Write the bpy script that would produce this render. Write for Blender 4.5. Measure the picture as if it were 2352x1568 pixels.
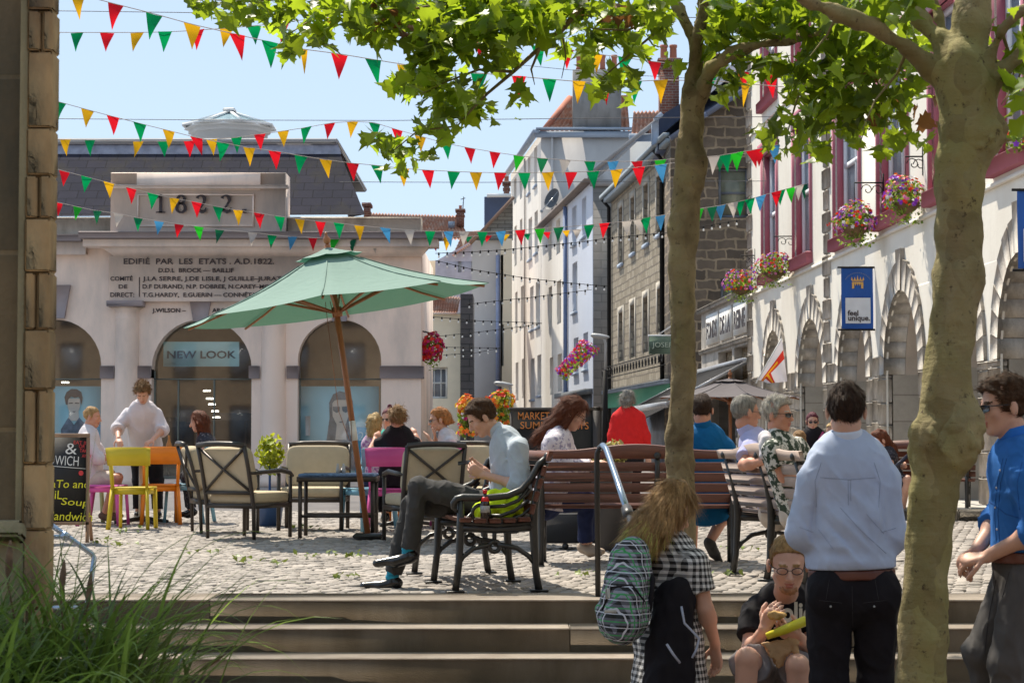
import bpy, math, random
import numpy as np
from mathutils import Vector, Matrix
from mathutils.geometry import tessellate_polygon
for o in list(bpy.data.objects): bpy.data.objects.remove(o)
scn = bpy.context.scene
COL = scn.collection
R = math.radians
# ------------------------------------------------------------------ camera, sky, sun
EYE = 1.02; FP = 4700.0; PITCH = math.atan((1002-784)/FP)      # plaza is z = 0
cam = bpy.data.objects.new('camera', bpy.data.cameras.new('camera')); COL.objects.link(cam)
cam.location = (0, 0, EYE); cam.rotation_euler = (R(90)+PITCH, 0, 0)
cam.data.sensor_width = 36; cam.data.lens = FP/2352*36; cam.data.clip_end = 2000
cam.data.dof.use_dof = True; cam.data.dof.focus_distance = 15.0; cam.data.dof.aperture_fstop = 13
scn.camera = cam
SUN_EL = R(58); SUN_AZ = Vector((-.50, .866)).normalized()
sd = Vector((SUN_AZ.x*math.cos(SUN_EL), SUN_AZ.y*math.cos(SUN_EL), math.sin(SUN_EL)))
sun = bpy.data.objects.new('sun', bpy.data.lights.new('sun', 'SUN')); COL.objects.link(sun)
sun.data.energy = 3.6; sun.data.angle = R(.5); sun.data.color = (1, .92, .78)
sun.rotation_euler = sd.to_track_quat('Z', 'Y').to_euler()
world = bpy.data.worlds.new('World'); scn.world = world; world.use_nodes = True
wn = world.node_tree; wn.nodes.clear()
sky = wn.nodes.new('ShaderNodeTexSky'); sky.sky_type = 'NISHITA'; sky.sun_disc = False
sky.sun_elevation = SUN_EL; sky.sun_rotation = math.atan2(SUN_AZ.x, SUN_AZ.y)
sky.air_density = 1.0; sky.dust_density = .1; sky.ozone_density = 3.0
bg = wn.nodes.new('ShaderNodeBackground'); bg.inputs[1].default_value = .15
wo = wn.nodes.new('ShaderNodeOutputWorld')
hs_ = wn.nodes.new('ShaderNodeHueSaturation'); hs_.inputs['Saturation'].default_value = .62; wn.links.new(sky.outputs[0], hs_.inputs['Color'])
tn = wn.nodes.new('ShaderNodeMix'); tn.data_type = 'RGBA'; tn.blend_type = 'MULTIPLY'; tn.inputs[0].default_value = 1; tn.inputs[7].default_value = (1.04, 1.0, .96, 1); wn.links.new(hs_.outputs[0], tn.inputs[6])
fl_ = wn.nodes.new('ShaderNodeMix'); fl_.data_type = 'RGBA'; fl_.inputs[0].default_value = .84; fl_.inputs[7].default_value = (1.48, 2.02, 2.68, 1); wn.links.new(tn.outputs[2], fl_.inputs[6]); wn.links.new(fl_.outputs[2], bg.inputs[0]); wn.links.new(bg.outputs[0], wo.inputs[0])
scn.view_settings.view_transform = 'Standard'; scn.view_settings.look = 'None'
scn.view_settings.exposure = 1.04; scn.view_settings.gamma = 1
# ------------------------------------------------------------------ geometry from the photograph's survey
CP, SP = math.cos(PITCH), math.sin(PITCH)
def ray(x, y):
    a = (x-1176)/FP; b = (784-y)/FP
    return Vector((a, CP-b*SP, SP+b*CP))
def at(x, y, Y):                      # a point at distance Y
    r = ray(x, y); t = Y/r.y
    return Vector((r.x*t, Y, EYE+r.z*t))
def gr(x, y, z=0.0):                  # a point on the ground of height z
    r = ray(x, y); t = (z-EYE)/r.z
    return Vector((r.x*t, r.y*t, z))
def pxof(p):                          # numpy (n,3) -> px, py
    X = p[:,0]; Y = p[:,1]; Z = p[:,2]-EYE
    d = Y*CP+Z*SP; v = -Y*SP+Z*CP
    return 1176+FP*X/d, 784-FP*v/d
# ------------------------------------------------------------------ materials
def nt(name):
    m = bpy.data.materials.new(name); m.use_nodes = True
    n = m.node_tree; return m, n, n.nodes['Principled BSDF']
def node(n, t, **kw):
    x = n.nodes.new(t)
    for k, v in kw.items():
        if k in x.inputs.keys() if isinstance(k, str) else False: x.inputs[k].default_value = v
        else: setattr(x, k, v)
    return x
def rgba(c): return (c[0], c[1], c[2], 1)
def noise(n, co, scale, detail=4, rough=.55, dist=0):
    x = n.nodes.new('ShaderNodeTexNoise'); x.inputs['Scale'].default_value = scale
    x.inputs['Detail'].default_value = detail; x.inputs['Roughness'].default_value = rough
    x.inputs['Distortion'].default_value = dist
    n.links.new(co, x.inputs['Vector']); return x.outputs['Fac']
def ramp(n, fac, stops):
    x = n.nodes.new('ShaderNodeValToRGB'); e = x.color_ramp.elements
    while len(e) < len(stops): e.new(.5)
    for i, (p, c) in enumerate(stops): e[i].position = p; e[i].color = rgba(c) if len(c) == 3 else c
    n.links.new(fac, x.inputs[0]); return x.outputs[0]
def mixc(n, fac, a, b, mode='MIX'):
    x = n.nodes.new('ShaderNodeMix'); x.data_type = 'RGBA'; x.blend_type = mode
    for s, v in ((0, fac), (6, a), (7, b)):
        if hasattr(v, 'is_output'): n.links.new(v, x.inputs[s])
        elif s == 0: x.inputs[0].default_value = v
        else: x.inputs[s].default_value = rgba(v)
    return x.outputs[2]
def bumpn(n, h, st, dist=.02, prev=None):
    x = n.nodes.new('ShaderNodeBump'); x.inputs['Strength'].default_value = st; x.inputs['Distance'].default_value = dist
    n.links.new(h, x.inputs['Height'])
    if prev: n.links.new(prev, x.inputs['Normal'])
    return x.outputs[0]
def coords(n, kind='Object', stretch=None):
    t = n.nodes.new('ShaderNodeTexCoord').outputs[kind]
    if stretch:
        m = n.nodes.new('ShaderNodeMapping'); m.inputs['Scale'].default_value = stretch
        n.links.new(t, m.inputs[0]); t = m.outputs[0]
    return t
MC = {}
def M(name, col=None, rough=.65, metal=0.0, var=.14, vs=2.5, bump=.12, bs=40, bd=.01, stretch=None, stain=None, sss=0, spec=.4, island=0):
    if name in MC: return MC[name]
    m, n, p = nt(name); co = coords(n, 'Object', stretch)
    f = noise(n, co, vs, 5)
    c = ramp(n, f, [(.3, [x*(1-var) for x in col]), (.7, [min(1, x*(1+var)) for x in col])])
    if stain:
        g = ramp(n, noise(n, coords(n, 'Object', (1, 1, .35)), stain[1], 6, .65), [(.46, (0, 0, 0)), (.72, (1, 1, 1))])
        c = mixc(n, g, c, stain[0])
    if island:
        gi = n.nodes.new('ShaderNodeNewGeometry').outputs['Random Per Island']
        k = ramp(n, gi, [(0, (1-island,)*3), (1, (1,)*3)]); c = mixc(n, 1.0, c, k, 'MULTIPLY')
    n.links.new(c, p.inputs['Base Color'])
    p.inputs['Roughness'].default_value = rough; p.inputs['Metallic'].default_value = metal
    p.inputs['Specular IOR Level'].default_value = spec
    if sss: p.inputs['Subsurface Weight'].default_value = sss; p.inputs['Subsurface Radius'].default_value = (.02, .008, .004); p.inputs['Subsurface Scale'].default_value = .5
    if bump: n.links.new(bumpn(n, noise(n, co, bs, 4), bump, bd), p.inputs['Normal'])
    MC[name] = m; return m
def cloth(name, col, var=.10, fold=.5, fs=9, translucent=0.0):
    if name in MC: return MC[name]
    m, n, p = nt(name); co = coords(n); 
    c = ramp(n, noise(n, co, 14, 4), [(.3, [x*(1-var) for x in col]), (.7, [min(1, x*(1+var)) for x in col])])
    n.links.new(c, p.inputs['Base Color']); p.inputs['Roughness'].default_value = .85; p.inputs['Specular IOR Level'].default_value = .2
    h1 = noise(n, coords(n, 'Object', (1, 1, .5)), fs*.55, 2, .5, .8); h1.node.noise_type = 'RIDGED_MULTIFRACTAL'; b1 = bumpn(n, h1, fold*.85, .03)
    h2 = noise(n, co, 380, 2); b2 = bumpn(n, h2, .15, .003, b1)
    n.links.new(b2, p.inputs['Normal']); MC[name] = m; return m
def brick(name, c1, c2, mort, bw, bh, ms=.012, bump=.5, dist=.0, rough=.85, var=.25, grain=25, offs=.5, bd=.02, blot=None):
    if name in MC: return MC[name]
    m, n, p = nt(name); uv = coords(n, 'UV')
    if dist:
        nz = n.nodes.new('ShaderNodeTexNoise'); nz.inputs['Scale'].default_value = 1.6/bw; nz.inputs['Detail'].default_value = 2
        n.links.new(uv, nz.inputs['Vector'])
        a = n.nodes.new('ShaderNodeVectorMath'); a.operation = 'MULTIPLY_ADD'
        n.links.new(nz.outputs['Color'], a.inputs[0]); a.inputs[1].default_value = (dist, dist, 0); n.links.new(uv, a.inputs[2]); uv = a.outputs[0]
    b = n.nodes.new('ShaderNodeTexBrick'); b.offset = offs
    n.links.new(uv, b.inputs['Vector'])
    b.inputs['Color1'].default_value = rgba(c1); b.inputs['Color2'].default_value = rgba(c2); b.inputs['Mortar'].default_value = rgba(mort)
    b.inputs['Scale'].default_value = 1; b.inputs['Brick Width'].default_value = bw; b.inputs['Row Height'].default_value = bh
    b.inputs['Mortar Size'].default_value = ms; b.inputs['Mortar Smooth'].default_value = .3
    nf = noise(n, coords(n), grain/4, 6, .65)
    c = mixc(n, 1.0, b.outputs['Color'], ramp(n, nf, [(.25, (1-var,)*3), (.75, (1,)*3)]), 'MULTIPLY')
    if blot:
        g = ramp(n, noise(n, coords(n, 'Object', (1, 1, .5)), 1.1, 6, .7), [(.48, (0, 0, 0)), (.7, (1, 1, 1))]); c = mixc(n, g, c, blot)
    n.links.new(c, p.inputs['Base Color']); p.inputs['Roughness'].default_value = rough; p.inputs['Specular IOR Level'].default_value = .25
    inv = n.nodes.new('ShaderNodeMath'); inv.operation = 'SUBTRACT'; inv.inputs[0].default_value = 1; n.links.new(b.outputs['Fac'], inv.inputs[1])
    b1 = bumpn(n, inv.outputs[0], bump, bd); b2 = bumpn(n, noise(n, coords(n), grain, 5), bump*.8, bd*.6, b1)
    n.links.new(b2, p.inputs['Normal']); MC[name] = m; return m
def rubble(name, cols, mort, sc, bump=.7, squash=1.7, mw=.05, rough=.9):
    if name in MC: return MC[name]
    m, n, p = nt(name); mp = n.nodes.new('ShaderNodeMapping'); mp.inputs['Scale'].default_value = (sc, sc*squash, sc)
    n.links.new(coords(n, 'UV'), mp.inputs[0])
    nz = n.nodes.new('ShaderNodeTexNoise'); nz.inputs['Scale'].default_value = 1.3; n.links.new(mp.outputs[0], nz.inputs['Vector'])
    a = n.nodes.new('ShaderNodeVectorMath'); a.operation = 'MULTIPLY_ADD'
    n.links.new(nz.outputs['Color'], a.inputs[0]); a.inputs[1].default_value = (.5, .5, 0); n.links.new(mp.outputs[0], a.inputs[2])
    v = n.nodes.new('ShaderNodeTexVoronoi'); v.distance = 'CHEBYCHEV'; v.inputs['Scale'].default_value = 1; v.inputs['Randomness'].default_value = .75; v.voronoi_dimensions = '2D'
    e = n.nodes.new('ShaderNodeTexVoronoi'); e.feature = 'DISTANCE_TO_EDGE'; e.inputs['Scale'].default_value = 1; e.inputs['Randomness'].default_value = .75; e.voronoi_dimensions = '2D'
    v.distance = 'EUCLIDEAN'
    n.links.new(a.outputs[0], v.inputs['Vector']); n.links.new(a.outputs[0], e.inputs['Vector'])
    s = n.nodes.new('ShaderNodeSeparateColor'); n.links.new(v.outputs['Color'], s.inputs[0])
    c = ramp(n, s.outputs[0], [(i/(len(cols)-1), q) for i, q in enumerate(cols)])
    c = mixc(n, 1.0, c, ramp(n, noise(n, coords(n), 9, 6, .7), [(.25, (.62,)*3), (.75, (1,)*3)]), 'MULTIPLY')
    ed = ramp(n, e.outputs['Distance'], [(mw*.4, (0, 0, 0)), (mw, (1, 1, 1))])
    c = mixc(n, ed, mort, c); n.links.new(c, p.inputs['Base Color']); p.inputs['Roughness'].default_value = rough; p.inputs['Specular IOR Level'].default_value = .2
    hh = ramp(n, e.outputs['Distance'], [(0, (0, 0, 0)), (mw*3.5, (1, 1, 1))])
    b1 = bumpn(n, hh, bump, .04); b2 = bumpn(n, noise(n, coords(n), 30, 5), .6, .015, b1)
    n.links.new(b2, p.inputs['Normal']); MC[name] = m; return m
def check(name, a, b, size, c3=None, axes='Object'):      # gingham / tartan weave
    m, n, p = nt(name); s = n.nodes.new('ShaderNodeSeparateXYZ'); n.links.new(coords(n, axes), s.inputs[0])
    def band(src, per, w, off=0.0):
        x = n.nodes.new('ShaderNodeMath'); x.operation = 'MULTIPLY_ADD'; n.links.new(src, x.inputs[0]); x.inputs[1].default_value = 1/per; x.inputs[2].default_value = off
        f = n.nodes.new('ShaderNodeMath'); f.operation = 'FRACT'; n.links.new(x.outputs[0], f.inputs[0])
        l = n.nodes.new('ShaderNodeMath'); l.operation = 'LESS_THAN'; n.links.new(f.outputs[0], l.inputs[0]); l.inputs[1].default_value = w; return l.outputs[0]
    ad = n.nodes.new('ShaderNodeMath'); ad.operation = 'ADD'; n.links.new(s.outputs[0], ad.inputs[0]); n.links.new(s.outputs[1], ad.inputs[1])
    x1 = band(ad.outputs[0], size, .5); x2 = band(s.outputs[2], size, .5)
    ml = n.nodes.new('ShaderNodeMath'); ml.operation = 'ADD'; n.links.new(x1, ml.inputs[0]); n.links.new(x2, ml.inputs[1])
    hf = n.nodes.new('ShaderNodeMath'); hf.operation = 'MULTIPLY'; n.links.new(ml.outputs[0], hf.inputs[0]); hf.inputs[1].default_value = .5
    mid = [(u*.35+v*.65) for u, v in zip(a, b)]
    c = ramp(n, hf.outputs[0], [(.2, a), (.5, mid), (.8, b)])
    if c3:
        c = mixc(n, band(ad.outputs[0], size, .09, .30), c, c3); c = mixc(n, band(s.outputs[2], size, .09, .3), c, c3)
        c = mixc(n, band(ad.outputs[0], size, .07, .72), c, (.6, .6, .66)); c = mixc(n, band(s.outputs[2], size, .07, .72), c, (.6, .6, .66))
    n.links.new(c, p.inputs['Base Color']); p.inputs['Roughness'].default_value = .85
    n.links.new(bumpn(n, noise(n, coords(n), 12, 3, .5, 1), .5, .04), p.inputs['Normal']); return m
# ------------------------------------------------------------------ objects
def tag(o, label=None, cat=None, group=None, kind=None):
    if label: o['label'] = label
    if cat: o['category'] = cat
    if group: o['group'] = group
    if kind: o['kind'] = kind
    return o
def thing(name, label, cat, loc=(0, 0, 0), group=None, rz=0):
    o = bpy.data.objects.new(name, None); COL.objects.link(o); o.location = loc; o.rotation_euler = (0, 0, rz); o.empty_display_size = .1
    return tag(o, label, cat, group)
def adopt(o, parent, local=False):
    if parent:
        o.parent = parent
        if not local: o.matrix_parent_inverse = (Matrix.Translation(parent.location) @ parent.rotation_euler.to_matrix().to_4x4()).inverted()
    return o
def dup(root, loc=None, rz=None, label=None, parent=None):
    r = root.copy(); COL.objects.link(r)
    if parent: r.parent = parent
    if loc is not None: r.location = loc
    if rz is not None: r.rotation_euler = (0, 0, rz)
    if label: r['label'] = label
    for ch in root.children: dup(ch, parent=r)
    return r
def mesh_np(name, V, F, mats, parent=None, local=False, smooth=False, mi=None, uv=None):
    V = np.asarray(V, dtype=np.float32)
    me = bpy.data.meshes.new(name); me.vertices.add(len(V)); me.vertices.foreach_set('co', V.ravel())
    if isinstance(F, np.ndarray):
        k = F.shape[1]; nf = len(F); lv = F.ravel().astype(np.int32); ls = np.arange(nf, dtype=np.int32)*k
    else:
        nf = len(F); lens = np.array([len(f) for f in F], dtype=np.int32); lv = np.array([i for f in F for i in f], dtype=np.int32); ls = np.concatenate([[0], np.cumsum(lens)[:-1]]).astype(np.int32) if nf else np.zeros(0, np.int32)
    me.loops.add(len(lv)); me.loops.foreach_set('vertex_index', lv)
    me.polygons.add(nf); me.polygons.foreach_set('loop_start', ls)
    if mi is not None: me.polygons.foreach_set('material_index', np.asarray(mi, dtype=np.int32))
    if smooth: me.polygons.foreach_set('use_smooth', np.ones(nf, dtype=bool))
    me.update(calc_edges=True)
    if uv is not None:
        l = me.uv_layers.new(name='UVMap'); l.data.foreach_set('uv', np.asarray(uv, dtype=np.float32).ravel())
    me.validate()
    for m in (mats if isinstance(mats, (list, tuple)) else [mats]): me.materials.append(m)
    o = bpy.data.objects.new(name, me); COL.objects.link(o)
    return adopt(o, parent, local)
class MB:                                # collects shapes, links them as ONE mesh
    def __init__(s): s.v = []; s.f = []; s.m = []; s.cur = 0; s.T = None
    def add(s, vs, fs):
        b = len(s.v)
        for p in vs:
            p = Vector(p)
            s.v.append(s.T @ p if s.T else p)
        for f in fs: s.f.append([b+i for i in f]); s.m.append(s.cur)
        return s
    def box(s, c, d, rot=None, bev=0.0):
        hx, hy, hz = d[0]/2, d[1]/2, d[2]/2; c = Vector(c)
        if bev:
            b = min(bev, hx*.9, hy*.9, hz*.9); vs = []; 
            for sx in (-1, 1):
                for sy in (-1, 1):
                    for sz in (-1, 1):
                        vs += [(sx*hx, sy*(hy-b), sz*(hz-b)), (sx*(hx-b), sy*hy, sz*(hz-b)), (sx*(hx-b), sy*(hy-b), sz*hz)]
            def I(x, y, z, k): return ((x*2+y)*2+z)*3+k
            fs = [[I(0,0,0,0), I(0,0,1,0), I(0,1,1,0), I(0,1,0,0)], [I(1,0,0,0), I(1,1,0,0), I(1,1,1,0), I(1,0,1,0)],
                  [I(0,0,0,1), I(1,0,0,1), I(1,0,1,1), I(0,0,1,1)], [I(0,1,0,1), I(0,1,1,1), I(1,1,1,1), I(1,1,0,1)],
                  [I(0,0,0,2), I(0,1,0,2), I(1,1,0,2), I(1,0,0,2)], [I(0,0,1,2), I(1,0,1,2), I(1,1,1,2), I(0,1,1,2)]]
            for x in (0, 1):
                for y in (0, 1):
                    fs.append([I(x,y,0,0), I(x,y,1,0), I(x,y,1,1), I(x,y,0,1)])
                    fs.append([I(x,0,y,0), I(x,1,y,0), I(x,1,y,2), I(x,0,y,2)])
                    fs.append([I(0,x,y,1), I(1,x,y,1), I(1,x,y,2), I(0,x,y,2)])
                    for z in (0, 1): fs.append([I(x,y,z,0), I(x,y,z,1), I(x,y,z,2)])
        else:
            vs = [(x*hx, y*hy, z*hz) for x in (-1, 1) for y in (-1, 1) for z in (-1, 1)]
            fs = [[0,1,3,2], [4,6,7,5], [0,4,5,1], [2,3,7,6], [0,2,6,4], [1,5,7,3]]
        rm = rot.to_matrix() if hasattr(rot, 'to_matrix') else rot
        return s.add([c+(rm @ Vector(v) if rm else Vector(v)) for v in vs], fs)
    def bar(s, a, b, w, t, up=(0, 0, 1), bev=0.0):          # a rectangular bar from a to b, w wide, t thick (along up)
        a = Vector(a); b = Vector(b); y = (b-a); L = y.length
        if L < 1e-6: return s
        y /= L; u = Vector(up); x = y.cross(u)
        if x.length < 1e-4: x = y.cross(Vector((1, 0, 0)))
        x.normalize(); z = x.cross(y)
        return s.box((a+b)/2, (w, L, t), Matrix((x, y, z)).transposed(), bev)
    def tube(s, pts, r, n=10, closed=False, cap=True):
        pts = [Vector(p) for p in pts]; k = len(pts); rs = r if isinstance(r, (list, tuple)) else [r]*k
        prev = None; vs = []
        for i, p in enumerate(pts):
            if closed: t = pts[(i+1) % k]-pts[i-1]
            else: t = pts[min(i+1, k-1)]-pts[max(i-1, 0)]
            t.normalize()
            if prev is None:
                prev = t.orthogonal().normalized()
            else:
                prev = (prev-t*prev.dot(t))
                prev = prev.normalized() if prev.length > 1e-5 else t.orthogonal().normalized()
            q = t.cross(prev)
            for j in range(n):
                a = 2*math.pi*j/n; vs.append(p+(prev*math.cos(a)+q*math.sin(a))*rs[i])
        fs = []
        for i in range(k if closed else k-1):
            for j in range(n):
                a, b = i*n+j, i*n+(j+1) % n; c, d = ((i+1) % k)*n+(j+1) % n, ((i+1) % k)*n+j
                fs.append([a, b, c, d])
        if cap and not closed: fs += [list(range(n))[::-1], [(k-1)*n+j for j in range(n)]]
        return s.add(vs, fs)
    def lathe(s, c, prof, n=20, sx=1, sy=1):
        c = Vector(c); vs = []; fs = []
        for (r, z) in prof:
            for j in range(n): a = 2*math.pi*j/n; vs.append(c+Vector((r*math.cos(a)*sx, r*math.sin(a)*sy, z)))
        for i in range(len(prof)-1):
            for j in range(n): fs.append([i*n+j, i*n+(j+1) % n, (i+1)*n+(j+1) % n, (i+1)*n+j])
        fs += [list(range(n))[::-1], [(len(prof)-1)*n+j for j in range(n)]]
        return s.add(vs, fs)
    def prism(s, poly, depth):            # poly: 3D points in a plane; depth: Vector
        n = len(poly); d = Vector(depth); P = [Vector(p) for p in poly]
        return s.add(P+[p+d for p in P], [list(range(n)), list(range(2*n-1, n-1, -1))]+[[i, (i+1) % n, n+(i+1) % n, n+i] for i in range(n)])
    def quad(s, *p): return s.add(p, [list(range(len(p)))])
    def build(s, name, mats, parent=None, local=False, smooth=False, uv=True):
        V = np.array([tuple(p) for p in s.v], dtype=np.float64).reshape(-1, 3); UV = None
        if uv:
            UV = []
            for f in s.f:
                a, b, c = V[f[0]], V[f[1]], V[f[2]]; nn = np.cross(b-a, c-a)
                if len(f) > 3: nn = nn+np.cross(c-a, V[f[3]]-a)
                l = np.linalg.norm(nn); nn = nn/l if l > 1e-12 else np.array([0, 0, 1.])
                if abs(nn[2]) > .9:
                    for i in f: UV.append((V[i][0], V[i][1]))
                else:
                    t = np.array([-nn[1], nn[0], 0]); t /= np.linalg.norm(t)
                    if t[0]+t[1] < 0: t = -t
                    w = np.cross(nn, t); w = w if w[2] > 0 else -w
                    for i in f: UV.append((V[i] @ t, V[i] @ w))
        return mesh_np(name, V, s.f, mats, parent, local, smooth, s.m, UV)
def ribbon(mb, cols, th):                # a bent board: cols of (bottom, top) points, thickness vector th
    n = len(cols); th = Vector(th); vs = []
    for a, c in cols: a, c = Vector(a), Vector(c); vs += [a, c, c+th, a+th]
    fs = [[0, 1, 2, 3], [(n-1)*4+3, (n-1)*4+2, (n-1)*4+1, (n-1)*4]]
    for i in range(n-1):
        for k in range(4): fs.append([i*4+k, i*4+(k+1) % 4, i*4+4+(k+1) % 4, i*4+4+k])
    mb.add(vs, fs)
class PL:                                # a vertical wall plane; hit() finds where a sight line meets it
    def __init__(s, O, d):
        s.O = Vector((O[0], O[1], 0)); s.d = Vector((d[0], d[1], 0)).normalized(); s.n = Vector((-s.d.y, s.d.x, 0))
        if s.n.dot(Vector((0, 0, 0))-s.O) < 0: s.n = -s.n
    def hit(s, x, y, off=0.0):
        r = ray(x, y); o = Vector((0, 0, EYE)); O = s.O+s.n*off
        t = (O-o).dot(s.n)/r.dot(s.n); return o+r*t
    def uz(s, x, y): p = s.hit(x, y); return ((p-s.O).dot(s.d), p.z)
    def P(s, u, z, off=0.0): q = s.O+s.d*u+s.n*off; return Vector((q.x, q.y, z))
def wall(mb, pl, outline, holes, reveal=.25, thick=None):       # outline/holes in (u, z)
    loops = [[Vector((u, z, 0)) for u, z in outline]]+[[Vector((u, z, 0)) for u, z in h] for h in holes]
    tri = tessellate_polygon(loops); flat = [p for l in loops for p in l]
    mb.add([pl.P(p.x, p.y) for p in flat], [list(t) for t in tri])
    for h in holes:
        n = len(h); mb.add([pl.P(u, z) for u, z in h]+[pl.P(u, z, -reveal) for u, z in h], [[i, (i+1) % n, n+(i+1) % n, n+i] for i in range(n)])
    if thick:
        n = len(outline); mb.add([pl.P(u, z) for u, z in outline]+[pl.P(u, z, -thick) for u, z in outline], [[i, (i+1) % n, n+(i+1) % n, n+i] for i in range(n)]+[list(range(n, 2*n))])
def rect(u0, u1, z0, z1): return [(u0, z0), (u1, z0), (u1, z1), (u0, z1)]
def pbox(mb, pl, u0, u1, z0, z1, o0, o1, bev=0.0):              # box lying on a wall plane from offset o0 to o1
    c = pl.P((u0+u1)/2, (z0+z1)/2, (o0+o1)/2); m = Matrix((pl.d, pl.n, Vector((0, 0, 1)))).transposed()
    mb.box(c, (abs(u1-u0), abs(o1-o0), abs(z1-z0)), m, bev)
def window(pl, u0, u1, z0, z1, parent, frame, pane, rev=.2, fw=.06, bars=(1, 2), sill=None, silld=.1, name='window'):
    mb = MB(); o0, o1 = -rev, -rev+.06
    ua, ub = min(u0, u1), max(u0, u1)
    pbox(mb, pl, ua, ua+fw, z0, z1, o0, o1); pbox(mb, pl, ub-fw, ub, z0, z1, o0, o1)
    pbox(mb, pl, ua+fw, ub-fw, z1-fw, z1, o0, o1); pbox(mb, pl, ua+fw, ub-fw, z0, z0+fw, o0, o1)
    for i in range(1, bars[1]):
        z = z0+(z1-z0)*i/bars[1]; pbox(mb, pl, ua+fw, ub-fw, z-fw*.4, z+fw*.4, o0, o1-.012)
    for i in range(1, bars[0]):
        u = ua+(ub-ua)*i/bars[0]; pbox(mb, pl, u-fw*.3, u+fw*.3, z0+fw, z1-fw, o0, o1-.02)
    w = mb.build(name, frame, parent)
    q = MB(); pbox(q, pl, ua+.01, ub-.01, z0+.01, z1-.01, o0-.02, o0+.015); q.build('pane', pane, w)
    if sill: q = MB(); pbox(q, pl, ua-.06, ub+.06, z0-.13, z0-.01, -.02, silld); q.build('sill', sill, w)
    return w
def text(name, s, size, loc, mat, parent=None, rot=None, ext=.004, align='LEFT', off=0.0, sx=1.0, shear=0.0):
    cu = bpy.data.curves.new(name, 'FONT'); cu.body = s; cu.size = size; cu.extrude = ext; cu.align_x = align; cu.offset = off; cu.shear = shear
    cu.resolution_u = 3
    o = bpy.data.objects.new(name, cu); COL.objects.link(o); dg = bpy.context.evaluated_depsgraph_get()
    me = bpy.data.meshes.new_from_object(o.evaluated_get(dg)); bpy.data.objects.remove(o); bpy.data.curves.remove(cu)
    rm = (rot if rot else Matrix.Rotation(R(90), 3, 'X')).to_4x4()
    me.transform(Matrix.Translation(Vector(loc)) @ rm @ Matrix.Diagonal((sx, 1, 1, 1)))
    me.materials.clear(); me.materials.append(mat); n = bpy.data.objects.new(name, me); COL.objects.link(n)
    return adopt(n, parent)
# ------------------------------------------------------------------ ground
rng = np.random.default_rng(7); random.seed(7)
m_ground = M('paving_lower', (.12, .10, .085), .9, var=.2, bump=.3, bs=60)
m_joint = M('sand_joint', (.24, .215, .185), .95, var=.2, bump=.3, bs=80)
m_road = M('street_paving', (.33, .29, .265), .85, var=.12, vs=.8, bump=.2, bs=60)
m_tread = M('sunlit_tread_stone', (.36, .30, .245), .9, var=.14, vs=5, bump=.4, bs=140, bd=.006, stain=((.22, .17, .13), 2.2))  # same stone as the risers, paler to paint sunlight on the tops
m_step = M('shaded_step_stone', (.110, .082, .054), .9, var=.16, vs=5, bump=.45, bs=160, bd=.006, stain=((.20, .16, .12), 1.6))  # the step stone darkened, shade painted into the riser faces
b = MB(); b.box((0, 0, -.80), (900, 900, .4)); tag(b.build('ground', m_ground), kind='structure')
b = MB(); b.box((0, 20.72, -.3), (60, 15.4, .58)); tag(b.build('plaza', m_joint), kind='structure')
b = MB(); b.box((0, 130, -.31), (240, 203.2, .6)); tag(b.build('street', m_road), kind='structure')
EDGE = 12.78; TR = .31; RI = .147
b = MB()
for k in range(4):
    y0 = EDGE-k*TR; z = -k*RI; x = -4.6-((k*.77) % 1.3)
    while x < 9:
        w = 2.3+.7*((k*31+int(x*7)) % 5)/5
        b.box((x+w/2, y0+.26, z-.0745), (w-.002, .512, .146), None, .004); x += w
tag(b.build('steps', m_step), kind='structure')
b = MB()
for k in range(4):
    y0 = EDGE-k*TR; z = -k*RI; x = -4.6-((k*.77) % 1.3)
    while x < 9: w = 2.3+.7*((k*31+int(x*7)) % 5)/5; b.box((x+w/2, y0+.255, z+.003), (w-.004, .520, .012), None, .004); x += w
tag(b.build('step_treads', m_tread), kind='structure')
# granite setts of the plaza, each one a small worn block
def setts():
    pit = .092; ys = np.arange(EDGE+.56, 28.25, pit); V = []; F = []; 
    cx = []; cy = []
    for j, y in enumerate(ys):
        hw = y*.29+.6; x = np.arange(-hw, hw, pit*1.08)+(j % 2)*pit*.5
        cx.append(x); cy.append(np.full_like(x, y))
    cx = np.concatenate(cx); cy = np.concatenate(cy); n = len(cx)
    cx = cx+rng.normal(0, .006, n); cy = cy+rng.normal(0, .006, n)+.03*np.sin(cx*2.1)+.02*np.sin(cx*5+cy)
    a = rng.normal(0, .08, n); w = pit*.52*rng.uniform(.88, 1.0, n); h = pit*.48*rng.uniform(.86, 1.0, n)
    zt = rng.normal(0, .0035, n); tx = rng.normal(0, .05, n); ty = rng.normal(0, .05, n)
    vs = np.zeros((n, 12, 3))
    for k, (sx, sy) in enumerate(((-1, -1), (1, -1), (1, 1), (-1, 1))):
        for lv, (f, dz) in enumerate(((1.0, -.018), (.98, -.007), (.72, 0))):
            lx = sx*w*f; ly = sy*h*f
            vs[:, lv*4+k, 0] = cx+lx*np.cos(a)-ly*np.sin(a); vs[:, lv*4+k, 1] = cy+lx*np.sin(a)+ly*np.cos(a)
            vs[:, lv*4+k, 2] = -.003+zt+dz+(lx*tx+ly*ty)*(lv > 0)
    q = []
    for lv in range(2):
        for k in range(4): q.append([lv*4+k, lv*4+(k+1) % 4, lv*4+4+(k+1) % 4, lv*4+4+k])
    q.append([8, 9, 10, 11]); q = np.array(q)
    F = (np.arange(n)[:, None, None]*12+q[None]).reshape(-1, 4)
    return mesh_np('plaza_setts', vs.reshape(-1, 3), F, m_sett, smooth=False)
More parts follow.
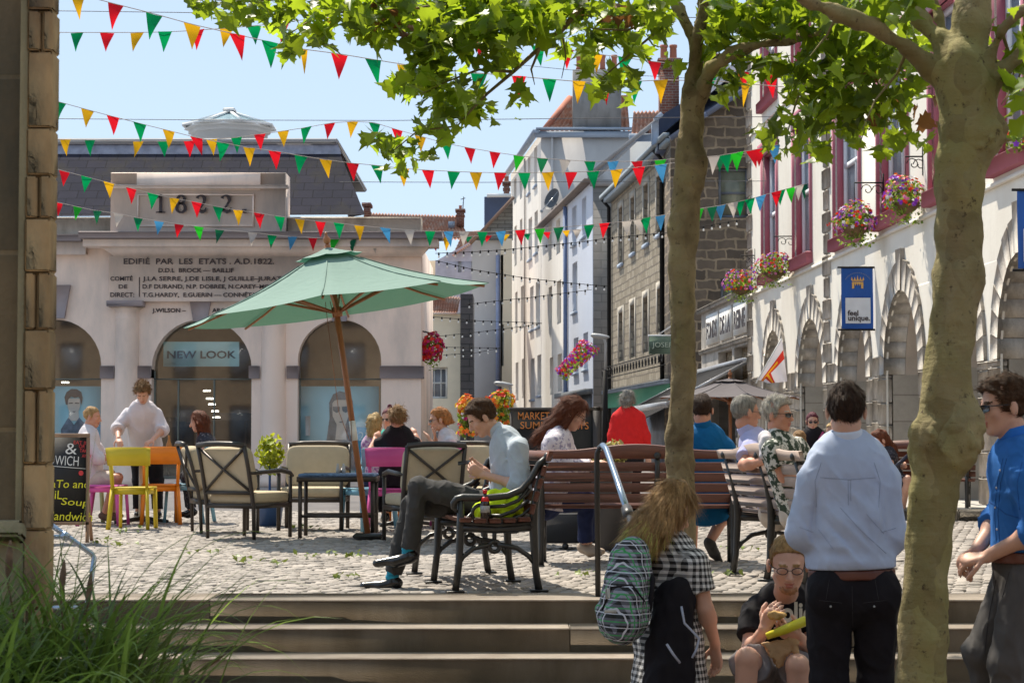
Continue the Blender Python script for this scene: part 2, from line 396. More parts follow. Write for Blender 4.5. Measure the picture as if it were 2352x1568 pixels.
m_sett = M('granite_sett', (.365, .32, .28), .8, var=.22, vs=1.2, bump=.35, bs=90, bd=.008, island=.42)
tag(setts(), kind='structure')
# border slabs behind the top step
b = MB(); x = -4.6
while x < 9:
    b.box((x+.45, EDGE+.535, -.03), (.894, .05, .052)); x += .9
tag(b.build('edge_border', m_tread), kind='structure')
# raised pavement along the arcade with a rough kerb
m_pave = M('pavement_slabs', (.45, .42, .38), .85, var=.12, bump=.2)
m_kerb = M('rough_kerb', (.22, .19, .15), .9, var=.3, vs=12, bump=1.0, bs=50, bd=.02)
b = MB(); b.add([(4.9, 25.1, .13), (9, 25.1, .13), (9, 60, .13), (4.2, 60, .13)], [[0, 1, 2, 3]]); tag(b.build('pavement', m_pave), kind='structure')
b = MB(); x = 4.8
while x < 9: b.box((x+.3, 25.0, .055), (.596, .3, .16), None, .02); x += .6
for i in range(40):
    y = 25.2+i*.9; xx = 4.82-(y-25)*.018; b.box((xx, y+.44, .055), (.22, .88, .16), None, .02)
tag(b.build('kerb', m_kerb), kind='structure')
# ------------------------------------------------------------------ the 1822 market hall (frontal, 42 m away)
m_ml = M('warm_render', (.86, .70, .60), .8, var=.04, vs=.9, bump=.10, bs=30, stain=((.50, .44, .40), .7))
m_md = M('mauve_trim', (.34, .285, .285), .7, var=.06, bump=.08)
m_par = M('weathered_parapet', (.62, .55, .46), .85, var=.07, vs=3, bump=.25, bs=20, stain=((.33, .27, .20), 1.8))
m_lead = M('lead_flashing', (.25, .25, .30), .5, var=.25, vs=2, bump=.2, stretch=(3, 3, .4))
m_slate = brick('slate_roof', (.026, .027, .045), (.038, .036, .055), (.014, .014, .022), .42, .30, .012, .4, grain=14, blot=(.045, .04, .035), rough=1.0)
m_ink = M('black_lettering', (.05, .036, .038), .6, var=.05, bump=0)
m_glassdark = M('dark_glass', (.03, .035, .04), .06, var=.5, vs=.6, bump=.02, bs=2, spec=.6)
m_white = M('white_paint', (.75, .75, .74), .5, var=.04, bump=.05)
def clear_glass(name, tint=(.9, .95, .93), g=.16):
    m, n, p = nt(name); n.nodes.remove(p); t = n.nodes.new('ShaderNodeBsdfTransparent'); t.inputs[0].default_value = rgba(tint)
    q = n.nodes.new('ShaderNodeBsdfGlossy'); q.inputs['Roughness'].default_value = .03; q.inputs[0].default_value = (.9, .95, 1, 1)
    x = n.nodes.new('ShaderNodeMixShader'); x.inputs[0].default_value = g; n.links.new(t.outputs[0], x.inputs[1]); n.links.new(q.outputs[0], x.inputs[2])
    n.links.new(x.outputs[0], n.nodes['Material Output'].inputs[0]); return m
m_clear = clear_glass('shop_glass', g=.10)
YM = 42.0; pm = PL((0, YM), (1, 0))
def um(x): return pm.uz(x, 1000)[0]
def zm(y): return pm.uz(1176, y)[1]
mk = thing('market_hall', 'long single-storey cream market hall dated 1822, arched shop windows and slate roof', 'building', (-5, YM, 0))
arches = []; wins = [(16, 231), (347, 577), (683, 875)]
def archpoly(x0, x1, ytop, ybot, n=18, kind='round', rise=None):
    u0, u1 = um(x0), um(x1); r = (u1-u0)/2; zt = zm(ytop); zs = zt-r; p = [(u0, zm(ybot)), (u0, zs)]
    for i in range(1, n): a = math.pi-math.pi*i/n; p.append(((u0+u1)/2+r*math.cos(a), zs+r*math.sin(a)))
    return p+[(u1, zs), (u1, zm(ybot))]
holes = [archpoly(x0, x1, 733, 1100) for x0, x1 in wins]
b = MB(); wall(b, pm, rect(um(-260), um(967), -.02, zm(560)), holes, .38)
b.box((um(967)-.15, YM+3.2, zm(560)/2), (.3, 6.0, zm(560)))                       # right return
b.build('wall', m_ml, mk)
b = MB()
pbox(b, pm, um(-260), um(190), zm(556), zm(541), -.1, .30, .01); pbox(b, pm, um(190), um(1018), zm(553), zm(538), -.1, .62, .01)
b.build('cornice_cap', m_md, mk)
b = MB()
pbox(b, pm, um(-260), um(198), zm(586), zm(557), -.1, .20, .01); pbox(b, pm, um(198), um(1008), zm(571), zm(554), -.1, .54, .01)
# tapered bed of the projecting entablature and its soffit
def taper(xa0, xa1, ya, oa, xb0, xb1, yb, ob):
    A = [pm.P(um(xa0), zm(ya), 0), pm.P(um(xa0), zm(ya), oa), pm.P(um(xa1), zm(ya), oa), pm.P(um(xa1), zm(ya), 0)]
    B = [pm.P(um(xb0), zm(yb), 0), pm.P(um(xb0), zm(yb), ob), pm.P(um(xb1), zm(yb), ob), pm.P(um(xb1), zm(yb), 0)]
    b.add(A+B, [[0, 1, 2, 3], [4, 7, 6, 5], [0, 4, 5, 1], [1, 5, 6, 2], [2, 6, 7, 3], [3, 7, 4, 0]])
taper(236, 985, 571, .46, 262, 967, 590, .2)
pbox(b, pm, um(250), um(792), zm(693), zm(588), .0, .16, .01)
b.build('cornice', m_ml, mk)
b = MB(); pbox(b, pm, um(-260), um(252), zm(541), zm(497), -.5, -.08, .02); b.build('parapet', m_par, mk); b = MB(); pbox(b, pm, um(656), um(967), zm(538), zm(497), -.5, -.06, .02)
b.build('parapet', m_par, mk)
b = MB()
pbox(b, pm, um(252), um(656), zm(538), zm(398), -.62, .14, .015); pbox(b, pm, um(313), um(597), zm(439), zm(401), .14, .18)
b.build('date_block', m_ml, mk)
b = MB(); pbox(b, pm, um(246), um(662), zm(436), zm(428), .1, .26, .01); b.build('date_block_cap', m_ml, mk)
b = MB()                                                          # recessed-panel moulding
for (x0, x1, y0, y1) in ((314, 582, 448, 451), (314, 582, 519, 522), (314, 317, 451, 519), (579, 582, 451, 519)): pbox(b, pm, um(x0), um(x1), zm(y1), zm(y0), .14, .165)
b.build('panel_moulding', m_ml, mk)
# the date: slab numerals drawn as tapered strokes
def stroke(mb, pts, ws, n3, z0, sx, x0, y=0):
    L = []; Rr = []
    for i, (px_, py_) in enumerate(pts):
        a = pts[max(i-1, 0)]; c = pts[min(i+1, len(pts)-1)]; dx, dz = c[0]-a[0], c[1]-a[1]; l = math.hypot(dx, dz) or 1
        w = ws[i]/2; L.append((px_-dz/l*w, py_+dx/l*w)); Rr.append((px_+dz/l*w, py_-dx/l*w))
    for i in range(len(pts)-1):
        q = [L[i], L[i+1], Rr[i+1], Rr[i]]
        mb.prism([Vector((x0+a*sx, n3, z0+c*sx)) for a, c in q], (0, -.03, 0))
def arc(cx, cz, rx, rz, a0, a1, n=14): return [(cx+rx*math.cos(R(a0+(a1-a0)*i/n)), cz+rz*math.sin(R(a0+(a1-a0)*i/n))) for i in range(n+1)]
H = zm(450)-zm(491); z0 = zm(491); yy = YM-.175
nm = lambda: b.build('date_numeral', m_ink, mk)
b = MB()
stroke(b, [(.28, 0), (.28, 1)], [.17, .17], yy, z0, H, um(357)); stroke(b, [(.02, .03), (.54, .03)], [.06, .06], yy, z0, H, um(357)); stroke(b, [(.03, .8), (.3, .97)], [.04, .12], yy, z0, H, um(357))
nm(); b = MB()
x8 = um(402)
stroke(b, arc(.32, .74, .19, .22, 0, 360, 20), [.09+.06*abs(math.cos(R(i*18))) for i in range(21)], yy, z0, H, x8)
stroke(b, arc(.32, .27, .24, .25, 0, 360, 20), [.09+.08*abs(math.cos(R(i*18))) for i in range(21)], yy, z0, H, x8)
for xx in (449, 506):
    nm(); b = MB(); p = arc(.28, .72, .21, .24, 160, -30, 14)+[(.32, .36), (.14, .16), (.02, .06)]
    stroke(b, p, [.20, .15, .10, .08, .08, .09, .11, .14, .17, .19, .19, .18, .17, .15, .14, .11, .08, .06], yy, z0, H, um(xx))
    stroke(b, [(.02, .10), (.16, .13), (.36, .05), (.52, .1), (.58, .28)], [.05, .16, .18, .14, .05], yy, z0, H, um(xx))
nm(); b = MB(); b.box((um(561), yy-.015, z0+.035), (.09, .03, .08)); b.build('full_stop', m_ink, mk)
def mtext(s, x0, x1, yb, h, al=None, name='inscription'):
    """letters between px x0 and x1, base at yb, cap height h px"""
    sc = YM/FP; t = text(name, s, h*sc/.70, (0, 0, 0), m_ink, mk, ext=.006, off=.0015)
    v = [q.co.x for q in t.data.vertices]; w = max(v)-min(v); k = (um(x1)-um(x0))/w
    t.data.transform(Matrix.Translation((um(x0)-min(v)*k, YM-.168, zm(yb))) @ Matrix.Diagonal((k, 1, 1, 1)))
mtext('EDIFIÉ  PAR  LES  ETATS . A.D.1822.', 284, 629, 608, 12.5); mtext('D.D.L  BROCK — BAILLIF', 364, 537, 627, 9.5)
mtext('COMITÉ', 254, 305, 646, 9.5); mtext('J.LA SERRE, J.DE LISLE, J GUILLE–JURATS', 328, 655, 646, 9.5)
mtext('DE', 273, 293, 664, 9); mtext('D.F DURAND, N.P. DOBREE, N.CAREY–MOELLET', 328, 660, 664, 9.5)
mtext('DIRECT:', 254, 309, 683, 10); mtext('T.G.HARDY,  E.GUERIN — CONNÉTABLES', 328, 620, 683, 9.5)
b = MB(); pbox(b, pm, um(319.5), um(321.5), zm(683), zm(638), .16, .168); b.build('inscription', m_ink, mk)
t = text('inscription', 'J.WILSON –', .115, (um(349), YM-.012, zm(717)), m_ink, mk, off=.003, sx=1.15); text('inscription', 'ARCHITECTE', .115, (um(486), YM-.012, zm(717)), m_ink, mk, off=.003, sx=1.15)
for xc, xt, xb_, y0, y1 in ((130, 30, 17, 655, 731), (459, 24, 16, 694, 738), (779, 24, 16, 694, 738)):
    b = MB(); b.prism([pm.P(um(xc-xt), zm(y0), .0), pm.P(um(xc+xt), zm(y0), .0), pm.P(um(xc+xb_), zm(y1), .0), pm.P(um(xc-xb_), zm(y1), .0)], (0, -.09, 0)); b.build('keystone', m_md, mk)
for x0, x1 in ((229, 262), (315, 347), (571, 596), (658, 686), (872, 973)):
    b = MB(); pbox(b, pm, um(x0), um(x1), zm(869), zm(840), -.3, .07, .01); b.build('impost', m_md, mk)
for xc in (290, 627):
    b = MB(); r = 30*YM/FP; c = pm.P(um(xc), 0, -.05)
    b.lathe(c, [(r*1.15, 0), (r*1.15, .15), (r*1.02, .2), (r, 1.4), (r*.93, zm(735)), (r*.96, zm(732)), (r*.96, zm(729)), (r*.92, zm(727)), (r*.92, zm(716)), (r*1.25, zm(706))], 28)
    b.build('column', m_ml, mk, smooth=True)
    b = MB(); b.box((c.x, c.y-.02, zm(699)), (r*2.75, r*2.75, .12), None, .01); b.build('capital', m_md, mk)
# arch reveals, glass, interior
b = MB(); b.box((-9.2, YM+6, .04), (14, 11, .06)); b.box((-9.2, YM+8.5, 2.0), (14, .1, 4)); b.box((-9.2, YM+4.6, 4.05), (14, 8, .1)); b.build('interior', M('dim_interior', (.30, .22, .15), .8, var=.5, vs=.6, bump=0), mk)
b = MB()
for i in range(22): b.box((um(random.uniform(60, 860)), YM+random.uniform(3.5, 8), random.uniform(.4, 1.0)), (random.uniform(.5, 1.2), .5, random.uniform(.7, 1.5)))
b.build('display_rack', M('shop_racks', (.09, .08, .085), .7, var=.6, vs=1.3, bump=0, island=.5), mk)
m_lamp = bpy.data.materials.new('strip_lamp'); m_lamp.use_nodes = True; pp = m_lamp.node_tree.nodes['Principled BSDF']; pp.inputs['Emission Color'].default_value = (1, .93, .8, 1); pp.inputs['Emission Strength'].default_value = 5
for (x, y) in ((150, 878), (175, 897), (197, 915), (220, 931), (236, 944), (475, 897), (482, 915), (487, 928), (494, 944), (497, 958), (503, 972), (401, 980), (401, 981), (488, 980), (574, 980)):
    p = at(x, y, YM+6.5); b = MB(); b.box(p, (.16 if y < 975 else .36, .05, .03)); b.build('ceiling_lamp', m_lamp, mk)
for i, h in enumerate(holes):
    b = MB(); b.add([pm.P(u, z, -.33) for u, z in h], [list(range(len(h)))]); b.build('shop_window', m_clear, mk)
    x0, x1 = wins[i]; b = MB(); m_fr = M('green_grey_frame', (.16, .18, .16), .5, var=.05, bump=0)
    for (xa, xb, ya, yb) in ((x0, x1, 868, 871), (x0, x0+3, 850, 1100), (x1-3, x1, 850, 1100), (x0, x1, 1094, 1100)): pbox(b, pm, um(xa), um(xb), zm(yb), zm(ya), -.36, -.28)
    if i == 1:
        for xa in (402, 485): pbox(b, pm, um(xa), um(xa+3), zm(1100), zm(870), -.36, -.28)
    b.build('window_frame', m_fr, mk)
m_blueposter = M('poster_blue', (.36, .60, .70), .35, var=.10, vs=.5, bump=0); m_pblue2 = M('poster_cyan', (.02, .33, .58), .4, var=.06, bump=0)
m_skinp = M('poster_tone', (.62, .52, .48), .5, var=.12, bump=0); m_hairp = M('poster_dark', (.07, .055, .07), .6, var=.2, bump=0); m_shirtp = M('poster_shirt', (.10, .12, .18), .6, var=.5, vs=9, bump=0)
def flat(mb, pts, Y): mb.add([at(x, y, Y) for x, y in pts], [list(range(len(pts)))])
def oval(cx, cy, rx, ry, n=18): return [(cx+rx*math.cos(2*math.pi*i/n), cy+ry*math.sin(2*math.pi*i/n)) for i in range(n)]
YP = YM+.42
sg = thing('shop_sign', 'pale blue rectangular shop sign hanging in the middle arched window of the market hall', 'sign', at(462, 813, YP))
b = MB(); b.box(at(462.5, 813, YP), (174*YP/FP, .04, 57*YP/FP), None, .005); b.build('sign_board', M('sign_pale_blue', (.50, .74, .78), .4, var=.05, bump=0), sg)
p = at(384, 822, YP-.03)
t = text('lettering', 'NEW LOOK', .21, (0, 0, 0), M('sign_letter', (.02, .03, .05), .5, bump=0), sg, off=.004)
v = [q.co.x for q in t.data.vertices]; k = 158*YP/FP/(max(v)-min(v)); t.data.transform(Matrix.Translation((p.x-min(v)*k, p.y, p.z)) @ Matrix.Diagonal((k, 1, 1, 1)))
po = thing('shop_poster', 'blue poster of a dark-haired youth in the left arched shop window', 'poster', at(176, 1000, YP))
b = MB(); b.box(at(176, 1040, YP), (118*YP/FP, .03, 306*YP/FP)); b.build('poster_board', m_blueposter, po)
b = MB(); flat(b, [(159, 940), (157, 966), (182, 966), (180, 940)], YP-.030); flat(b, [(155, 915), (184, 915), (184, 934), (179, 947), (173, 953), (166, 953), (159, 946), (155, 933)], YP-.034); b.build('portrait', m_skinp, po)
b = MB(); flat(b, [(151, 928), (148, 912), (153, 900), (163, 893), (176, 893), (187, 900), (190, 914), (187, 930), (184, 918), (181, 911), (172, 913), (163, 910), (157, 917), (155, 930)], YP-.038); flat(b, [(157, 925), (167, 924), (167, 926.5), (157, 927)], YP-.042); flat(b, [(172, 924), (182, 925), (182, 927), (172, 926.5)], YP-.042); flat(b, [(165, 944), (175, 944), (170, 946.5)], YP-.042); b.build('portrait_hair', m_hairp, po)
b = MB(); flat(b, [(137, 1100), (140, 985), (157, 958), (170, 975), (182, 958), (205, 985), (208, 1100)], YP-.036); b.build('portrait_shirt', m_shirtp, po)
b = MB(); flat(b, [(176, 975), (234, 975), (234, 1100), (176, 1100)], YP-.033); b.build('blue_panel', m_pblue2, po)
po = thing('shop_poster', 'wide pale blue poster with a grey portrait of a woman in sunglasses, right arched window', 'poster', at(782, 1000, YP))
b = MB(); b.box(at(779, 1005, YP), (182*YP/FP, .03, 236*YP/FP)); b.build('poster_board', m_blueposter, po)
b = MB(); flat(b, [(763, 918), (801, 918), (802, 950), (795, 972), (784, 984), (774, 976), (764, 955)], YP-.034); flat(b, [(774, 970), (793, 970), (796, 1010), (770, 1010)], YP-.033); b.build('portrait', m_skinp, po)
b = MB(); flat(b, [(757, 960), (750, 1010), (735, 1080), (832, 1080), (818, 1010), (812, 955), (810, 920), (798, 902), (780, 898), (765, 905), (756, 925)], YP-.031); flat(b, [(764, 933), (781, 934), (780, 944), (773, 948), (765, 943)], YP-.038); flat(b, [(785, 934), (802, 932), (802, 942), (794, 948), (787, 944)], YP-.038); flat(b, [(760, 930), (765, 912), (780, 906), (796, 910), (804, 930), (795, 918), (780, 915), (768, 920)], YP-.038); flat(b, [(777, 968), (789, 967), (783, 971)], YP-.038); b.build('portrait_hair', M('poster_grey', (.16, .17, .2), .6, var=.4, vs=5, bump=0), po)
b = MB(); flat(b, [(816, 980), (872, 980), (872, 1100), (816, 1100)], YP-.036); b.build('blue_panel', m_pblue2, po)
p = at(822, 1012, YP-.05); text('lettering', '20', .27, tuple(p), M('poster_number', (.35, .6, .72), .5, bump=0), po)
# roof, lantern
b = MB(); Yb = YM+1.0
A = [at(-400, 500, Yb), at(838, 493, Yb), at(781, 352, Yb+1.9), at(-400, 352, Yb+1.9)]
b.add(A+[at(800, 500, Yb+12), at(760, 352, Yb+10)], [[0, 1, 2, 3], [1, 4, 5, 2]]); b.build('roof', m_slate, mk)
b = MB(); b.add([at(-400, 354, Yb+1.86), at(784, 354, Yb+1.86), at(776, 330, Yb+2.1), at(-400, 330, Yb+2.1)], [[0, 1, 2, 3]]); b.build('lead_band', m_lead, mk)
q0 = at(-400, 331, Yb+2.05); q1 = at(777, 331, Yb+2.05); z1 = at(700, 318, Yb+2.05).z
b = MB(); b.box(((q0.x+q1.x)/2, Yb+6.5, (q0.z+z1)/2), (q1.x-q0.x, 9, z1-q0.z), None, .04); b.build('roof_cap', M('grey_cap', (.30, .30, .31), .7, var=.1, bump=.1), mk)
b = MB(); c = at(527, 318, Yb+6); r = 95*c.y/FP
za = c.z; zb = at(527, 309, c.y).z; zc = at(527, 299, c.y).z; zt = at(527, 258, c.y).z
b.lathe((c.x, c.y, 0), [(r*.93, za-.3), (r*.93, zb), (r, zb), (r*1.0, zc), (r*1.1, zc), (r*1.1, zc+.05)], 8); b.build('lantern_base', m_white, mk)
ro = r*1.14; e = [Vector((c.x+ro*math.cos(R(22.5+45*i)), c.y+ro*math.sin(R(22.5+45*i)), zc+.05)) for i in range(8)]; ap = Vector((c.x, c.y, zt))
b = MB(); b.add(e+[ap], [[i, (i+1) % 8, 8] for i in range(8)]); b.build('lantern_glass', M('lantern_glass', (.42, .58, .66), .12, var=.05, bump=0, spec=.6), mk)
b = MB()
for i in range(8): b.bar(e[i]+Vector((0, 0, .03)), ap+Vector((0, 0, .03)), .06, .05); b.bar(e[i]+Vector((0, 0, .02)), e[(i+1) % 8]+Vector((0, 0, .02)), .07, .06)
b.box(ap+Vector((0, 0, .04)), (.3, .3, .1), None, .03); b.build('lantern_bars', m_white, mk)
# mannequin in the window (a simple display figure)
# ------------------------------------------------------------------ the arcaded building on the right
pa = PL((7.136-.036*47, 47), (-.036, 1))
def ua(x): return pa.uz(x, 1000)[0]
def za(x, y): return pa.uz(x, y)[1]
m_aw = M('white_limewash', (.82, .77, .68), .85, var=.03, vs=1, bump=.16, bs=18, bd=.02, stain=((.70, .64, .55), .8))
m_gran = M('dressed_granite', (.56, .51, .45), .85, var=.22, vs=6, bump=.6, bs=35, bd=.02, island=.3, stain=((.26, .23, .2), 2.2))
m_mar = M('maroon_paint', (.42, .125, .165), .5, var=.06, bump=.05)
m_join = M('dark_joint', (.10, .085, .07), .95, bump=.2)
m_sash = M('sash_white', (.72, .74, .78), .5, var=.03, bump=0)
m_pane = M('sky_pane', (.16, .20, .26), .12, var=.5, vs=1.2, bump=.03, bs=3, spec=.7)
ar = thing('arcade_building', 'white rendered building with maroon-framed sash windows above a grey granite arcade', 'building', (5.6, 40, 0))
U0 = ua(1722); UE = -40.0
aw = [(1753, 1791), (1825, 1870), (1919, 1984), (2020, 2095), (2140, 2215), (2286, 2372)]
W1 = [(min(ua(x0), ua(x1))+.17, max(ua(x0), ua(x1))-.17) for x0, x1 in aw]
holes = []; 
for u0, u1 in W1: holes.append(rect(u0, u1, 4.55, 7.15)); holes.append(rect(u0, u1, 8.35, 10.6))
arcs = [(1758, 1804), (1838, 1896), (1930, 1996), (2037, 2117), (2165, 2254), (2300, 2405)]
def aarch(u0, u1, zs=2.0, rise=1.27, n=16, grow=0.0):
    c = (u0+u1)/2; r = (u1-u0)/2+grow; p = [(u0-grow, .12), (u0-grow, zs)]
    for i in range(1, n): a = math.pi-math.pi*i/n; p.append((c+r*math.cos(a), zs+(rise+grow)*math.sin(a)))
    return p+[(u1+grow, zs), (u1+grow, .12)]
AR = [tuple(sorted((ua(a), ua(c)))) for a, c in arcs]
wallholes = holes+[aarch(*q) for q in AR]
b = MB(); wall(b, pa, rect(UE, U0, 0.0, 13.5), wallholes, .03); 
b.add([pa.P(U0, 0), pa.P(U0, 13.5), pa.P(U0, 13.5, -9), pa.P(U0, 0, -9)], [[0, 1, 2, 3]]); b.add([pa.P(UE, 13.5), pa.P(U0, 13.5), pa.P(U0, 13.5, -9), pa.P(UE, 13.5, -9)], [[0, 1, 2, 3]])
b.build('wall', m_aw, ar)
b = MB(); pbox(b, pa, UE, U0, 4.20, 4.255, 0, .05); pbox(b, pa, UE, U0, 7.85, 7.89, 0, .04); b.build('string_course', m_aw, ar)
for u0, u1 in W1:
    for z0, z1 in ((4.55, 7.15), (8.35, 10.6)):
        b = MB()
        for (a0, a1, c0, c1, o0, o1) in ((u0-.13, u0, z0, z1, -.24, .04), (u1, u1+.13, z0, z1, -.24, .04), (u0-.13, u1+.13, z1, z1+.16, -.24, .05), (u0-.16, u1+.16, z1+.16, z1+.26, -.02, .10)): pbox(b, pa, a0, a1, c0, c1, o0, o1)
        f = b.build('window', m_mar, ar)
        b = MB(); pbox(b, pa, u0-.15, u1+.15, z0-.22, z0, -.24, .13, .01); b.build('sill', m_mar, f)
        b = MB(); zc = (z0+z1)/2; fw = .09; o0, o1 = -.22, -.14
        for (a0, a1, c0, c1) in ((u0, u0+fw*1.6, z0, z1), (u1-fw*1.6, u1, z0, z1), (u0+fw, u1-fw, z1-fw, z1), (u0+fw, u1-fw, z0, z0+fw), (u0+fw, u1-fw, zc-.04, zc+.04), ((u0+u1)/2-.02, (u0+u1)/2+.02, z0+fw, z1-fw)): pbox(b, pa, a0, a1, c0, c1, o0, o1-.004*(a0 != u0))
        b.build('sash', m_sash, f); b = MB(); pbox(b, pa, u0+.02, u1-.02, z0+.02, z1-.02, -.225, -.19); b.build('pane', m_pane, f)
# granite dressings: one arch each: voussoirs, jamb blocks; piers between
def blocks(mb, u0, u1, z0, z1, off, bw=.62, bh=.36, gap=.014, seed=1, back=-.1):
    rr = random.Random(seed); z = z0; row = 0
    while z < z1-.05:
        h = min(bh*rr.uniform(.92, 1.08), z1-z); u = u0; first = True
        while u < u1-.02:
            w = bw*rr.uniform(.8, 1.15)
            if first and row % 2: w *= .55
            first = False
            if u1-(u+w) < .2: w = u1-u
            w = min(w, u1-u); pbox(mb, pa, u+gap/2, u+w-gap/2, z+gap/2, z+h-gap/2, back, off+rr.uniform(-.008, .012), .015); u += w
        z += h; row += 1
m_jamb = brick('jamb_stone', (.44, .39, .33), (.50, .45, .38), (.30, .26, .22), .9, .42, .012, .2, grain=20)
m_peach = M('sandy_reveal', (.50, .42, .35), .85, var=.15, bump=.3)
for i, (u0, u1) in enumerate(AR):
    c = (u0+u1)/2; r = (u1-u0)/2; g = thing('granite_arch', ['granite arch with tall stepped keystone, farthest one, left of the flag', 'granite arch second from the far end, behind the flag pole side', 'granite arch behind the hanging blue banner', 'wide granite arch just left of the thick tree trunk', 'granite arch half hidden behind the thick tree trunk', 'granite arch at the right edge above the man in blue'][i], 'arch', pa.P(c, .13), 'granite arches of the arcade')
    b = MB(); zs = 2.0; rise = 1.27; N = 15
    for k in range(N):
        a0 = math.pi*k/N; a1 = math.pi*(k+1)/N; am = (a0+a1)/2; key = k == N//2
        t = .34+.14*abs(math.sin(am))**3+(.16 if key else 0); g_ = .0035
        q = []
        for a, rr_ in ((a0+g_, 0), (a1-g_, 0), (a1-g_, t), (a0+g_, t)): q.append(pa.P(c+(r+rr_)*math.cos(a), zs+(rise+rr_)*math.sin(a), -.30))
        b.prism(q, pa.n*(.345+(.02 if key else .0)+.003*(k % 3)))
    b.build('voussoirs', m_gran, g)
    b = MB(); blocks(b, u0-.44, u0, .13, zs, .045, seed=i*3, back=-.1); b.build('jamb_stones', m_gran, g); b = MB(); blocks(b, u1, u1+.44, .13, zs, .045, seed=i*3+1, back=-.1); b.build('jamb_stones', m_gran, g)
    b = MB()                                                     # deep vault behind the ring
    h = aarch(u0, u1, zs, rise); n = len(h); b.add([pa.P(x, z, -.305) for x, z in h]+[pa.P(x, z, -.95) for x, z in h], [[k, k+1, n+k+1, n+k] for k in range(1, n-2)]); b.build('vault', m_peach, g)
    for u_ in (u0, u1): b = MB(); b.add([pa.P(u_, .12, -.105), pa.P(u_, 2.0, -.105), pa.P(u_, 2.0, -.95), pa.P(u_, .12, -.95)], [[0, 1, 2, 3]]); b.build('jamb', m_jamb, g)
    b = MB(); pbox(b, pa, u0, u1, .13, zs+rise, -.97, -.93); b.build('shop_glazing', clear_glass('arcade_glass%d' % 0, (.75, .85, .82), .22) if i == 0 else bpy.data.materials['arcade_glass0'], g)
    b = MB(); pbox(b, pa, u0+.0, u1, 2.0, 2.12, -.99, -.9); pbox(b, pa, c-.03, c+.03, .13, 3.2, -.985, -.905); b.build('glazing_bar', M('green_grey_frame', (.16, .18, .16)), g)
for i in range(len(AR)-1): 
    lo = AR[i+1][1]+.44; hi = AR[i][0]-.44
    if hi-lo > .1: b = MB(); blocks(b, lo, hi, .13, 2.35, .04, seed=50+i); b.build('pier_stones', m_gran, ar)
b = MB(); blocks(b, UE, AR[-1][0]-.44, .13, 2.35, .04, seed=77); b.build('pier_stones', m_gran, ar); b = MB(); blocks(b, AR[0][1]+.44, U0-.3, .13, 2.35, .04, seed=78); b.build('pier_stones', m_gran, ar)
b = MB(); b.add([pa.P(UE, .14, -1.0), pa.P(U0-.3, .14, -1.0), pa.P(U0-.3, .14, -5), pa.P(UE, .14, -5)], [[0, 1, 2, 3]])
b.add([pa.P(UE, 0, -5), pa.P(U0-.3, 0, -5), pa.P(U0-.3, 4, -5), pa.P(UE, 4, -5)], [[0, 1, 2, 3]]); b.add([pa.P(UE, 3.9, -.9), pa.P(U0-.3, 3.9, -.9), pa.P(U0-.3, 3.9, -5), pa.P(UE, 3.9, -5)], [[0, 1, 2, 3]])
b.build('interior', M('pale_interior', (.36, .34, .31), .8, var=.35, vs=.5, bump=0), ar)
def quoins(u, z0, z1, name='quoin_strip', w=(.62, .36), par=ar):
    b = MB(); z = z0; k = 0
    while z < z1: ww = w[k % 2]; pbox(b, pa, u-ww/2, u+ww/2, z+.012, z+.38, -.02, .05, .02); z += .40; k += 1
    b.build(name, m_gran, par)
quoins(U0-.25, .1, 13.4); quoins(ua(1904), 2.35, 13.4)
b = MB(); 
for x in (2225, 2400): u = ua(x); b.box(pa.P(u, 1.0, .35), (.05, 1.2, .05))
b.build('rail', M('brushed_steel', (.5, .5, .5), .3, 1.0, bump=0), ar)
# ---- low wall with painted signs beyond the arcade, rough stone infill, awning
lw = thing('stone_shopfront', 'low granite shopfront with white painted name panels, left of the arcade corner', 'shopfront', pa.P(U0+3, 0))
UL = ua(1612); b = MB()
zt = 4.32; H2 = [rect(U0+.25, U0+2.4, 2.35, 3.15), rect(U0+2.75, U0+5.2, 2.35, 3.15), rect(U0+.3, U0+6.6, .1, 2.1)]
wall(b, pa, rect(U0+.02, UL, 0, zt), H2, .2, .8); b.build('wall', m_gran, lw)
b = MB(); pbox(b, pa, U0+.02, UL+.1, 4.32, 4.46, -.8, .12, .02); pbox(b, pa, U0+.02, UL, 3.22, 3.34, 0, .08, .02); b.build('ledge', m_gran, lw)
b = MB(); pbox(b, pa, U0+.2, U0+5.3, 2.3, 3.2, -.35, -.2); b.build('infill', rubble('brown_rubble', [(.30, .22, .14), (.42, .33, .22), (.2, .15, .1)], (.5, .42, .32), 4), lw)
b = MB(); pbox(b, pa, U0+.3, U0+6.6, .1, 2.1, -.35, -.2); b.build('shop_window', m_glassdark, lw)
m_pan = M('sign_white', (.78, .76, .72), .6, var=.04, bump=.05)
rotA = Matrix((-pa.d, Vector((0, 0, 1)), pa.n)).transposed()
for (a, c, s) in ((U0+.15, U0+2.2, 'REINE'), (U0+2.6, U0+4.6, 'DE LA'), (U0+4.95, U0+7.2, 'FONDS')):
    b = MB(); pbox(b, pa, a, c, 3.42, 4.2, .0, .05); pn = b.build('name_panel', m_pan, lw)
    t = text('lettering', s, .62, (0, 0, 0), m_ink, pn, rot=Matrix.Identity(3), off=.012)
    v = [q.co.x for q in t.data.vertices]; k = (c-a-.25)/(max(v)-min(v)); o = pa.P(c-.12, 3.58, .056)
    t.data.transform(Matrix.Translation(o) @ rotA.to_4x4() @ Matrix.Diagonal((k, 1, 1, 1)) @ Matrix.Translation((-min(v), 0, 0)))
aw_ = thing('awning', 'black folding shop awning sloping out below the white name panels', 'awning', pa.P(U0+3, 2.3))
A0 = at(1722, 824, 46.5); A1 = at(1600, 905, 50.0); A2 = at(1560, 905, 46.5); 
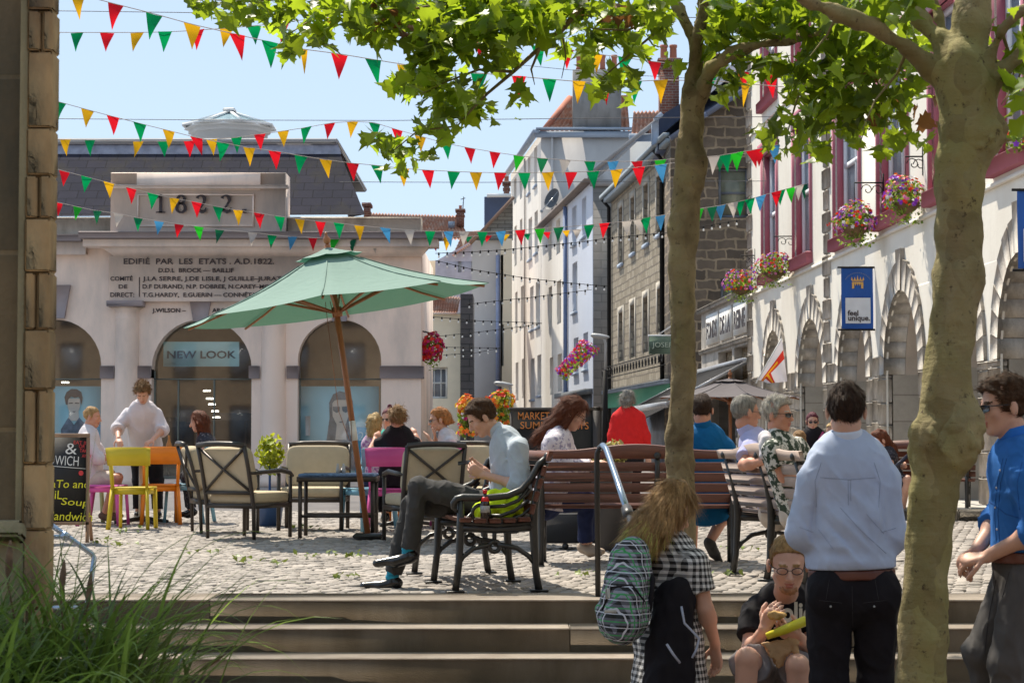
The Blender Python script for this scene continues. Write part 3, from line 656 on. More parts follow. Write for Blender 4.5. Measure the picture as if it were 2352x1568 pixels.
p0 = pa.P(U0+.1, 2.72, .05); p1 = pa.P(UL, 2.72, .05); q0 = pa.P(U0+.1, 1.75, 1.9); q1 = pa.P(UL, 1.75, 1.9)
b = MB(); b.prism([p0, p1, q1, q0], (0, 0, .03)); b.build('canvas', M('black_canvas', (.022, .021, .022), .9, bump=.1, spec=.1), aw_)
b = MB(); b.bar(q0, q1, .12, .14); b.bar(p0, q0, .08, .08); b.bar(p1, q1, .07, .07); b.bar(p0+Vector((0, 0, .06)), p1+Vector((0, 0, .06)), .14, .1); b.build('awning_frame', M('grey_metal', (.42, .42, .43), .4, .5, bump=0), aw_)
# ---- gable end of the rough stone house, shade darkened into its stone
YG = 59.85; pg = PL((0, YG), (1, 0))
def ug(x, y=1000): return pg.uz(x, y)
m_dark = brick('shaded_gable_stone', (.085, .068, .055), (.19, .15, .115), (.30, .235, .165), .58, .30, .035, .7, dist=.20, grain=9, var=.45, bd=.04)
gh = thing('rough_stone_gable', 'tall dark rubble-granite house with slanting slate verge behind the thin tree', 'house', (9, YG, 0))
out = [ug(1540, 1119), ug(1730, 1119), ug(1730, 203), ug(1714, 203), ug(1622, 262), ug(1540, 315)]
h1 = [ug(1650, 500), ug(1721, 500), ug(1721, 385), ug(1650, 385)]; h2 = [ug(1655, 722), ug(1721, 722), ug(1721, 640), ug(1655, 640)]
b = MB(); wall(b, pg, out, [h1, h2], .25, 6); b.build('wall', m_dark, gh)
b = MB(); b.add([at(1560, 300, YG-.6), at(1622, 262, YG-.3), at(1712, 205, YG-.3), at(1712, 130, YG+6), at(1590, 200, YG+6)], [[0, 1, 2, 3, 4]]); b.build('roof', brick('blue_slate', (.07, .085, .14), (.09, .105, .16), (.05, .06, .1), .3, .2, .008, .3), gh)
b = MB(); b.bar(at(1540, 318, YG-.35), at(1622, 263, YG-.35), .2, .14); b.bar(at(1622, 263, YG-.35), at(1716, 203, YG-.35), .2, .14); b.build('verge', M('verge_blue', (.12, .14, .2), .6, bump=.05), gh)
m_stonefr = M('pale_stone_frame', (.42, .38, .32), .8, bump=.2)
for h in (h1, h2):
    u0, u1, z0, z1 = h[0][0], h[1][0], h[0][1], h[2][1]
    window(pg, u0, u1, z0, z1, gh, M('dark_frame', (.10, .11, .13), .5, bump=0), M('green_pane', (.16, .17, .13), .1, var=.35, vs=1.5, bump=.1, bs=4), .2, .09, (1, 2))
m_brick = brick('red_brick', (.20, .07, .05), (.27, .10, .07), (.30, .24, .2), .23, .085, .012, .3, grain=30)
m_pot = M('terracotta', (.42, .15, .09), .8, var=.15, bump=.1)
def chimney(x0, x1, ytop, ybot, Y, label, n=2, potw=8, poth=22, group=None, mat=None, dz=.8):
    a = at(x0, ytop, Y); c = at(x1, ybot, Y); t = thing('chimney', label, 'chimney', ((a.x+c.x)/2, Y, c.z), group)
    w = c.x-a.x; b = MB(); b.box(((a.x+c.x)/2, Y, (a.z+c.z)/2), (w, dz, a.z-c.z)); b.box(((a.x+c.x)/2, Y, a.z+.06), (w+.14, dz+.14, .14), None, .02); b.box(((a.x+c.x)/2, Y, a.z-.22), (w+.08, dz+.08, .08)); b.build('stack', mat or m_brick, t)
    for i in range(n):
        x = a.x+w*(i+.5)/n; b = MB(); r = potw*Y/FP/2; h = poth*Y/FP
        b.lathe((x, Y, a.z+.12), [(r*1.1, 0), (r, .05), (r*.9, h*.8), (r*1.08, h*.85), (r*1.08, h), (r*.8, h), (r*.8, h-.05)], 14); b.build('chimney_pot', m_pot, t)
    return t
chimney(1514, 1558, 148, 330, 66, 'tall red brick chimney stack left of the thin tree fork', 2, 17, 36)
chimney(1606, 1652, 138, 300, 66, 'red brick chimney stack right of the thin tree fork', 1, 16, 20)
# ------------------------------------------------------------------ houses down the street
m_wh = M('white_render', (.85, .80, .73), .85, var=.04, vs=.6, bump=.12, bs=10, stain=((.66, .61, .54), .35))
m_bl = M('pale_blue_render', (.62, .66, .76), .85, var=.04, vs=.6, bump=.12, bs=10)
m_gr = M('grey_render', (.58, .545, .52), .85, var=.08, vs=.5, bump=.12, bs=8, stain=((.48, .45, .43), .5))
m_cm = M('cream_render', (.76, .64, .47), .85, var=.05, vs=.6, bump=.1, bs=8)
m_gs = brick('grey_block', (.25, .23, .21), (.31, .285, .26), (.2, .19, .17), .7, .33, .02, .3, grain=8)
m_eave = M('blue_grey_trim', (.30, .36, .45), .6, var=.05, bump=0)
m_tile = M('red_pantile', (.46, .20, .12), .8, var=.22, vs=3, bump=.15, bs=20, stain=((.55, .42, .34), 2.5))
m_win = M('shadow_pane', (.14, .15, .17), .15, var=.5, vs=.9, bump=.02, bs=3, spec=.6)
m_frame2 = M('frame_offwhite', (.62, .62, .60), .6, bump=0); m_framebl = M('frame_bluegrey', (.34, .40, .50), .6, bump=0)
m_bgpipe = M('blue_pipe', (.16, .22, .38), .5, bump=0); m_black = M('black_iron', (.014, .013, .013), .65, var=.1, bump=.1, bs=60, spec=.2)
DW = Vector((-.1324+.0396, 1))
# place the wall so that its near corner shows at 1362 px at 80 m
ps = PL((at(1362, 700, 80).x, 80), (-.0928, 1))
def us(x): return ps.uz(x, 1000)[0]
UN = us(1362); UM = us(1243); UF = us(1173)
def sidewin(par, pl, x0, x1, yt, yb, frame=m_frame2, pane=m_win, bars=(1, 2), sill=None, rev=.22, fw=.08, silld=.1):
    u0, zt = pl.uz(x0, yt); u1, _ = pl.uz(x1, yt); _, zb = pl.uz(x0, yb); a, c = sorted((u0, u1)); return (a, c, zb, zt, frame, pane, bars, sill, rev, fw, silld)
def facade(par, pl, outline, wins, mat, thick, name='wall'):
    b = MB(); wall(b, pl, outline, [rect(w[0], w[1], w[2], w[3]) for w in wins], .24, thick); b.build(name, mat, par)
    for w in wins: window(pl, w[0], w[1], w[2], w[3], par, w[4], w[5], w[8], w[9], w[6], w[7], w[10])
def cz(c, y): return (1157+c*.288, y)
def cA(c, d): return (1157+c*.288, 169+d*.288)      # readings in two enlargements of the photograph
def cB(c, d): return (1157+c*.288, 603+d*.288)
# tall white house: street facade + grey frontal gable
zT = ps.uz(1243, 304)[1]
tw = thing('white_house', 'tall white four-storey house with grey gable wall, red tiled roof and satellite dish', 'house', ps.P(UM+4, 0))
W = []
for (c0, c1, t0, b0) in ((82, 101, 850, 1050), (128, 146, 830, 1010)): W.append(sidewin(tw, ps, *[cA(c0, 0)[0], cA(c1, 0)[0]], cA(0, t0)[1], cA(0, b0)[1]))
for (c0, c1, t0, b0) in ((192, 213, 680, 965), (243, 266, 600, 905), (198, 226, 1165, 1490), (246, 272, 1110, 1440)): W.append(sidewin(tw, ps, cA(c0, 0)[0], cA(c1, 0)[0], cA(0, t0)[1], cA(0, b0)[1], m_sash, m_pane, (1, 2), m_framebl))
for (c0, c1, t0, b0) in ((85, 103, 1225, 1540), (130, 148, 1170, 1500)): W.append(sidewin(tw, ps, cA(c0, 0)[0], cA(c1, 0)[0], cA(0, t0)[1], cA(0, b0)[1]))
for (c0, c1, t0, b0) in ((92, 110, 240, 565), (137, 160, 195, 530), (95, 117, 800, 1100), (145, 167, 770, 1080)): W.append(sidewin(tw, ps, cB(c0, 0)[0], cB(c1, 0)[0], cB(0, t0)[1], cB(0, b0)[1]))
for (c0, c1, t0, b0) in ((210, 238, 200, 540), (256, 290, 160, 520), (216, 246, 770, 1090), (268, 298, 740, 1060)): W.append(sidewin(tw, ps, cB(c0, 0)[0], cB(c1, 0)[0], cB(0, t0)[1], cB(0, b0)[1], m_sash, m_pane, (1, 2), m_framebl))
facade(tw, ps, rect(UM-.05, UF, 0, zT), W, m_wh, 8)
c0 = ps.P(UM, 0); pgab = PL((c0.x, c0.y-.08), (1, 0)); YGB = c0.y-.08
def fy(x, y, Y): return at(x, y, Y)
b = MB(); xr = at(1447, 304, YGB).x; b.box(((c0.x+xr)/2, YGB+3.5, zT/2), (xr-c0.x, 7.0, zT)); b.build('gable_wall', m_gr, tw)
b = MB(); p0 = ps.P(UM-.4, zT, .28); p1 = ps.P(UF+.1, zT, .28); b.bar(p0+Vector((0, 0, .0)), p1, .30, .2); b.box(((c0.x+xr)/2-.1, YGB-.12, zT-.12), (xr-c0.x+.4, .2, .3)); b.box(((c0.x+xr)/2, YGB-.2, zT+.14), (xr-c0.x+.5, .4, .1)); b.build('eaves', m_eave, tw)
def pantiles(name, A, B, C, D, par, rows, cols, mat, amp=.05):
    """A,B bottom left/right, C,D top right/left"""
    nu = cols*6; V = []; F = []; nrm = (B-A).cross(D-A).normalized(); nrm = nrm if nrm.z > 0 else -nrm
    for r in range(rows):
        for e in (0, 1):
            t = (r+e)/rows
            for i in range(nu+1):
                s = i/nu; p = (A.lerp(B, s)).lerp(D.lerp(C, s), t); V.append(p+nrm*(amp*math.sin(s*cols*2*math.pi)+(amp*.9 if e == 0 else 0)))
    for r in range(rows):
        for i in range(nu):
            k = r*2*(nu+1)+i; F.append([k, k+1, k+nu+2, k+nu+1])
            if r: kk = k-(nu+1); F.append([kk, kk+1, k+1, k])
    return mesh_np(name, [tuple(v) for v in V], F, mat, par)
Yr = YGB+.3
pantiles('roof', at(1250, 304, Yr), at(1447, 302, Yr), at(1440, 225, Yr+3.5), at(1305, 227, Yr+3.5), tw, 12, 18, m_tile, .045)
b = MB(); b.tube([at(1247, 303, Yr), at(1308, 226, Yr+3.5)], .16, 10); b.tube([at(1305, 226, Yr+3.5), at(1442, 224, Yr+3.5)], .12, 10); b.build('ridge', m_pot, tw)
b = MB(); pL, pR = at(1316, 160, YGB-.1), at(1427, 296, YGB-.1); b.box(((pL.x+pR.x)/2, YGB+.4, (pL.z+pR.z)/2), (pR.x-pL.x, 1.0, pL.z-pR.z)); b.build('chimney_stack', M('cement_grey', (.26, .255, .25), .9, var=.1, vs=1.5, bump=.3, bs=12, stain=((.17, .165, .16), 2)), tw)
for i in range(4):
    p = at(1330+i*27, 160, YGB+.3); b = MB(); b.lathe(p, [(.17, 0), (.13, .1), (.13, .55), (.16, .6), (.16, .7)], 12); b.build('chimney_pot', m_pot, tw)
b = MB(); b.tube([at(1268, 315, YGB-.12), at(1268, 700, YGB-.12)], .06, 8); b.build('downpipe', m_gr, tw)
b = MB()
for c in (180, 0): 
    if c: u = us(1157+c*.288); b.tube([ps.P(u, zT-.3, .08), ps.P(u, .2, .08)], .05, 6)
b.build('drainpipe', M('pipe_tan', (.42, .38, .34), .6, bump=0), tw)
sdh = thing('satellite_dish', 'large dark satellite dish on the grey gable wall', 'satellite dish', at(1270, 460, YGB-.6))
c = at(1267, 457, YGB-.7); r = 26*YGB/FP; b = MB(); V = []
ax = Vector((-.75, -.55, .3)).normalized(); e1 = ax.orthogonal().normalized(); e2 = ax.cross(e1)
vs = []; fs = []
for i in range(6):
    for j in range(24): a = 2*math.pi*j/24; rr = r*i/5; vs.append(c+(e1*math.cos(a)+e2*math.sin(a))*rr-ax*(.16*(1-(i/5)**2)))
for i in range(5):
    for j in range(24): fs.append([i*24+j, i*24+(j+1) % 24, (i+1)*24+(j+1) % 24, (i+1)*24+j])
b.add(vs, fs); b.build('dish', M('dish_grey', (.08, .085, .095), .5, bump=.05), sdh, smooth=True)
b = MB(); b.tube([c, at(1285, 478, YGB-.05)], .04, 6); b.tube([c+e2*r*.9, at(1244, 485, YGB-1.3)], .025, 6); b.box(at(1244, 485, YGB-1.3), (.14, .2, .14), None, .02); b.build('arm', M('grey_metal', (.42, .42, .43)), sdh)
# lower pair: cream section + pale blue section
zE = ps.uz(1362, 414)[1]; UB = us(1304)
cs = thing('cream_terrace', 'three-storey cream terraced house with narrow recessed windows, beside the pale blue one', 'house', ps.P(UB+2, 0))
W = []
for (c0, c1, t0, b0) in ((358, 385, 200, 530), (423, 457, 155, 495), (368, 395, 760, 1055), (430, 463, 732, 1030)): W.append(sidewin(cs, ps, cB(c0, 0)[0], cB(c1, 0)[0], cB(0, t0)[1], cB(0, b0)[1], M('frame_taupe', (.42, .38, .34), .6)))
for (c0, c1, t0, b0) in ((355, 382, 1200, 1500), (418, 450, 1175, 1450)): W.append(sidewin(cs, ps, cA(c0, 0)[0], cA(c1, 0)[0], cA(0, t0)[1], cA(0, b0)[1], M('frame_taupe', (.42, .38, .34), .6)))
facade(cs, ps, rect(UB+.01, UM-.06, 0, zE), W, m_wh, 7)
bt = thing('pale_blue_terrace', 'pale blue three-storey terraced house with tall sash windows and grey stone gable', 'house', ps.P(UN+2, 0))
W = []
for (c0, c1, t0, b0) in ((545, 580, 1075, 1370), (623, 658, 1005, 1310), (547, 588, 1505, 1620)): W.append(sidewin(bt, ps, cA(c0, 0)[0], cA(c1, 0)[0], cA(0, t0)[1], cA(0, b0)[1], m_sash, m_win, (1, 2), m_framebl))
for (c0, c1, t0, b0) in ((548, 586, 12, 400), (626, 663, -60, 365), (558, 596, 605, 880), (635, 672, 565, 850)):
    if t0 > 0: W.append(sidewin(bt, ps, cB(c0, 0)[0], cB(c1, 0)[0], cB(0, t0)[1], cB(0, b0)[1], m_sash, m_win, (1, 2), m_framebl))
W = [w for w in W if w[2] > 0 and w[3]-w[2] > .5]; W = W[:2]+W[3:]
facade(bt, ps, rect(UN, UB-.01, 0, zE), W, m_bl, 7)
b = MB(); c1_ = ps.P(UN, 0); xr = at(1470, 414, c1_.y).x; b.box(((c1_.x+xr)/2+.02, c1_.y+2.95, zE/2-.1), (xr-c1_.x, 6, zE-.2)); b.build('gable_wall', m_gs, bt)
b = MB(); b.tube([ps.P(UB, zE-.1, .1), ps.P(UB, .2, .1)], .09, 8); b.build('downpipe', m_bgpipe, bt)
b = MB(); b.bar(ps.P(UN-.2, zE+.02, .15), ps.P(UM-.05, zE+.02, .15), .4, .1); b.build('gutter', M('gutter_brown', (.2, .16, .14), .7), bt)
b = MB(); A = ps.P(UN-.15, zE+.1, .2); B = ps.P(UM-.1, zE+.1, .2); C = B+Vector((3.2, 0, 2.6)); D = A+Vector((3.2, 0, 2.6)); b.add([A, B, C, D], [[0, 1, 2, 3]]); b.build('roof', brick('pale_slate', (.30, .30, .31), (.36, .36, .36), (.12, .12, .13), .5, .3, .02, .4), bt)
b = MB(); b.bar(A+Vector((0, 0, .06)), D+Vector((0, 0, .06)), .22, .14); b.box(((c1_.x+xr)/2, c1_.y-.05, zE-.1), (xr-c1_.x+.2, .16, .25)); b.build('verge', M('verge_grey', (.30, .29, .29), .8), bt)
b = MB(); pbox(b, ps, UN+.05, UB+2.5, ps.uz(1355, 905)[1], ps.uz(1355, 893)[1], .0, .3); pbox(b, ps, UN+.3, UB+2, .3, ps.uz(1355, 905)[1], 0, .08); b.build('shopfront', M('grey_shopfront', (.14, .15, .16), .5, bump=.05), bt)
# rough stone house with the green shopfront
x1, y1 = 1556, 60.0; cF = at(x1, 700, y1); pr = PL((cF.x, y1), (-.075, 1))
def ur(x): return pr.uz(x, 1000)[0]
m_rs = brick('tan_rough_stone', (.33, .275, .20), (.48, .41, .31), (.27, .23, .18), .5, .26, .03, 1.0, dist=.13, grain=22, bd=.05)
zR = pr.uz(1405, 452)[1]; UA, UZ = ur(1556), ur(1405)
rs = thing('rough_stone_house', 'two-storey tan rough-stone house over a green shopfront, left of the thin tree', 'house', pr.P((UA+UZ)/2, 0))
W = []
for (c0, c1, t0, b0) in ((920, 955, 405, 790), (1012, 1048, 345, 760), (1115, 1155, 285, 720), (1228, 1272, 215, 560)): W.append(sidewin(rs, pr, cB(c0, 0)[0], cB(c1, 0)[0], cB(0, t0)[1], cB(0, b0)[1], m_framebl, M('blue_dark_pane', (.06, .09, .15), .15, var=.4, vs=1, bump=.02, bs=3, spec=.6), (1, 2), None, .25, .12))
for (c0, c1, t0, b0) in ((920, 952, 1080, 1525), (1015, 1047, 1000, 1440), (1118, 1156, 900, 1370), (1222, 1268, 830, 1290)): W.append(sidewin(rs, pr, cA(c0, 0)[0], cA(c1, 0)[0], cA(0, t0)[1], cA(0, b0)[1], m_framebl, MC['blue_dark_pane'], (1, 2), m_framebl, .25, .12, .08))
facade(rs, pr, rect(UA, UZ, 0, zR), W, m_rs, 8)
for w in W: b = MB(); pbox(b, pr, w[0]-.2, w[0], w[2], w[3]+.22, 0, .03); pbox(b, pr, w[1], w[1]+.2, w[2], w[3]+.22, 0, .03); pbox(b, pr, w[0], w[1], w[3], w[3]+.22, 0, .03); b.build('window_surround', m_stonefr, rs)
b = MB(); b.bar(pr.P(UA, zR+.03, .30), pr.P(UZ+.5, zR+.03, .30), .18, .12); b.bar(pr.P(UA, zR-.15, .16), pr.P(UZ+.1, zR-.15, .16), .3, .14); b.build('gutter', M('gutter_grey', (.26, .30, .33), .5), rs)
b = MB(); A = pr.P(UZ+.4, zR+.1, .35); B = pr.P(UA, zR+.1, .35); b.add([A, B, B+Vector((3.4, 0, 2.9)), A+Vector((3.4, 0, 2.9))], [[0, 1, 2, 3]]); b.build('roof', MC['pale_slate'], rs)
b = MB(); b.tube([pr.P(UZ-.1, zR-.1, .35), pr.P(UZ-.1, zR-.4, .1), pr.P(UZ-.1, .2, .1)], .07, 8); b.build('downpipe', m_black, rs); b = MB(); b.tube([pr.P(ur(1529), zR-.1, .35), pr.P(ur(1529), zR-.4, .1), pr.P(ur(1529), 2.3, .1)], .07, 8); b.build('downpipe', m_black, rs)
zf0, zf1 = pr.uz(1407, 937)[1], pr.uz(1407, 905)[1]
b = MB(); pbox(b, pr, UA, UZ-.2, zf0, zf1, 0, .25, .01); b.build('green_fascia', M('shop_green', (.10, .36, .24), .45, var=.06, bump=.02), rs)
b = MB(); pbox(b, pr, UA, UZ-.15, zf1, zf1+.12, 0, .4, .01); b.build('fascia_ledge', M('ledge_blue', (.22, .27, .34), .6), rs)
b = MB(); pbox(b, pr, UA, UZ-.5, .2, zf0, .0, .06); b.build('shop_window', M('shop_grey', (.20, .21, .24), .3, var=.3, bump=0), rs)
dm = thing('dormer', 'dark blue slate-hung dormer on the roof left of the thin tree', 'dormer', at(1530, 300, 62))
b = MB(); b.prism([at(1510, 345, 61.5), at(1590, 345, 61.5), at(1590, 232, 61.5), at(1560, 240, 61.5), at(1514, 268, 61.5)], (0, 3, 0)); b.build('cheek', M('slate_blue', (.06, .08, .14), .5, var=.1), dm)
b = MB(); b.bar(at(1504, 276, 61.2), at(1520, 262, 61.2), .3, .12); b.prism([at(1497, 335, 61.4), at(1513, 325, 61.4), at(1513, 265, 61.4), at(1497, 285, 61.4)], (0, .2, 0)); b.build('dormer_window', m_framebl, dm)
pantiles('roof_behind', at(1450, 312, 84), at(1525, 312, 84), at(1525, 255, 88), at(1455, 257, 88), tw, 7, 8, m_tile, .05)
b = MB(); b.bar(at(1445, 316, 83.8), at(1535, 316, 83.8), .3, .3); b.build('eaves_behind', m_eave, tw)
aw2 = thing('awning', 'dark shop awning with white trim rolled out beside the green fascia', 'awning', pr.P(ur(1520), 2))
b = MB(); a, c = pr.P(ur(1556), zf0-.1, .1), pr.P(ur(1492), zf0-.1, .1); d, e = c+Vector((-.9, 0, -.45)), a+Vector((-.9, 0, -.45)); b.prism([a, c, d, e], (0, 0, .03)); b.prism([d, e, e+Vector((0, 0, -.25)), d+Vector((0, 0, -.25))], (-.02, 0, 0)); b.build('canvas', MC['black_canvas'], aw2)
b = MB(); b.bar(d, e, .1, .1); b.build('awning_bar', m_white, aw2)
js = thing('hanging_sign', 'grey-green hanging shop sign on a bracket by the thin tree trunk', 'sign', at(1520, 792, 45))
b = MB(); b.box(at(1521, 792, 45), (62*45/FP, .05, 42*45/FP), None, .01); b.build('sign_board', M('sage_board', (.16, .23, .17), .6, bump=.03), js)
text('lettering', 'JOSEF', .155, tuple(at(1499, 797, 44.96)), M('sage_letter', (.42, .50, .40), .6, bump=0), js, sx=1.1)
b = MB(); b.bar(at(1488, 771, 45), at(1560, 771, 45), .04, .05); b.bar(at(1513, 768, 45), at(1560, 737, 45), .03, .03); b.build('bracket', m_white, js)
# iron scroll railing on the shop ledge
il = thing('iron_scrollwork', 'black wrought-iron scroll trough along the ledge above the green shopfront', 'railing', pr.P(ur(1470), 3.0))
b = MB()
for i in range(22):
    u = UZ-.1-i*(UZ-UA)/22; z = zf1+.75; p = pr.P(u, z, .35)
    for s in (1, -1): b.tube([p+pr.d*(.16*math.cos(a/4)*(1-a/40)*s)+Vector((0, 0, .16*math.sin(a/4)*(1-a/40))) for a in range(0, 26, 2)], .02, 4)
b.bar(pr.P(UA, zf1+.95, .35), pr.P(UZ, zf1+.95, .35), .03, .03); b.bar(pr.P(UA, zf1+.55, .35), pr.P(UZ, zf1+.55, .35), .03, .03); b.build('scrolls', m_black, il)
# ------------------------------------------------------------------ far end of the street, centre
KF = 1.3
def at2(x, y, Y): return at(x, y, Y*KF)

def frontal(name, label, cat, Y, x0, x1, yt, mat, thick=2, wins=(), yb=None, **k):
    Y = Y*KF; pl = PL((0, Y), (1, 0)); t = thing(name, label, cat, at((x0+x1)/2, 1060, Y).xy.to_3d())
    ws = []
    for (a, c, d, e) in wins: u0, zt = pl.uz(a, d); u1, zb = pl.uz(c, e); ws.append((u0, u1, zb, zt, k.get('frame', m_frame2), k.get('pane', m_win), k.get('bars', (2, 2)), k.get('sill'), .18, .08, .08))
    out = k.get('outline'); out = [pl.uz(x, y) for x, y in out] if out else rect(pl.uz(x0, 1000)[0], pl.uz(x1, 1000)[0], 0, pl.uz(x0, yt)[1])
    facade(t, pl, out, ws, mat, thick); return t
t = frontal('cream_house', 'small cream house with white casement windows and red pantiled roof, right of the market hall', 'house', 60, 955, 1068, 720, M('cream_wall', (.84, .74, .56), .85, var=.05, bump=.1), 5, [(979, 1031, 950, 1030), (982, 1028, 843, 915)], outline=[(955, 1075), (1068, 1075), (1066, 762), (1062, 722), (955, 716)], bars=(3, 2))
pantiles('roof', at2(950, 718, 59.8), at2(1050, 722, 59.8), at2(1058, 683, 62), at2(950, 672, 62), t, 6, 18, m_tile, .04)
b = MB(); b.box(((at2(955, 0, 60).x+at2(1068, 0, 60).x)/2, 59.9*KF, at2(1000, 720, 60).z), (1.9, .12, .06)); b.build('parapet_ledge', m_white, t)
frontal('blue_extension', 'blue-grey rendered extension behind the small cream house', 'house', 64, 1040, 1086, 735, M('blue_ext', (.20, .25, .36), .8, bump=.05))
frontal('stone_buttress_wall', 'narrow dark slate-hung wall between cream house and grey house', 'wall', 59, 1057, 1086, 675, brick('dark_slate_wall', (.085, .08, .082), (.12, .11, .11), (.05, .05, .05), .8, .28, .02, .4), 3)
t = frontal('grey_house', 'tall plain grey rendered house with slate-hung gable and brown verge', 'house', 66, 1082, 1150, 560, m_gr, 2, outline=[(1082, 1075), (1176, 1075), (1176, 560), (1176, 458), (1084, 558)])
b = MB(); b.prism([at2(1090, 552, 65.9), at2(1178, 552, 65.9), at2(1178, 462, 65.9)], (0, -.06, 0)); b.build('slate_hanging', brick('hung_slate', (.20, .19, .17), (.26, .25, .22), (.12, .11, .1), .6, .16, .02, .4), t)
b = MB(); b.bar(at2(1080, 560, 65.6), at2(1180, 453, 65.6), .25, .12); b.build('verge', M('brown_verge', (.26, .16, .11), .8), t)
b = MB(); b.tube([at2(1144, 585, 65.8), at2(1144, 960, 65.8)], .09, 8); b.build('downpipe', M('lilac_pipe', (.30, .34, .50), .5, bump=0), t)
t = frontal('narrow_cream_house', 'narrow sandy cream house wedged before the tall white house', 'house', 65, 1150, 1176, 548, m_cm, 2, [(1149.5, 1156, 585, 690), (1150, 1157, 745, 840), (1150, 1156, 900, 960)], bars=(1, 1))
t = frontal('dormer_block', 'dark blue dormer block with white fascia above the slate gable', 'dormer', 72, 1112, 1176, 452, M('slate_blue'), 4)
b = MB(); b.box(at2(1146, 449, 71.8), (72*72/FP, .3, .14)); b.build('fascia', m_white, t)
t = frontal('lilac_house', 'pale lilac far house with small dark sash windows behind the cream roofs', 'house', 78, 1000, 1115, 545, M('lilac_wall', (.58, .53, .57), .85, bump=.05), 6, [(1052, 1060, 600, 625), (1082, 1093, 600, 625)], outline=[(990, 1075), (1120, 1075), (1120, 548), (1085, 552), (1000, 600)])
pantiles('roof', at2(1040, 590, 77.8), at2(1105, 545, 77.8), at2(1140, 528, 84), at2(1066, 533, 84), t, 8, 16, m_tile, .05)
b = MB(); A = [at2(845, 500, 84), at2(1075, 548, 84), at2(1062, 497, 88), at2(845, 487, 88)]
t = thing('tiled_roof_house', 'far house with long brown-red tiled roof, skylight and brick chimney', 'house', (A[0].x+3, 86*KF, 0))
b.box((at2(955, 500, 86).x, 89*KF, 5.4), (6, 4, 10.8)); b.build('wall', m_cm, t)
pantiles('roof', at2(842, 552, 82), at2(1080, 552, 82), at2(1052, 496, 86), at2(842, 489, 86), t, 10, 30, m_tile, .05)
b = MB(); b.box(at2(1037, 516, 83.6), (.35, .1, .35)); b.build('skylight', m_pane, t)
chimney(1049, 1066, 487, 520, 84*KF, 'brick chimney with one pot and an aerial on the far tiled roof', 1, 7, 10)
b = MB(); b.tube([at2(1063, 485, 84), at2(1065, 452, 84)], .025, 5); b.tube([at2(1058, 458, 84), at2(1069, 455, 84)], .02, 5); tag(b.build('aerial', m_black), 'thin aerial on a pole beside the far brick chimney', 'aerial')
chimney(837, 850, 476, 500, 78, 'small brick chimney just past the slate roof corner', 0, 5, 5)
chimney(1157, 1170, 425, 452, 76*KF, 'short chimney above the dark blue dormer block', 1, 11, 14)
chimney(1110, 1132, 600, 640, 76*KF, 'cluster of far chimney pots above the green parasol tip', 3, 9, 22)
# ------------------------------------------------------------------ terrace on the near side of the square (seen in the shop glass)
pz = PL((0, -13), (1, 0)); pz.n = Vector((0, 1, 0)); te = thing('brick_terrace', 'long sandy brick terrace behind the viewer, seen only as reflections in the shop glass', 'house', (0, -13, -.6))
W = [(x, x+1.1, z, z+1.9) for x in np.arange(-27, 27, 2.7) for z in (.6, 3.6, 6.2)]
b = MB(); wall(b, pz, rect(-30, 30, -.6, 9.2), [rect(*w) for w in W], .2, 5); b.build('wall', brick('sandy_brick', (.46, .30, .19), (.54, .38, .25), (.5, .42, .33), .23, .085, .01, .3), te)
for w in W: b = MB(); b.box(((w[0]+w[1])/2, -13.14, (w[2]+w[3])/2), (w[1]-w[0], .05, w[3]-w[2])); b.build('window', m_pane, te)
# ------------------------------------------------------------------ street lamps
def street_lamp(px_, ytop, Y, hx, label, post, arm):
    base = gr(px_, 1002+1.02*FP/Y); base = Vector((at(px_, 1000, Y).x, Y, 0)); t = thing('street_lamp', label, 'street lamp', base, 'street lamps down the street')
    b = MB(); b.tube([base, at(px_, arm, Y)], [.09, .055], 8); b.build('post', post, t)
    h = at(hx+8, ytop+7, Y); pa_ = at(px_, arm, Y)
    b = MB(); b.tube([pa_, at(px_+1, ytop+22, Y), at(px_-3, ytop+10, Y), at(px_-12, ytop+7, Y), h], .03, 6); b.build('bracket', M('lamp_grey', (.40, .41, .42), .5, bump=0), t)
    b = MB(); L = 44*Y/FP; c = at(hx+22, ytop+5, Y); V = []
    b.lathe((0, 0, 0), [(.02, -.5), (.5, -.42), (.8, -.2), (1, .1), (.9, .4), (.4, .5), (.05, .52)], 14)
    T = Matrix.Translation(c) @ Matrix.Rotation(R(-84), 4, 'Y') @ Matrix.Diagonal((L*.13, L*.2, L, 1)); b.v = [T @ p for p in b.v]; b.build('lamp_head', M('lamp_grey'), t, smooth=True)
street_lamp(1390, 767, 50, 1357, 'grey street lamp with black post before the pale blue terrace', m_black, 850)
street_lamp(1173, 877, 52, 1135, 'small grey street lamp beside the market chalkboard', m_black, 940)
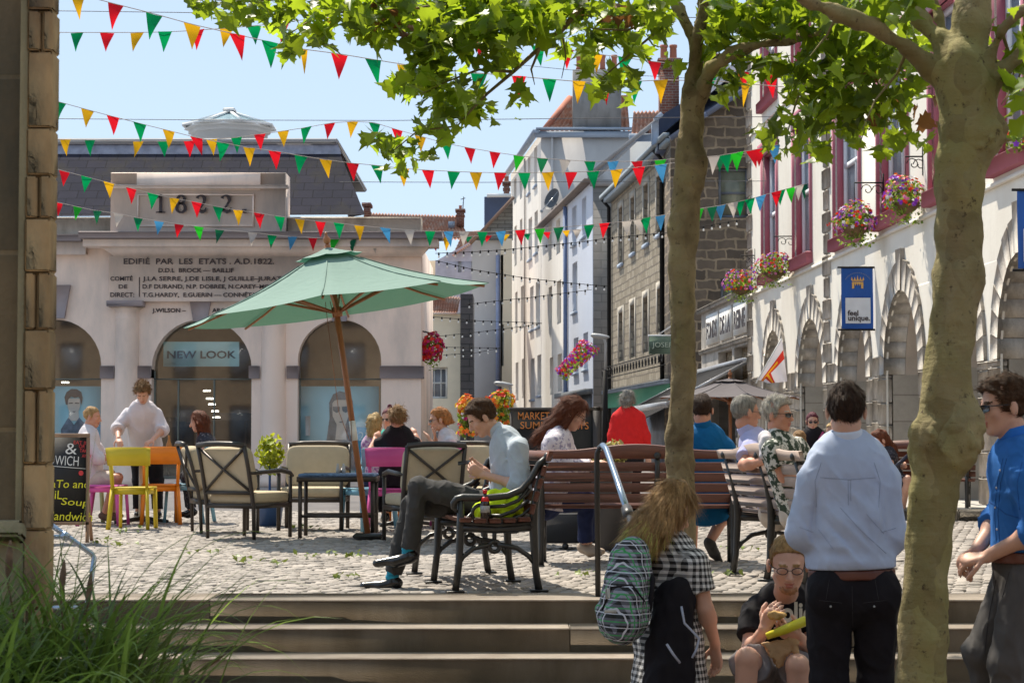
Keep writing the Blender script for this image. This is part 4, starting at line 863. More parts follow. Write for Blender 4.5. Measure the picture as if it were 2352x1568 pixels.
# ------------------------------------------------------------------ benches
m_iron = M('bench_iron', (.022, .020, .018), .38, var=.2, vs=8, bump=.25, bs=70, bd=.004, spec=.6)
m_redwood = M('red_brown_slat', (.155, .062, .042), .45, var=.2, vs=4, bump=.15, bs=50, stretch=(1, 8, 8))
m_greywood = M('weathered_slat', (.42, .32, .27), .6, var=.15, vs=4, bump=.15, bs=50, stretch=(1, 8, 8))
def frame_mb(x, r=.021):
    b = MB(); P = lambda y, z: (x, y, z)
    b.tube([P(.27, 0), P(.245, .2), P(.235, .43), P(.235, .60)], [.024, .024, .028, .02], 8)                     # front leg
    b.tube([P(-.29, 0), P(-.265, .15), P(-.25, .43), P(-.255, .55), P(-.285, .70), P(-.335, .85)], [.026, .024, .03, .028, .024, .022], 8)
    b.tube([P(.235, .425), P(0, .41), P(-.25, .425)], .026, 8); b.tube([P(.235, .455), P(0, .44), P(-.25, .45)], .02, 8)
    arm = [P(.24, .545), P(.262, .535), P(.285, .555), P(.285, .585), P(.262, .612), P(.22, .622), P(.05, .618), P(-.08, .632), P(-.17, .67), P(-.235, .74), P(-.29, .84), P(-.345, .885)]
    b.tube(arm, [.008, .013, .017, .02, .024, .026, .024, .023, .023, .023, .022, .02], 8)
    for cy, cz_ in ((-.35, .885), (.262, .562)): b.lathe((x-.026, cy, cz_), [(0.001, 0), (.02, .0)], 6) if 0 else b.tube([P(cy, cz_-.001), P(cy, cz_)], .001, 4)
    k = []; 
    for i in range(9):
        a = math.pi*i/8; k.append((x, -.35+.0*i, .885+.03*math.cos(a)))
    b.tube([(x, -.35, .885+.032*math.cos(math.pi*i/8)) for i in range(9)], [max(.002, .032*math.sin(math.pi*i/8)) for i in range(9)], 10)
    b.tube([P(.10+.058*math.cos(R(a)), .515+.058*math.sin(R(a))) for a in range(0, 360, 24)], .013, 6, closed=True)
    b.tube([P(.04, .50), P(-.03, .50), P(-.12, .53), P(-.22, .60)], .013, 6); b.tube([P(.04, .56), P(-.06, .565), P(-.15, .60), P(-.22, .68)], .013, 6)
    b.tube([P(.045, .48), P(-.06, .46), P(-.17, .50), P(-.25, .56)], .011, 6); b.tube([P(.16, .52), P(.2, .48), P(.232, .45)], .011, 6)
    b.tube([P(.262, .17), P(.22, .235), P(.15, .29), P(.03, .315)], .017, 7); b.tube([P(-.27, .17), P(-.22, .235), P(-.14, .29), P(-.01, .315)], .017, 7)
    b.tube([P(.01+.035*math.cos(R(a)), .30+.035*math.sin(R(a))) for a in range(0, 360, 30)], .016, 6, closed=True); b.tube([P(.01, .30), P(.01, .305)], .024, 8); b.tube([P(.01, .335), P(.01, .41)], .016, 6)
    for y in (.27, -.29): b.box((x, y, .008), (.06, .12, .016), None, .005)
    return b
def bench(label, loc, rz, L, frames, wood, dip=.05):
    t = thing('park_bench', label, 'bench', (0, 0, 0), 'iron and timber park benches')
    for x in frames: frame_mb(x).build('end_frame', m_iron, t, smooth=True)
    for i in range(5):
        b = MB(); y = .21-.098*i; b.box((0, y, .478-.008*math.sin(i*.8)), (L, .078, .03), None, .006); b.build('seat_slat', wood, t)
    for i in range(4):
        z = .545+.083*i; y = -.225-.30*(z-.5); b = MB(); b.box((0, y, z), (L, .026, .070), Matrix.Rotation(R(16), 3, 'X'), .006); b.build('back_slat', wood, t)
    b = MB(); n = 24; lo = []; up = []
    for i in range(n+1):
        s = i/n; x = -L/2+L*s; h = .062+dip*(0.5-0.5*math.cos(2*math.pi*min(1, max(0, (s-.12)/.76))))
        lo.append((x, -.325, .862)); up.append((x, -.325-.3*h, .862+h))
    ribbon(b, list(zip(lo, up)), (0, -.028, -.006))
    b.build('top_rail', wood, t)
    t.location = loc; t.rotation_euler = (0, 0, rz); return t
n1 = gr(1139, 1360); a1 = R(101)
bench('black iron bench seen end-on, under the young man with the phone', (n1.x+math.cos(a1)*.93, n1.y+math.sin(a1)*.93, 0), a1, 2.0, (-.93, 0, .93), m_redwood, .004)
bench('red-brown slatted bench seen from behind, between the iron bench end and the thin tree', (at(1462, 1000, 16.5).x, 16.5, -.012), R(-3), 1.58, (-.76, .16, .76), m_redwood)
bench('pale weathered bench where the grey-haired couple sits, its back turned', (2.08, 14.58, 0), R(-77), 1.7, (-.72, 0, .72), m_greywood)
# ------------------------------------------------------------------ cafe furniture
def pillow(mb, c, d, rot=None, e=.35, nu=20, nv=12, puff=0.0, T=None):
    c = Vector(c); vs = []; fs = []; sg = lambda v, p: math.copysign(abs(v)**p, v)
    for j in range(nv+1):
        ph = -math.pi/2+math.pi*j/nv
        for i in range(nu):
            th = 2*math.pi*i/nu; x = sg(math.cos(ph), e*1.2)*sg(math.cos(th), e); y = sg(math.cos(ph), e*1.2)*sg(math.sin(th), e); z = sg(math.sin(ph), e*1.3)
            z *= 1+puff*(1-x*x)*(1-y*y)
            v = Vector((x*d[0]/2, y*d[1]/2, z*d[2]/2)); vs.append(c+(rot @ v if rot else v))
    for j in range(nv):
        for i in range(nu): fs.append([j*nu+i, j*nu+(i+1) % nu, (j+1)*nu+(i+1) % nu, (j+1)*nu+i])
    mb.add(vs, fs)
m_bronze = M('bronze_tube', (.055, .045, .038), .4, .3, var=.1, bump=.05); m_cush = cloth('beige_cushion', (.50, .41, .28), .05, .35, 7)
def lounge_proto():
    t = thing('lounge_chair', 'x', 'armchair', (0, 0, 0), 'bronze lounge chairs with beige cushions'); w = .29
    for s in (-1, 1):
        b = MB(); b.tube([(s*w, 0, 0), (s*w, -.01, .3), (s*w, -.04, .45), (s*w, -.10, .70), (s*w*1.0, -.17, .93)], [.019, .022, .022, .021, .021], 6); b.build('back_leg', m_bronze, t)
        b = MB(); b.tube([(s*w, .60, 0), (s*w, .60, .3), (s*w, .60, .62)], .02, 6); b.build('front_leg', m_bronze, t)
        b = MB(); b.tube([(s*w, -.085, .655), (s*w*1.02, .15, .665), (s*w*1.03, .42, .68), (s*w*1.02, .58, .655), (s*w, .64, .62)], [.016, .022, .026, .024, .016], 8); b.build('armrest', m_bronze, t)
    b = MB(); b.bar((-w, -.02, .33), (w, -.02, .33), .03, .05); b.bar((-w, .60, .33), (w, .60, .33), .03, .05); b.bar((-w, -.02, .33), (-w, .6, .33), .03, .05); b.bar((w, -.02, .33), (w, .6, .33), .03, .05); b.build('seat_frame', m_bronze, t)
    b = MB(); b.tube([(-w, -.175, .93), (-w*.5, -.195, .945), (0, -.20, .948), (w*.5, -.195, .945), (w, -.175, .93)], .027, 8); b.bar((-w, -.045, .46), (w, -.045, .46), .03, .035)
    b.tube([(-w, -.16, .91), (0, -.125, .69), (w, -.05, .47)], .014, 6); b.tube([(w, -.16, .91), (0, -.125, .69), (-w, -.05, .47)], .014, 6); b.build('back_frame', m_bronze, t, smooth=True)
    b = MB(); pillow(b, (0, .30, .41), (.60, .62, .12), None, .22, 24, 10); b.build('seat_cushion', m_cush, t, smooth=True)
    b = MB(); pillow(b, (0, -.035, .685), (.60, .12, .47), Matrix.Rotation(R(15), 3, 'X'), .25, 24, 12); b.build('back_cushion', m_cush, t, smooth=True)
    return t
lc = lounge_proto(); S_ = lambda x, y: gr(x, y)
lc['label'] = 'bronze lounge chair with crossed back bars, turned away beside the yellow chair'; p = gr(530, 1237); lc.location = p; lc.rotation_euler = (0, 0, R(-30)); lc.scale = (1.0, 1, 1)
dup(lc, gr(452, 1222), R(-72), 'bronze lounge chair mostly hidden behind the cross-backed one, cushion side on')
r_ = dup(lc, at(990, 1000, 19.7).xy.to_3d(), R(20), 'bronze lounge chair with crossed back right behind the seated man and his phone')
dup(lc, at(1076, 1000, 23.0).xy.to_3d(), R(172), 'lounge chair showing only a beige back cushion behind the man with the phone')
ls = dup(lc, at(729, 1000, 22.9).xy.to_3d(), R(178), 'wide beige cushioned lounge seat facing the camera behind the blue-topped table'); ls.scale = (1.18, 1, 1)
m_bluetop = M('blue_mosaic_top', (.12, .20, .36), .3, var=.5, vs=25, bump=.1)
t = thing('coffee_table', 'low bronze table with blue mosaic top between the lounge chairs', 'table', at(782, 1000, 20.9).xy.to_3d()); x0, x1 = at(697, 0, 20.9).x, at(868, 0, 20.9).x; zt = .63
b = MB(); b.box(((x0+x1)/2, 20.9, zt), (x1-x0, .62, .03), None, .008); b.build('table_top', m_bluetop, t)
b = MB(); 
for y in (20.59, 21.21): b.bar((x0, y, zt-.04), (x1, y, zt-.04), .03, .05)
for x in (x0, x1): b.bar((x, 20.59, zt-.04), (x, 21.21, zt-.04), .03, .05)
b.bar((x0+.02, 20.62, .22), (x1-.02, 20.62, .22), .025, .03); b.bar((x0+.02, 21.18, .22), (x1-.02, 21.18, .22), .025, .03); b.build('table_frame', m_bronze, t)
for x in (x0+.02, x1-.02):
    for y in (20.61, 21.19): b = MB(); b.tube([(x, y, 0), (x, y, .58)], .022, 6); b.build('leg', m_bronze, t)
t = thing('condiment_set', 'small glass salt and pepper shakers on the blue mosaic table', 'shakers', (at(787, 0, 20.9).x, 20.9, zt+.015))
for dx in (-.03, .03): b = MB(); b.lathe((t.location.x+dx, 20.9, zt+.015), [(.018, 0), (.02, .04), (.012, .08), (.012, .1)], 10); b.build('shaker', M('shaker_glass', (.5, .5, .5), .15, bump=0), t)
PAINT = dict(yellow=(.62, .46, .02), orange=(.80, .22, .01), pink=(.62, .09, .32), blue=(.20, .42, .55), cream=(.66, .58, .36), olive=(.32, .32, .14))
def bistro(color, label, loc, rz, parts=True):
    m = M('paint_'+color, PAINT[color], .42, var=.08, vs=3, bump=.08, bs=60)
    t = thing('bistro_chair', label, 'chair', (0, 0, 0), 'painted wooden bistro chairs'); w = .19
    for s in (-1, 1):
        b = MB(); b.bar((s*(w+.03), -.26, 0), (s*w, -.19, .44), .034, .045); b.bar((s*w, -.19, .44), (s*(w+.01), -.25, .74), .03, .04); b.build('back_leg', m, t)
        b = MB(); b.bar((s*(w+.01), .22, 0), (s*w, .19, .44), .036, .036); b.build('front_leg', m, t)
    b = MB(); n = 10
    cols = []
    for k in range(n+1): s = -1+2*k/n; x, y = s*(w+.045), -.235-.05*(1-s*s); cols.append(((x, y, .70), (x*1.06, y-.05, .905-.012*abs(s)**4)))
    ribbon(b, cols, (0, -.018, 0))
    b.build('backrest', m, t)
    b = MB(); b.box((0, 0, .455), (.43, .42, .022), None, .008); b.box((0, -.185, .415), (.36, .02, .06)); b.box((0, .185, .415), (.36, .02, .06)); b.box((-.185, 0, .415), (.02, .35, .06)); b.box((.185, 0, .415), (.02, .35, .06)); b.build('seat', m, t)
    t.location = loc; t.rotation_euler = (0, 0, rz); return t
bistro('yellow', 'yellow wooden chair with its back to the camera, in front of the waiter', at(317, 0, 22.7).xy.to_3d(), R(-3))
bistro('orange', 'bright orange wooden chair behind the yellow one', at(377, 0, 24.0).xy.to_3d(), R(12))
bistro('pink', 'pink wooden chair under the man in the white shirt', at(252, 0, 23.6).xy.to_3d(), R(-95))
bistro('blue', 'pale blue chair partly hidden behind the orange one', at(440, 0, 24.4).xy.to_3d(), R(80))
bistro('olive', 'olive green chair back just behind the sandwich board', at(222, 0, 24.6).xy.to_3d(), R(-100))
bistro('pink', 'pink chair of the person in the black vest', at(898, 0, 22.1).xy.to_3d(), R(0))
bistro('blue', 'pale blue chair leaning beside the parasol pole', at(848, 0, 22.3).xy.to_3d(), R(35))
bistro('pink', 'magenta chair of the red-haired woman', at(1012, 0, 23.2).xy.to_3d(), R(62))
bistro('orange', 'orange chair back at the far side of the group table', at(946, 0, 24.3).xy.to_3d(), R(20))
def pedestal(label, px_, Y, r, z, top, post):
    c = at(px_, 0, Y).xy.to_3d(); t = thing('cafe_table', label, 'table', c)
    b = MB(); b.lathe((c.x, c.y, z-.03), [(r, 0), (r, .03)], 28); b.build('table_top', top, t); b = MB(); b.tube([(c.x, c.y, .03), (c.x, c.y, z-.03)], .035, 10); b.build('post', post, t)
    b = MB()
    for a in range(4): b.tube([(c.x, c.y, .06), (c.x+.34*math.cos(a*1.57+.6), c.y+.34*math.sin(a*1.57+.6), .015)], [.03, .02], 8)
    b.build('foot', m_iron, t); return t
m_wtop = M('wood_top', (.42, .26, .13), .5, var=.15, bump=.05); m_cr = M('cream_post', (.66, .60, .45), .5, bump=.03)
pedestal('round wooden cafe table the waiter is serving', 335, 24.2, .38, .80, m_wtop, m_cr); pedestal('round cafe table of the group behind the parasol', 935, 23.5, .42, .78, m_wtop, m_cr)
# plates on the tables
for x, y, Y, lab in ((300, 1020, 24.05, 'white plate of salad being set down by the waiter'), (358, 1021, 24.2, 'white plate held in the waiter right hand')):
    p = at(x, y, Y); p.z = .815; t = thing('plate', lab, 'plate', p); b = MB(); b.lathe(p, [(.06, 0), (.125, .02), (.12, .02), (.05, .006)], 20); b.build('dish', M('china', (.8, .8, .78), .2, bump=0), t)
    b = MB(); 
    for i in range(60):
        a, rr = random.uniform(0, 6.28), random.uniform(0, .08); q = Vector((p.x+rr*math.cos(a), p.y+rr*math.sin(a), p.z+.02+random.uniform(0, .035))); b.box(q, (.03, .02, .006), Matrix.Rotation(a, 3, 'Z') @ Matrix.Rotation(random.uniform(-.8, .8), 3, 'X'))
    b.build('salad', M('salad', (.16, .22, .04), .6, var=.4, vs=40, island=.5, bump=0), t)
p = at(388, 1015, 24.1); b = MB(); b.lathe((p.x, p.y, .80), [(.035, 0), (.036, .12), (.02, .16), (.012, .2), (.013, .235)], 12); tag(b.build('sauce_bottle', M('amber_glass', (.35, .16, .03), .15, bump=0)), 'amber sauce bottle standing on the waiter table', 'bottle')
# ------------------------------------------------------------------ green parasol
def fabric_tl(name, col, tr, mixf=.35):
    m, n, p = nt(name); t = n.nodes.new('ShaderNodeBsdfTranslucent'); t.inputs[0].default_value = rgba(tr); x = n.nodes.new('ShaderNodeMixShader'); x.inputs[0].default_value = mixf
    p.inputs['Base Color'].default_value = rgba(col); p.inputs['Roughness'].default_value = .8; p.inputs['Specular IOR Level'].default_value = .2
    bb = bumpn(n, noise(n, coords(n), 5, 3, .5, 1.5), .25, .05); n.links.new(bb, p.inputs['Normal'])
    n.links.new(p.outputs[0], x.inputs[1]); n.links.new(t.outputs[0], x.inputs[2]); n.links.new(x.outputs[0], n.nodes['Material Output'].inputs[0]); return m
m_wood = M('varnished_pole', (.34, .13, .05), .4, var=.2, vs=6, bump=.05, stretch=(6, 6, 1))
def canopy(mb, rad, h, sides, T, sag=.03, nr=8, na=6, off=0.0, r0=0.0):
    vs = []; fs = []; N = sides*na
    for i in range(nr+1):
        f = r0+(1-r0)*i/nr
        for j in range(N):
            k = (j % na)/na; a0 = 2*math.pi*(j//na)/sides; a1 = a0+2*math.pi/sides; p = Vector((math.cos(a0), math.sin(a0)))*(1-k)+Vector((math.cos(a1), math.sin(a1)))*k
            sc = f*rad*(1-.025*math.sin(math.pi*k)*f)
            z = h*(1-f)**1.0-h*.10*math.sin(math.pi*f)-sag*math.sin(math.pi*k)*f*(1.6-f)
            vs.append(T @ Vector((p.x*sc, p.y*sc, z+off)))
    for i in range(nr):
        for j in range(N): a, c = i*N+j, i*N+(j+1) % N; fs.append([a, c, c+N, a+N])
    mb.add(vs, fs)
def parasol(name, label, base, hub, rad, h, sides, tilt, fab, pole, rot0=0.0, cap=True, rp=.030, sleeve=False):
    t = thing(name, label, 'parasol', base); T = Matrix.Translation(hub) @ Matrix.Rotation(tilt, 4, 'Y') @ Matrix.Rotation(rot0, 4, 'Z')
    b = MB(); canopy(b, rad, h, sides, T); b.build('canopy', fab, t, smooth=True)
    if cap: b = MB(); canopy(b, rad*.22, h*.17, sides, T, .015, 3, 6, h*.83); b.build('vent_cap', fab, t, smooth=True)
    b = MB(); b.tube([base, T @ Vector((0, 0, h+.02))], rp, 10); b.build('pole', pole, t)
    b = MB(); b.lathe((0, 0, 0), [(.012, 0), (.035, .03), (.04, .055), (.02, .085), (.012, .1), (.02, .115), (.002, .13)], 12); b.v = [T @ (p+Vector((0, 0, h+.02))) for p in b.v]; b.build('finial', pole, t)
    b = MB(); b.lathe((0, 0, 0), [(.05, 0), (.055, .05), (.05, .1)], 12); b.v = [T @ (p+Vector((0, 0, h*.06-.15))) for p in b.v]; b.build('hub', pole, t)
    for k in range(sides):
        a = 2*math.pi*k/sides; e = Vector((math.cos(a), math.sin(a), 0)); b = MB(); b.tube([T @ (e*rad*f+Vector((0, 0, h*(1-f)-h*.10*math.sin(math.pi*f)+.004))) for f in (.2, .4, .6, .8, 1)], .006, 4); b.build('seam', fab, t)
        b = MB(); e = Vector((math.cos(a), math.sin(a), 0)); b.tube([T @ (e*rad*f+Vector((0, 0, h*(1-f)-h*.10*math.sin(math.pi*f)-.035))) for f in (.02, .25, .5, .75, .97)], .013, 5); b.build('rib', pole, t)
        b = MB(); b.bar(T @ (e*.04+Vector((0, 0, h*.06-.10))), T @ (e*rad*.5+Vector((0, 0, h*.40-.05))), .018, .024); b.build('strut', pole, t)
    return t, T
m_green = fabric_tl('green_canvas', (.225, .33, .285), (.035, .17, .10), .20)
hub = at(772, 702, 20.5); base = gr(847, 1235); base = Vector((at(847, 1000, 20.5).x, 20.5, 0))
pt_, T_ = parasol('parasol', 'large tilted green canvas parasol on a varnished wooden pole', base, hub, 1.55, .60, 8, R(-8.4), m_green, m_wood, 0)
ax_ = (hub-base).normalized(); b = MB(); q = base.lerp(hub, .42); b.tube([q, q+ax_*.2], .033, 12); b.build('sleeve', M('white_sleeve', (.7, .68, .62), .4, bump=0), pt_)
b = MB(); b.tube([T_ @ Vector((-.1, -.03, .05)), q+Vector((-.16, -.05, .3)), q+Vector((-.05, -.03, 0))], .004, 4); b.tube([T_ @ Vector((-.05, -.03, .05)), q+Vector((-.05, -.05, .5)), q+Vector((-.03, -.03, 0))], .004, 4); b.build('cord', m_wood, pt_)
b = MB(); b.box((base.x, base.y, .03), (.3, .3, .05), None, .02); b.build('base', m_iron, pt_)
m_bl = fabric_tl('charcoal_canvas', (.13, .115, .12), (.03, .03, .03), .1)
hb = at(1677, 912, 36); parasol('parasol', 'charcoal parasol behind the grey-haired couple', Vector((hb.x, 36, 0)), hb, 1.30, .34, 8, 0, m_bl, m_wood, R(10))
# ------------------------------------------------------------------ boards
m_chalkb = M('chalkboard_black', (.018, .017, .017), .6, var=.3, vs=2, bump=.05); m_bwood = M('board_wood', (.30, .18, .11), .6, var=.15, bump=.1)
m_chw = M('chalk_white', (.72, .72, .70), .9, bump=0); m_chy = M('chalk_yellow', (.72, .66, .04), .9, bump=0); m_chr = M('chalk_red', (.62, .06, .06), .9, bump=0); m_cho = M('chalk_orange', (.62, .22, .06), .9, bump=0)
YB = 19.75; xl, xr = at(73, 0, YB).x, at(216, 0, YB).x; sb = thing('sandwich_board', 'wooden-framed sandwich board with chalk menu, half hidden by the stone pillar', 'sandwich board', ((xl+xr)/2, YB, 0))
zz = lambda y: at(0, y, YB).z
b = MB(); b.box(((xl+xr)/2, YB, (zz(1004)+zz(1198))/2), (xr-xl-.05, .02, zz(1004)-zz(1198))); b.build('board', m_chalkb, sb)
for (a, c, d, e, n_) in ((xl, xr, zz(1205), zz(1197), 'rail'), (xl, xr, zz(1004), zz(995), 'rail'), (xl, xl+.03, 0.0, zz(1004), 'leg'), (xr-.03, xr, 0.0, zz(1004), 'leg')): b = MB(); b.box(((a+c)/2, YB-.005, (d+e)/2), (c-a, .04, e-d-.001), None, .004); b.build(n_, m_bwood, sb)
for x in (xl+.05, xr-.06): b = MB(); b.bar((x, YB+.42, 0), (x, YB+.02, .9), .03, .03); b.build('rear_leg', m_bwood, sb)
def chalk(s, x0, x1, yb, h, m, Y=YB-.012, par=sb, rot=0, thin=-.008, name='chalk_writing', sh=0.0):
    sc = Y/FP; t = text(name, s, h*sc/.7, (0, 0, 0), m, par, ext=.001, off=thin*h*sc*.6, shear=sh); v = [q.co.x for q in t.data.vertices]; k = (x1-x0)*sc/(max(v)-min(v)); p = at(x0, yb, Y)
    t.data.transform(Matrix.Translation(p) @ Matrix.Rotation(R(rot), 4, 'Y') @ Matrix.Diagonal((k, 1, 1, 1)) @ Matrix.Translation((-min(v), 0, 0))); return t
chalk('SOUP', 66, 119, 1037, 20, m_chw, rot=2); chalk('&', 150, 176, 1042, 26, m_chw, rot=2); chalk('SANDWICH', 72, 180, 1064, 22, m_chw, rot=3)
for i, (s, x0, x1, y) in enumerate((('EAT IN', 169, 203, 1019), ('OR', 181, 195, 1028), ('TAKE', 183, 203, 1038), ('AWAY', 188, 210, 1050))): chalk(s, x0, x1, y, 8, m_chr, rot=4, thin=0)
chalk('ToMaTo and', 66, 205, 1118, 18, m_chy, rot=1, sh=.1, thin=0); chalk('BaSiL', 88, 142, 1143, 20, m_chy, rot=3, thin=0); chalk('Soup', 140, 204, 1158, 16, m_chy, rot=4, sh=.1, thin=0); chalk('Sandwich', 112, 212, 1193, 20, m_chy, rot=2, sh=.1, thin=0)
b = MB(); b.bar(at(109, 1069, YB-.013), at(197, 1076, YB-.013), .006, .002, (0, 1, 0)); b.build('chalk_line', m_chw, sb)
b = MB(); b.add([at(186+6*math.cos(a/8*6.28), 1086+6*math.sin(a/8*6.28), YB-.013) for a in range(8)], [list(range(8))]); b.build('chalk_tomato', m_chr, sb)
YC = 19.3; mb_ = thing('market_chalkboard', 'large black market chalkboard with orange lettering behind the bench', 'chalkboard', at(1276, 0, YC).xy.to_3d())
zc_ = lambda y: at(0, y, YC).z
xa, xb2 = at(1172, 0, YC).x, at(1380, 0, YC).x; b = MB(); b.box(((xa+xb2)/2, YC, (zc_(937)+zc_(1180))/2), (xb2-xa, .05, zc_(937)-zc_(1180)), None, .006); b.build('board', m_chalkb, mb_)
b = MB(); b.box(((xa+xb2)/2, YC-.03, zc_(939)), (xb2-xa+.02, .03, .03)); b.box((xa+.01, YC-.03, .8), (.03, .03, .9)); b.box((xb2-.05, YC-.03, .75), (.07, .03, 1.1)); b.build('board_frame', M('dark_frame_wood', (.05, .04, .035), .6), mb_)
kw = dict(Y=YC-.035, par=mb_, thin=0.006); chalk('MARKET', 1190, 1262, 963, 17, m_cho, **kw); chalk('SUMMER', 1195, 1287, 984, 16, m_cho, **kw); chalk('DAYS', 1300, 1352, 985, 16, m_cho, **kw)
m_plb = M('planter_black', (.045, .042, .042), .55, var=.2, bump=.1)
pl_ = thing('planter_box', 'long black planter box on small wheels under the red-brown bench', 'planter', at(1298, 0, 18.6).xy.to_3d()); p = at(1297, 0, 18.6); b = MB(); b.box((p.x, 18.7, .19), (.58, .3, .27), None, .01); b.build('box', m_plb, pl_)
for dx in (-.22, 0, .22): b = MB(); b.tube([(p.x+dx, 18.56, .03), (p.x+dx, 18.60, .03)], .03, 10); b.build('wheel', m_iron, pl_)
# ------------------------------------------------------------------ handrails
m_steel = M('polished_steel', (.30, .36, .44), .22, .9, var=.08, bump=0); m_post = M('rail_black', (.03, .027, .026), .4, var=.1, bump=.05)
hr = thing('handrail', 'tubular handrail down the steps beside the girl, curved steel top', 'handrail', gr(1371, 1300)); Yp = 13.0
b = MB(); b.tube([(at(1371, 0, Yp).x, Yp, 0), tuple(at(1371, 1060, Yp)), tuple(at(1372, 1040, Yp)), tuple(at(1378, 1028, Yp-.02))], .018, 10); b.build('post', m_post, hr)
ax = [at(1378, 1028, Yp-.02), at(1385, 1023, Yp-.06), at(1393, 1032, Yp-.15), at(1420, 1110, 12.4), at(1443, 1178, 12.0)]
b = MB(); b.tube(ax, .021, 12); b.build('rail', m_steel, hr, smooth=True); b = MB(); b.tube([at(1439, 1168, 12.06), at(1446, 1190, 11.94)], .034, 12); b.build('coupling', m_post, hr)
e = at(1462, 1246, 11.55); b = MB(); b.tube([at(1443, 1178, 12.0), e], .02, 12); b.build('rail', m_steel, hr); b = MB(); b.tube([e, (e.x, e.y, -.59)], .018, 10); b.build('post', m_post, hr)
hr = thing('handrail', 'low bent steel handrail beside the sandwich board and pillar', 'handrail', gr(214, 1400)); Yq = 12.9
b = MB(); b.tube([at(60, 1165, Yq), at(150, 1228, Yq), at(212, 1272, Yq), at(216, 1280, Yq), at(208, 1345, Yq-.1), at(197, 1400, Yq-.2)], .017, 10); b.build('rail', m_steel, hr, smooth=True)
b = MB(); b.tube([at(60, 1232, Yq+.1), at(150, 1232, Yq+.1)], .015, 10); b.build('rail', m_steel, hr); b = MB(); b.tube([at(142, 1226, Yq), at(158, 1236, Yq)], .028, 10); b.build('coupling', m_steel, hr)
b = MB(); b.tube([at(120, 1395, 12.7), at(182, 1395, 12.7)], .015, 10); b.build('foot_rail', m_steel, hr); b = MB(); b.tube([at(60, 1165, Yq), (at(60, 0, Yq).x, Yq, 0)], .017, 8); b.build('post', m_steel, hr)
# ------------------------------------------------------------------ flowers, banners, flags, bunting, lights
def leafmat(name, col, tr, mixf=.45, island=.5, rough=.45):
    m, n, p = nt(name); gi = n.nodes.new('ShaderNodeNewGeometry').outputs['Random Per Island']
    a = ramp(n, gi, [(0, [x*(1-island) for x in col]), (1, [min(1, x*(1+island*.6)) for x in col])]); n.links.new(a, p.inputs['Base Color']); p.inputs['Roughness'].default_value = rough; p.inputs['Specular IOR Level'].default_value = .35
    t = n.nodes.new('ShaderNodeBsdfTranslucent'); c = ramp(n, gi, [(0, [x*(1-island) for x in tr]), (1, [min(1, x*(1+island*.5)) for x in tr])]); n.links.new(c, t.inputs[0])
    x = n.nodes.new('ShaderNodeMixShader'); x.inputs[0].default_value = mixf; n.links.new(p.outputs[0], x.inputs[1]); n.links.new(t.outputs[0], x.inputs[2]); n.links.new(x.outputs[0], n.nodes['Material Output'].inputs[0]); return m
def scatter(tmpl, tfaces, P, N, S, spin, rg):
    """copies of a small template (xy plane, z normal) at points P with normals N and sizes S"""
    n = len(P); N = N/np.linalg.norm(N, axis=1, keepdims=True); up = np.tile([0., 0, 1], (n, 1)); t = np.cross(up, N); l = np.linalg.norm(t, axis=1, keepdims=True); t = np.where(l < 1e-3, [[1., 0, 0]], t/np.maximum(l, 1e-6)); q = np.cross(N, t)
    c, s = np.cos(spin)[:, None], np.sin(spin)[:, None]; t2 = t*c+q*s; q2 = -t*s+q*c
    T = tmpl[None]*S[:, None, None]; V = P[:, None]+T[..., 0:1]*t2[:, None]+T[..., 1:2]*q2[:, None]+T[..., 2:3]*N[:, None]
    F = (np.arange(n)[:, None, None]*len(tmpl)+tfaces[None]).reshape(-1, tfaces.shape[1]); return V.reshape(-1, 3), F
OV = np.array([(0, -.5, 0), (.3, -.1, .06), (.22, .3, .05), (0, .55, 0), (-.22, .3, .05), (-.3, -.1, .06), (0, 0, -.03)]); OVF = np.array([(6, i, (i+1) % 6) for i in range(6)])
PET = np.array([(.5*math.cos(i*math.pi/5)*(1 if i % 2 == 0 else .62), .5*math.sin(i*math.pi/5)*(1 if i % 2 == 0 else .62), .12) for i in range(10)]+[(0, 0, -.05)]); PETF = np.array([(10, i, (i+1) % 10) for i in range(10)])
m_fol = leafmat('basket_foliage', (.17, .26, .04), (.36, .50, .05)); m_bas = M('basket_moss', (.16, .10, .05), .95, var=.3, bump=.6)
BL = {k: leafmat('blossom_'+k, c, c, .3, .25) for k, c in dict(purple=(.30, .06, .62), red=(.85, .04, .02), pink=(.82, .25, .50), magenta=(.60, .02, .16), orange=(.85, .18, .02), yellow=(.80, .55, .04), white=(.8, .75, .75)).items()}
def blob(rg, n, c, r, shell=.55):
    d = rg.normal(size=(n, 3)); d /= np.linalg.norm(d, axis=1, keepdims=True); k = (shell+(1-shell)*rg.random(n)**.6)[:, None]; ph = [c[0]*7, c[2]*9, c[1]*5]; k = k*(1+.12*np.sin(d[:, :1]*4+ph[0])+.11*np.sin(d[:, 2:]*5+ph[1])+.07*np.sin(d[:, 1:2]*9+ph[2]))
    return np.array(c)+d*k*np.array(r), d
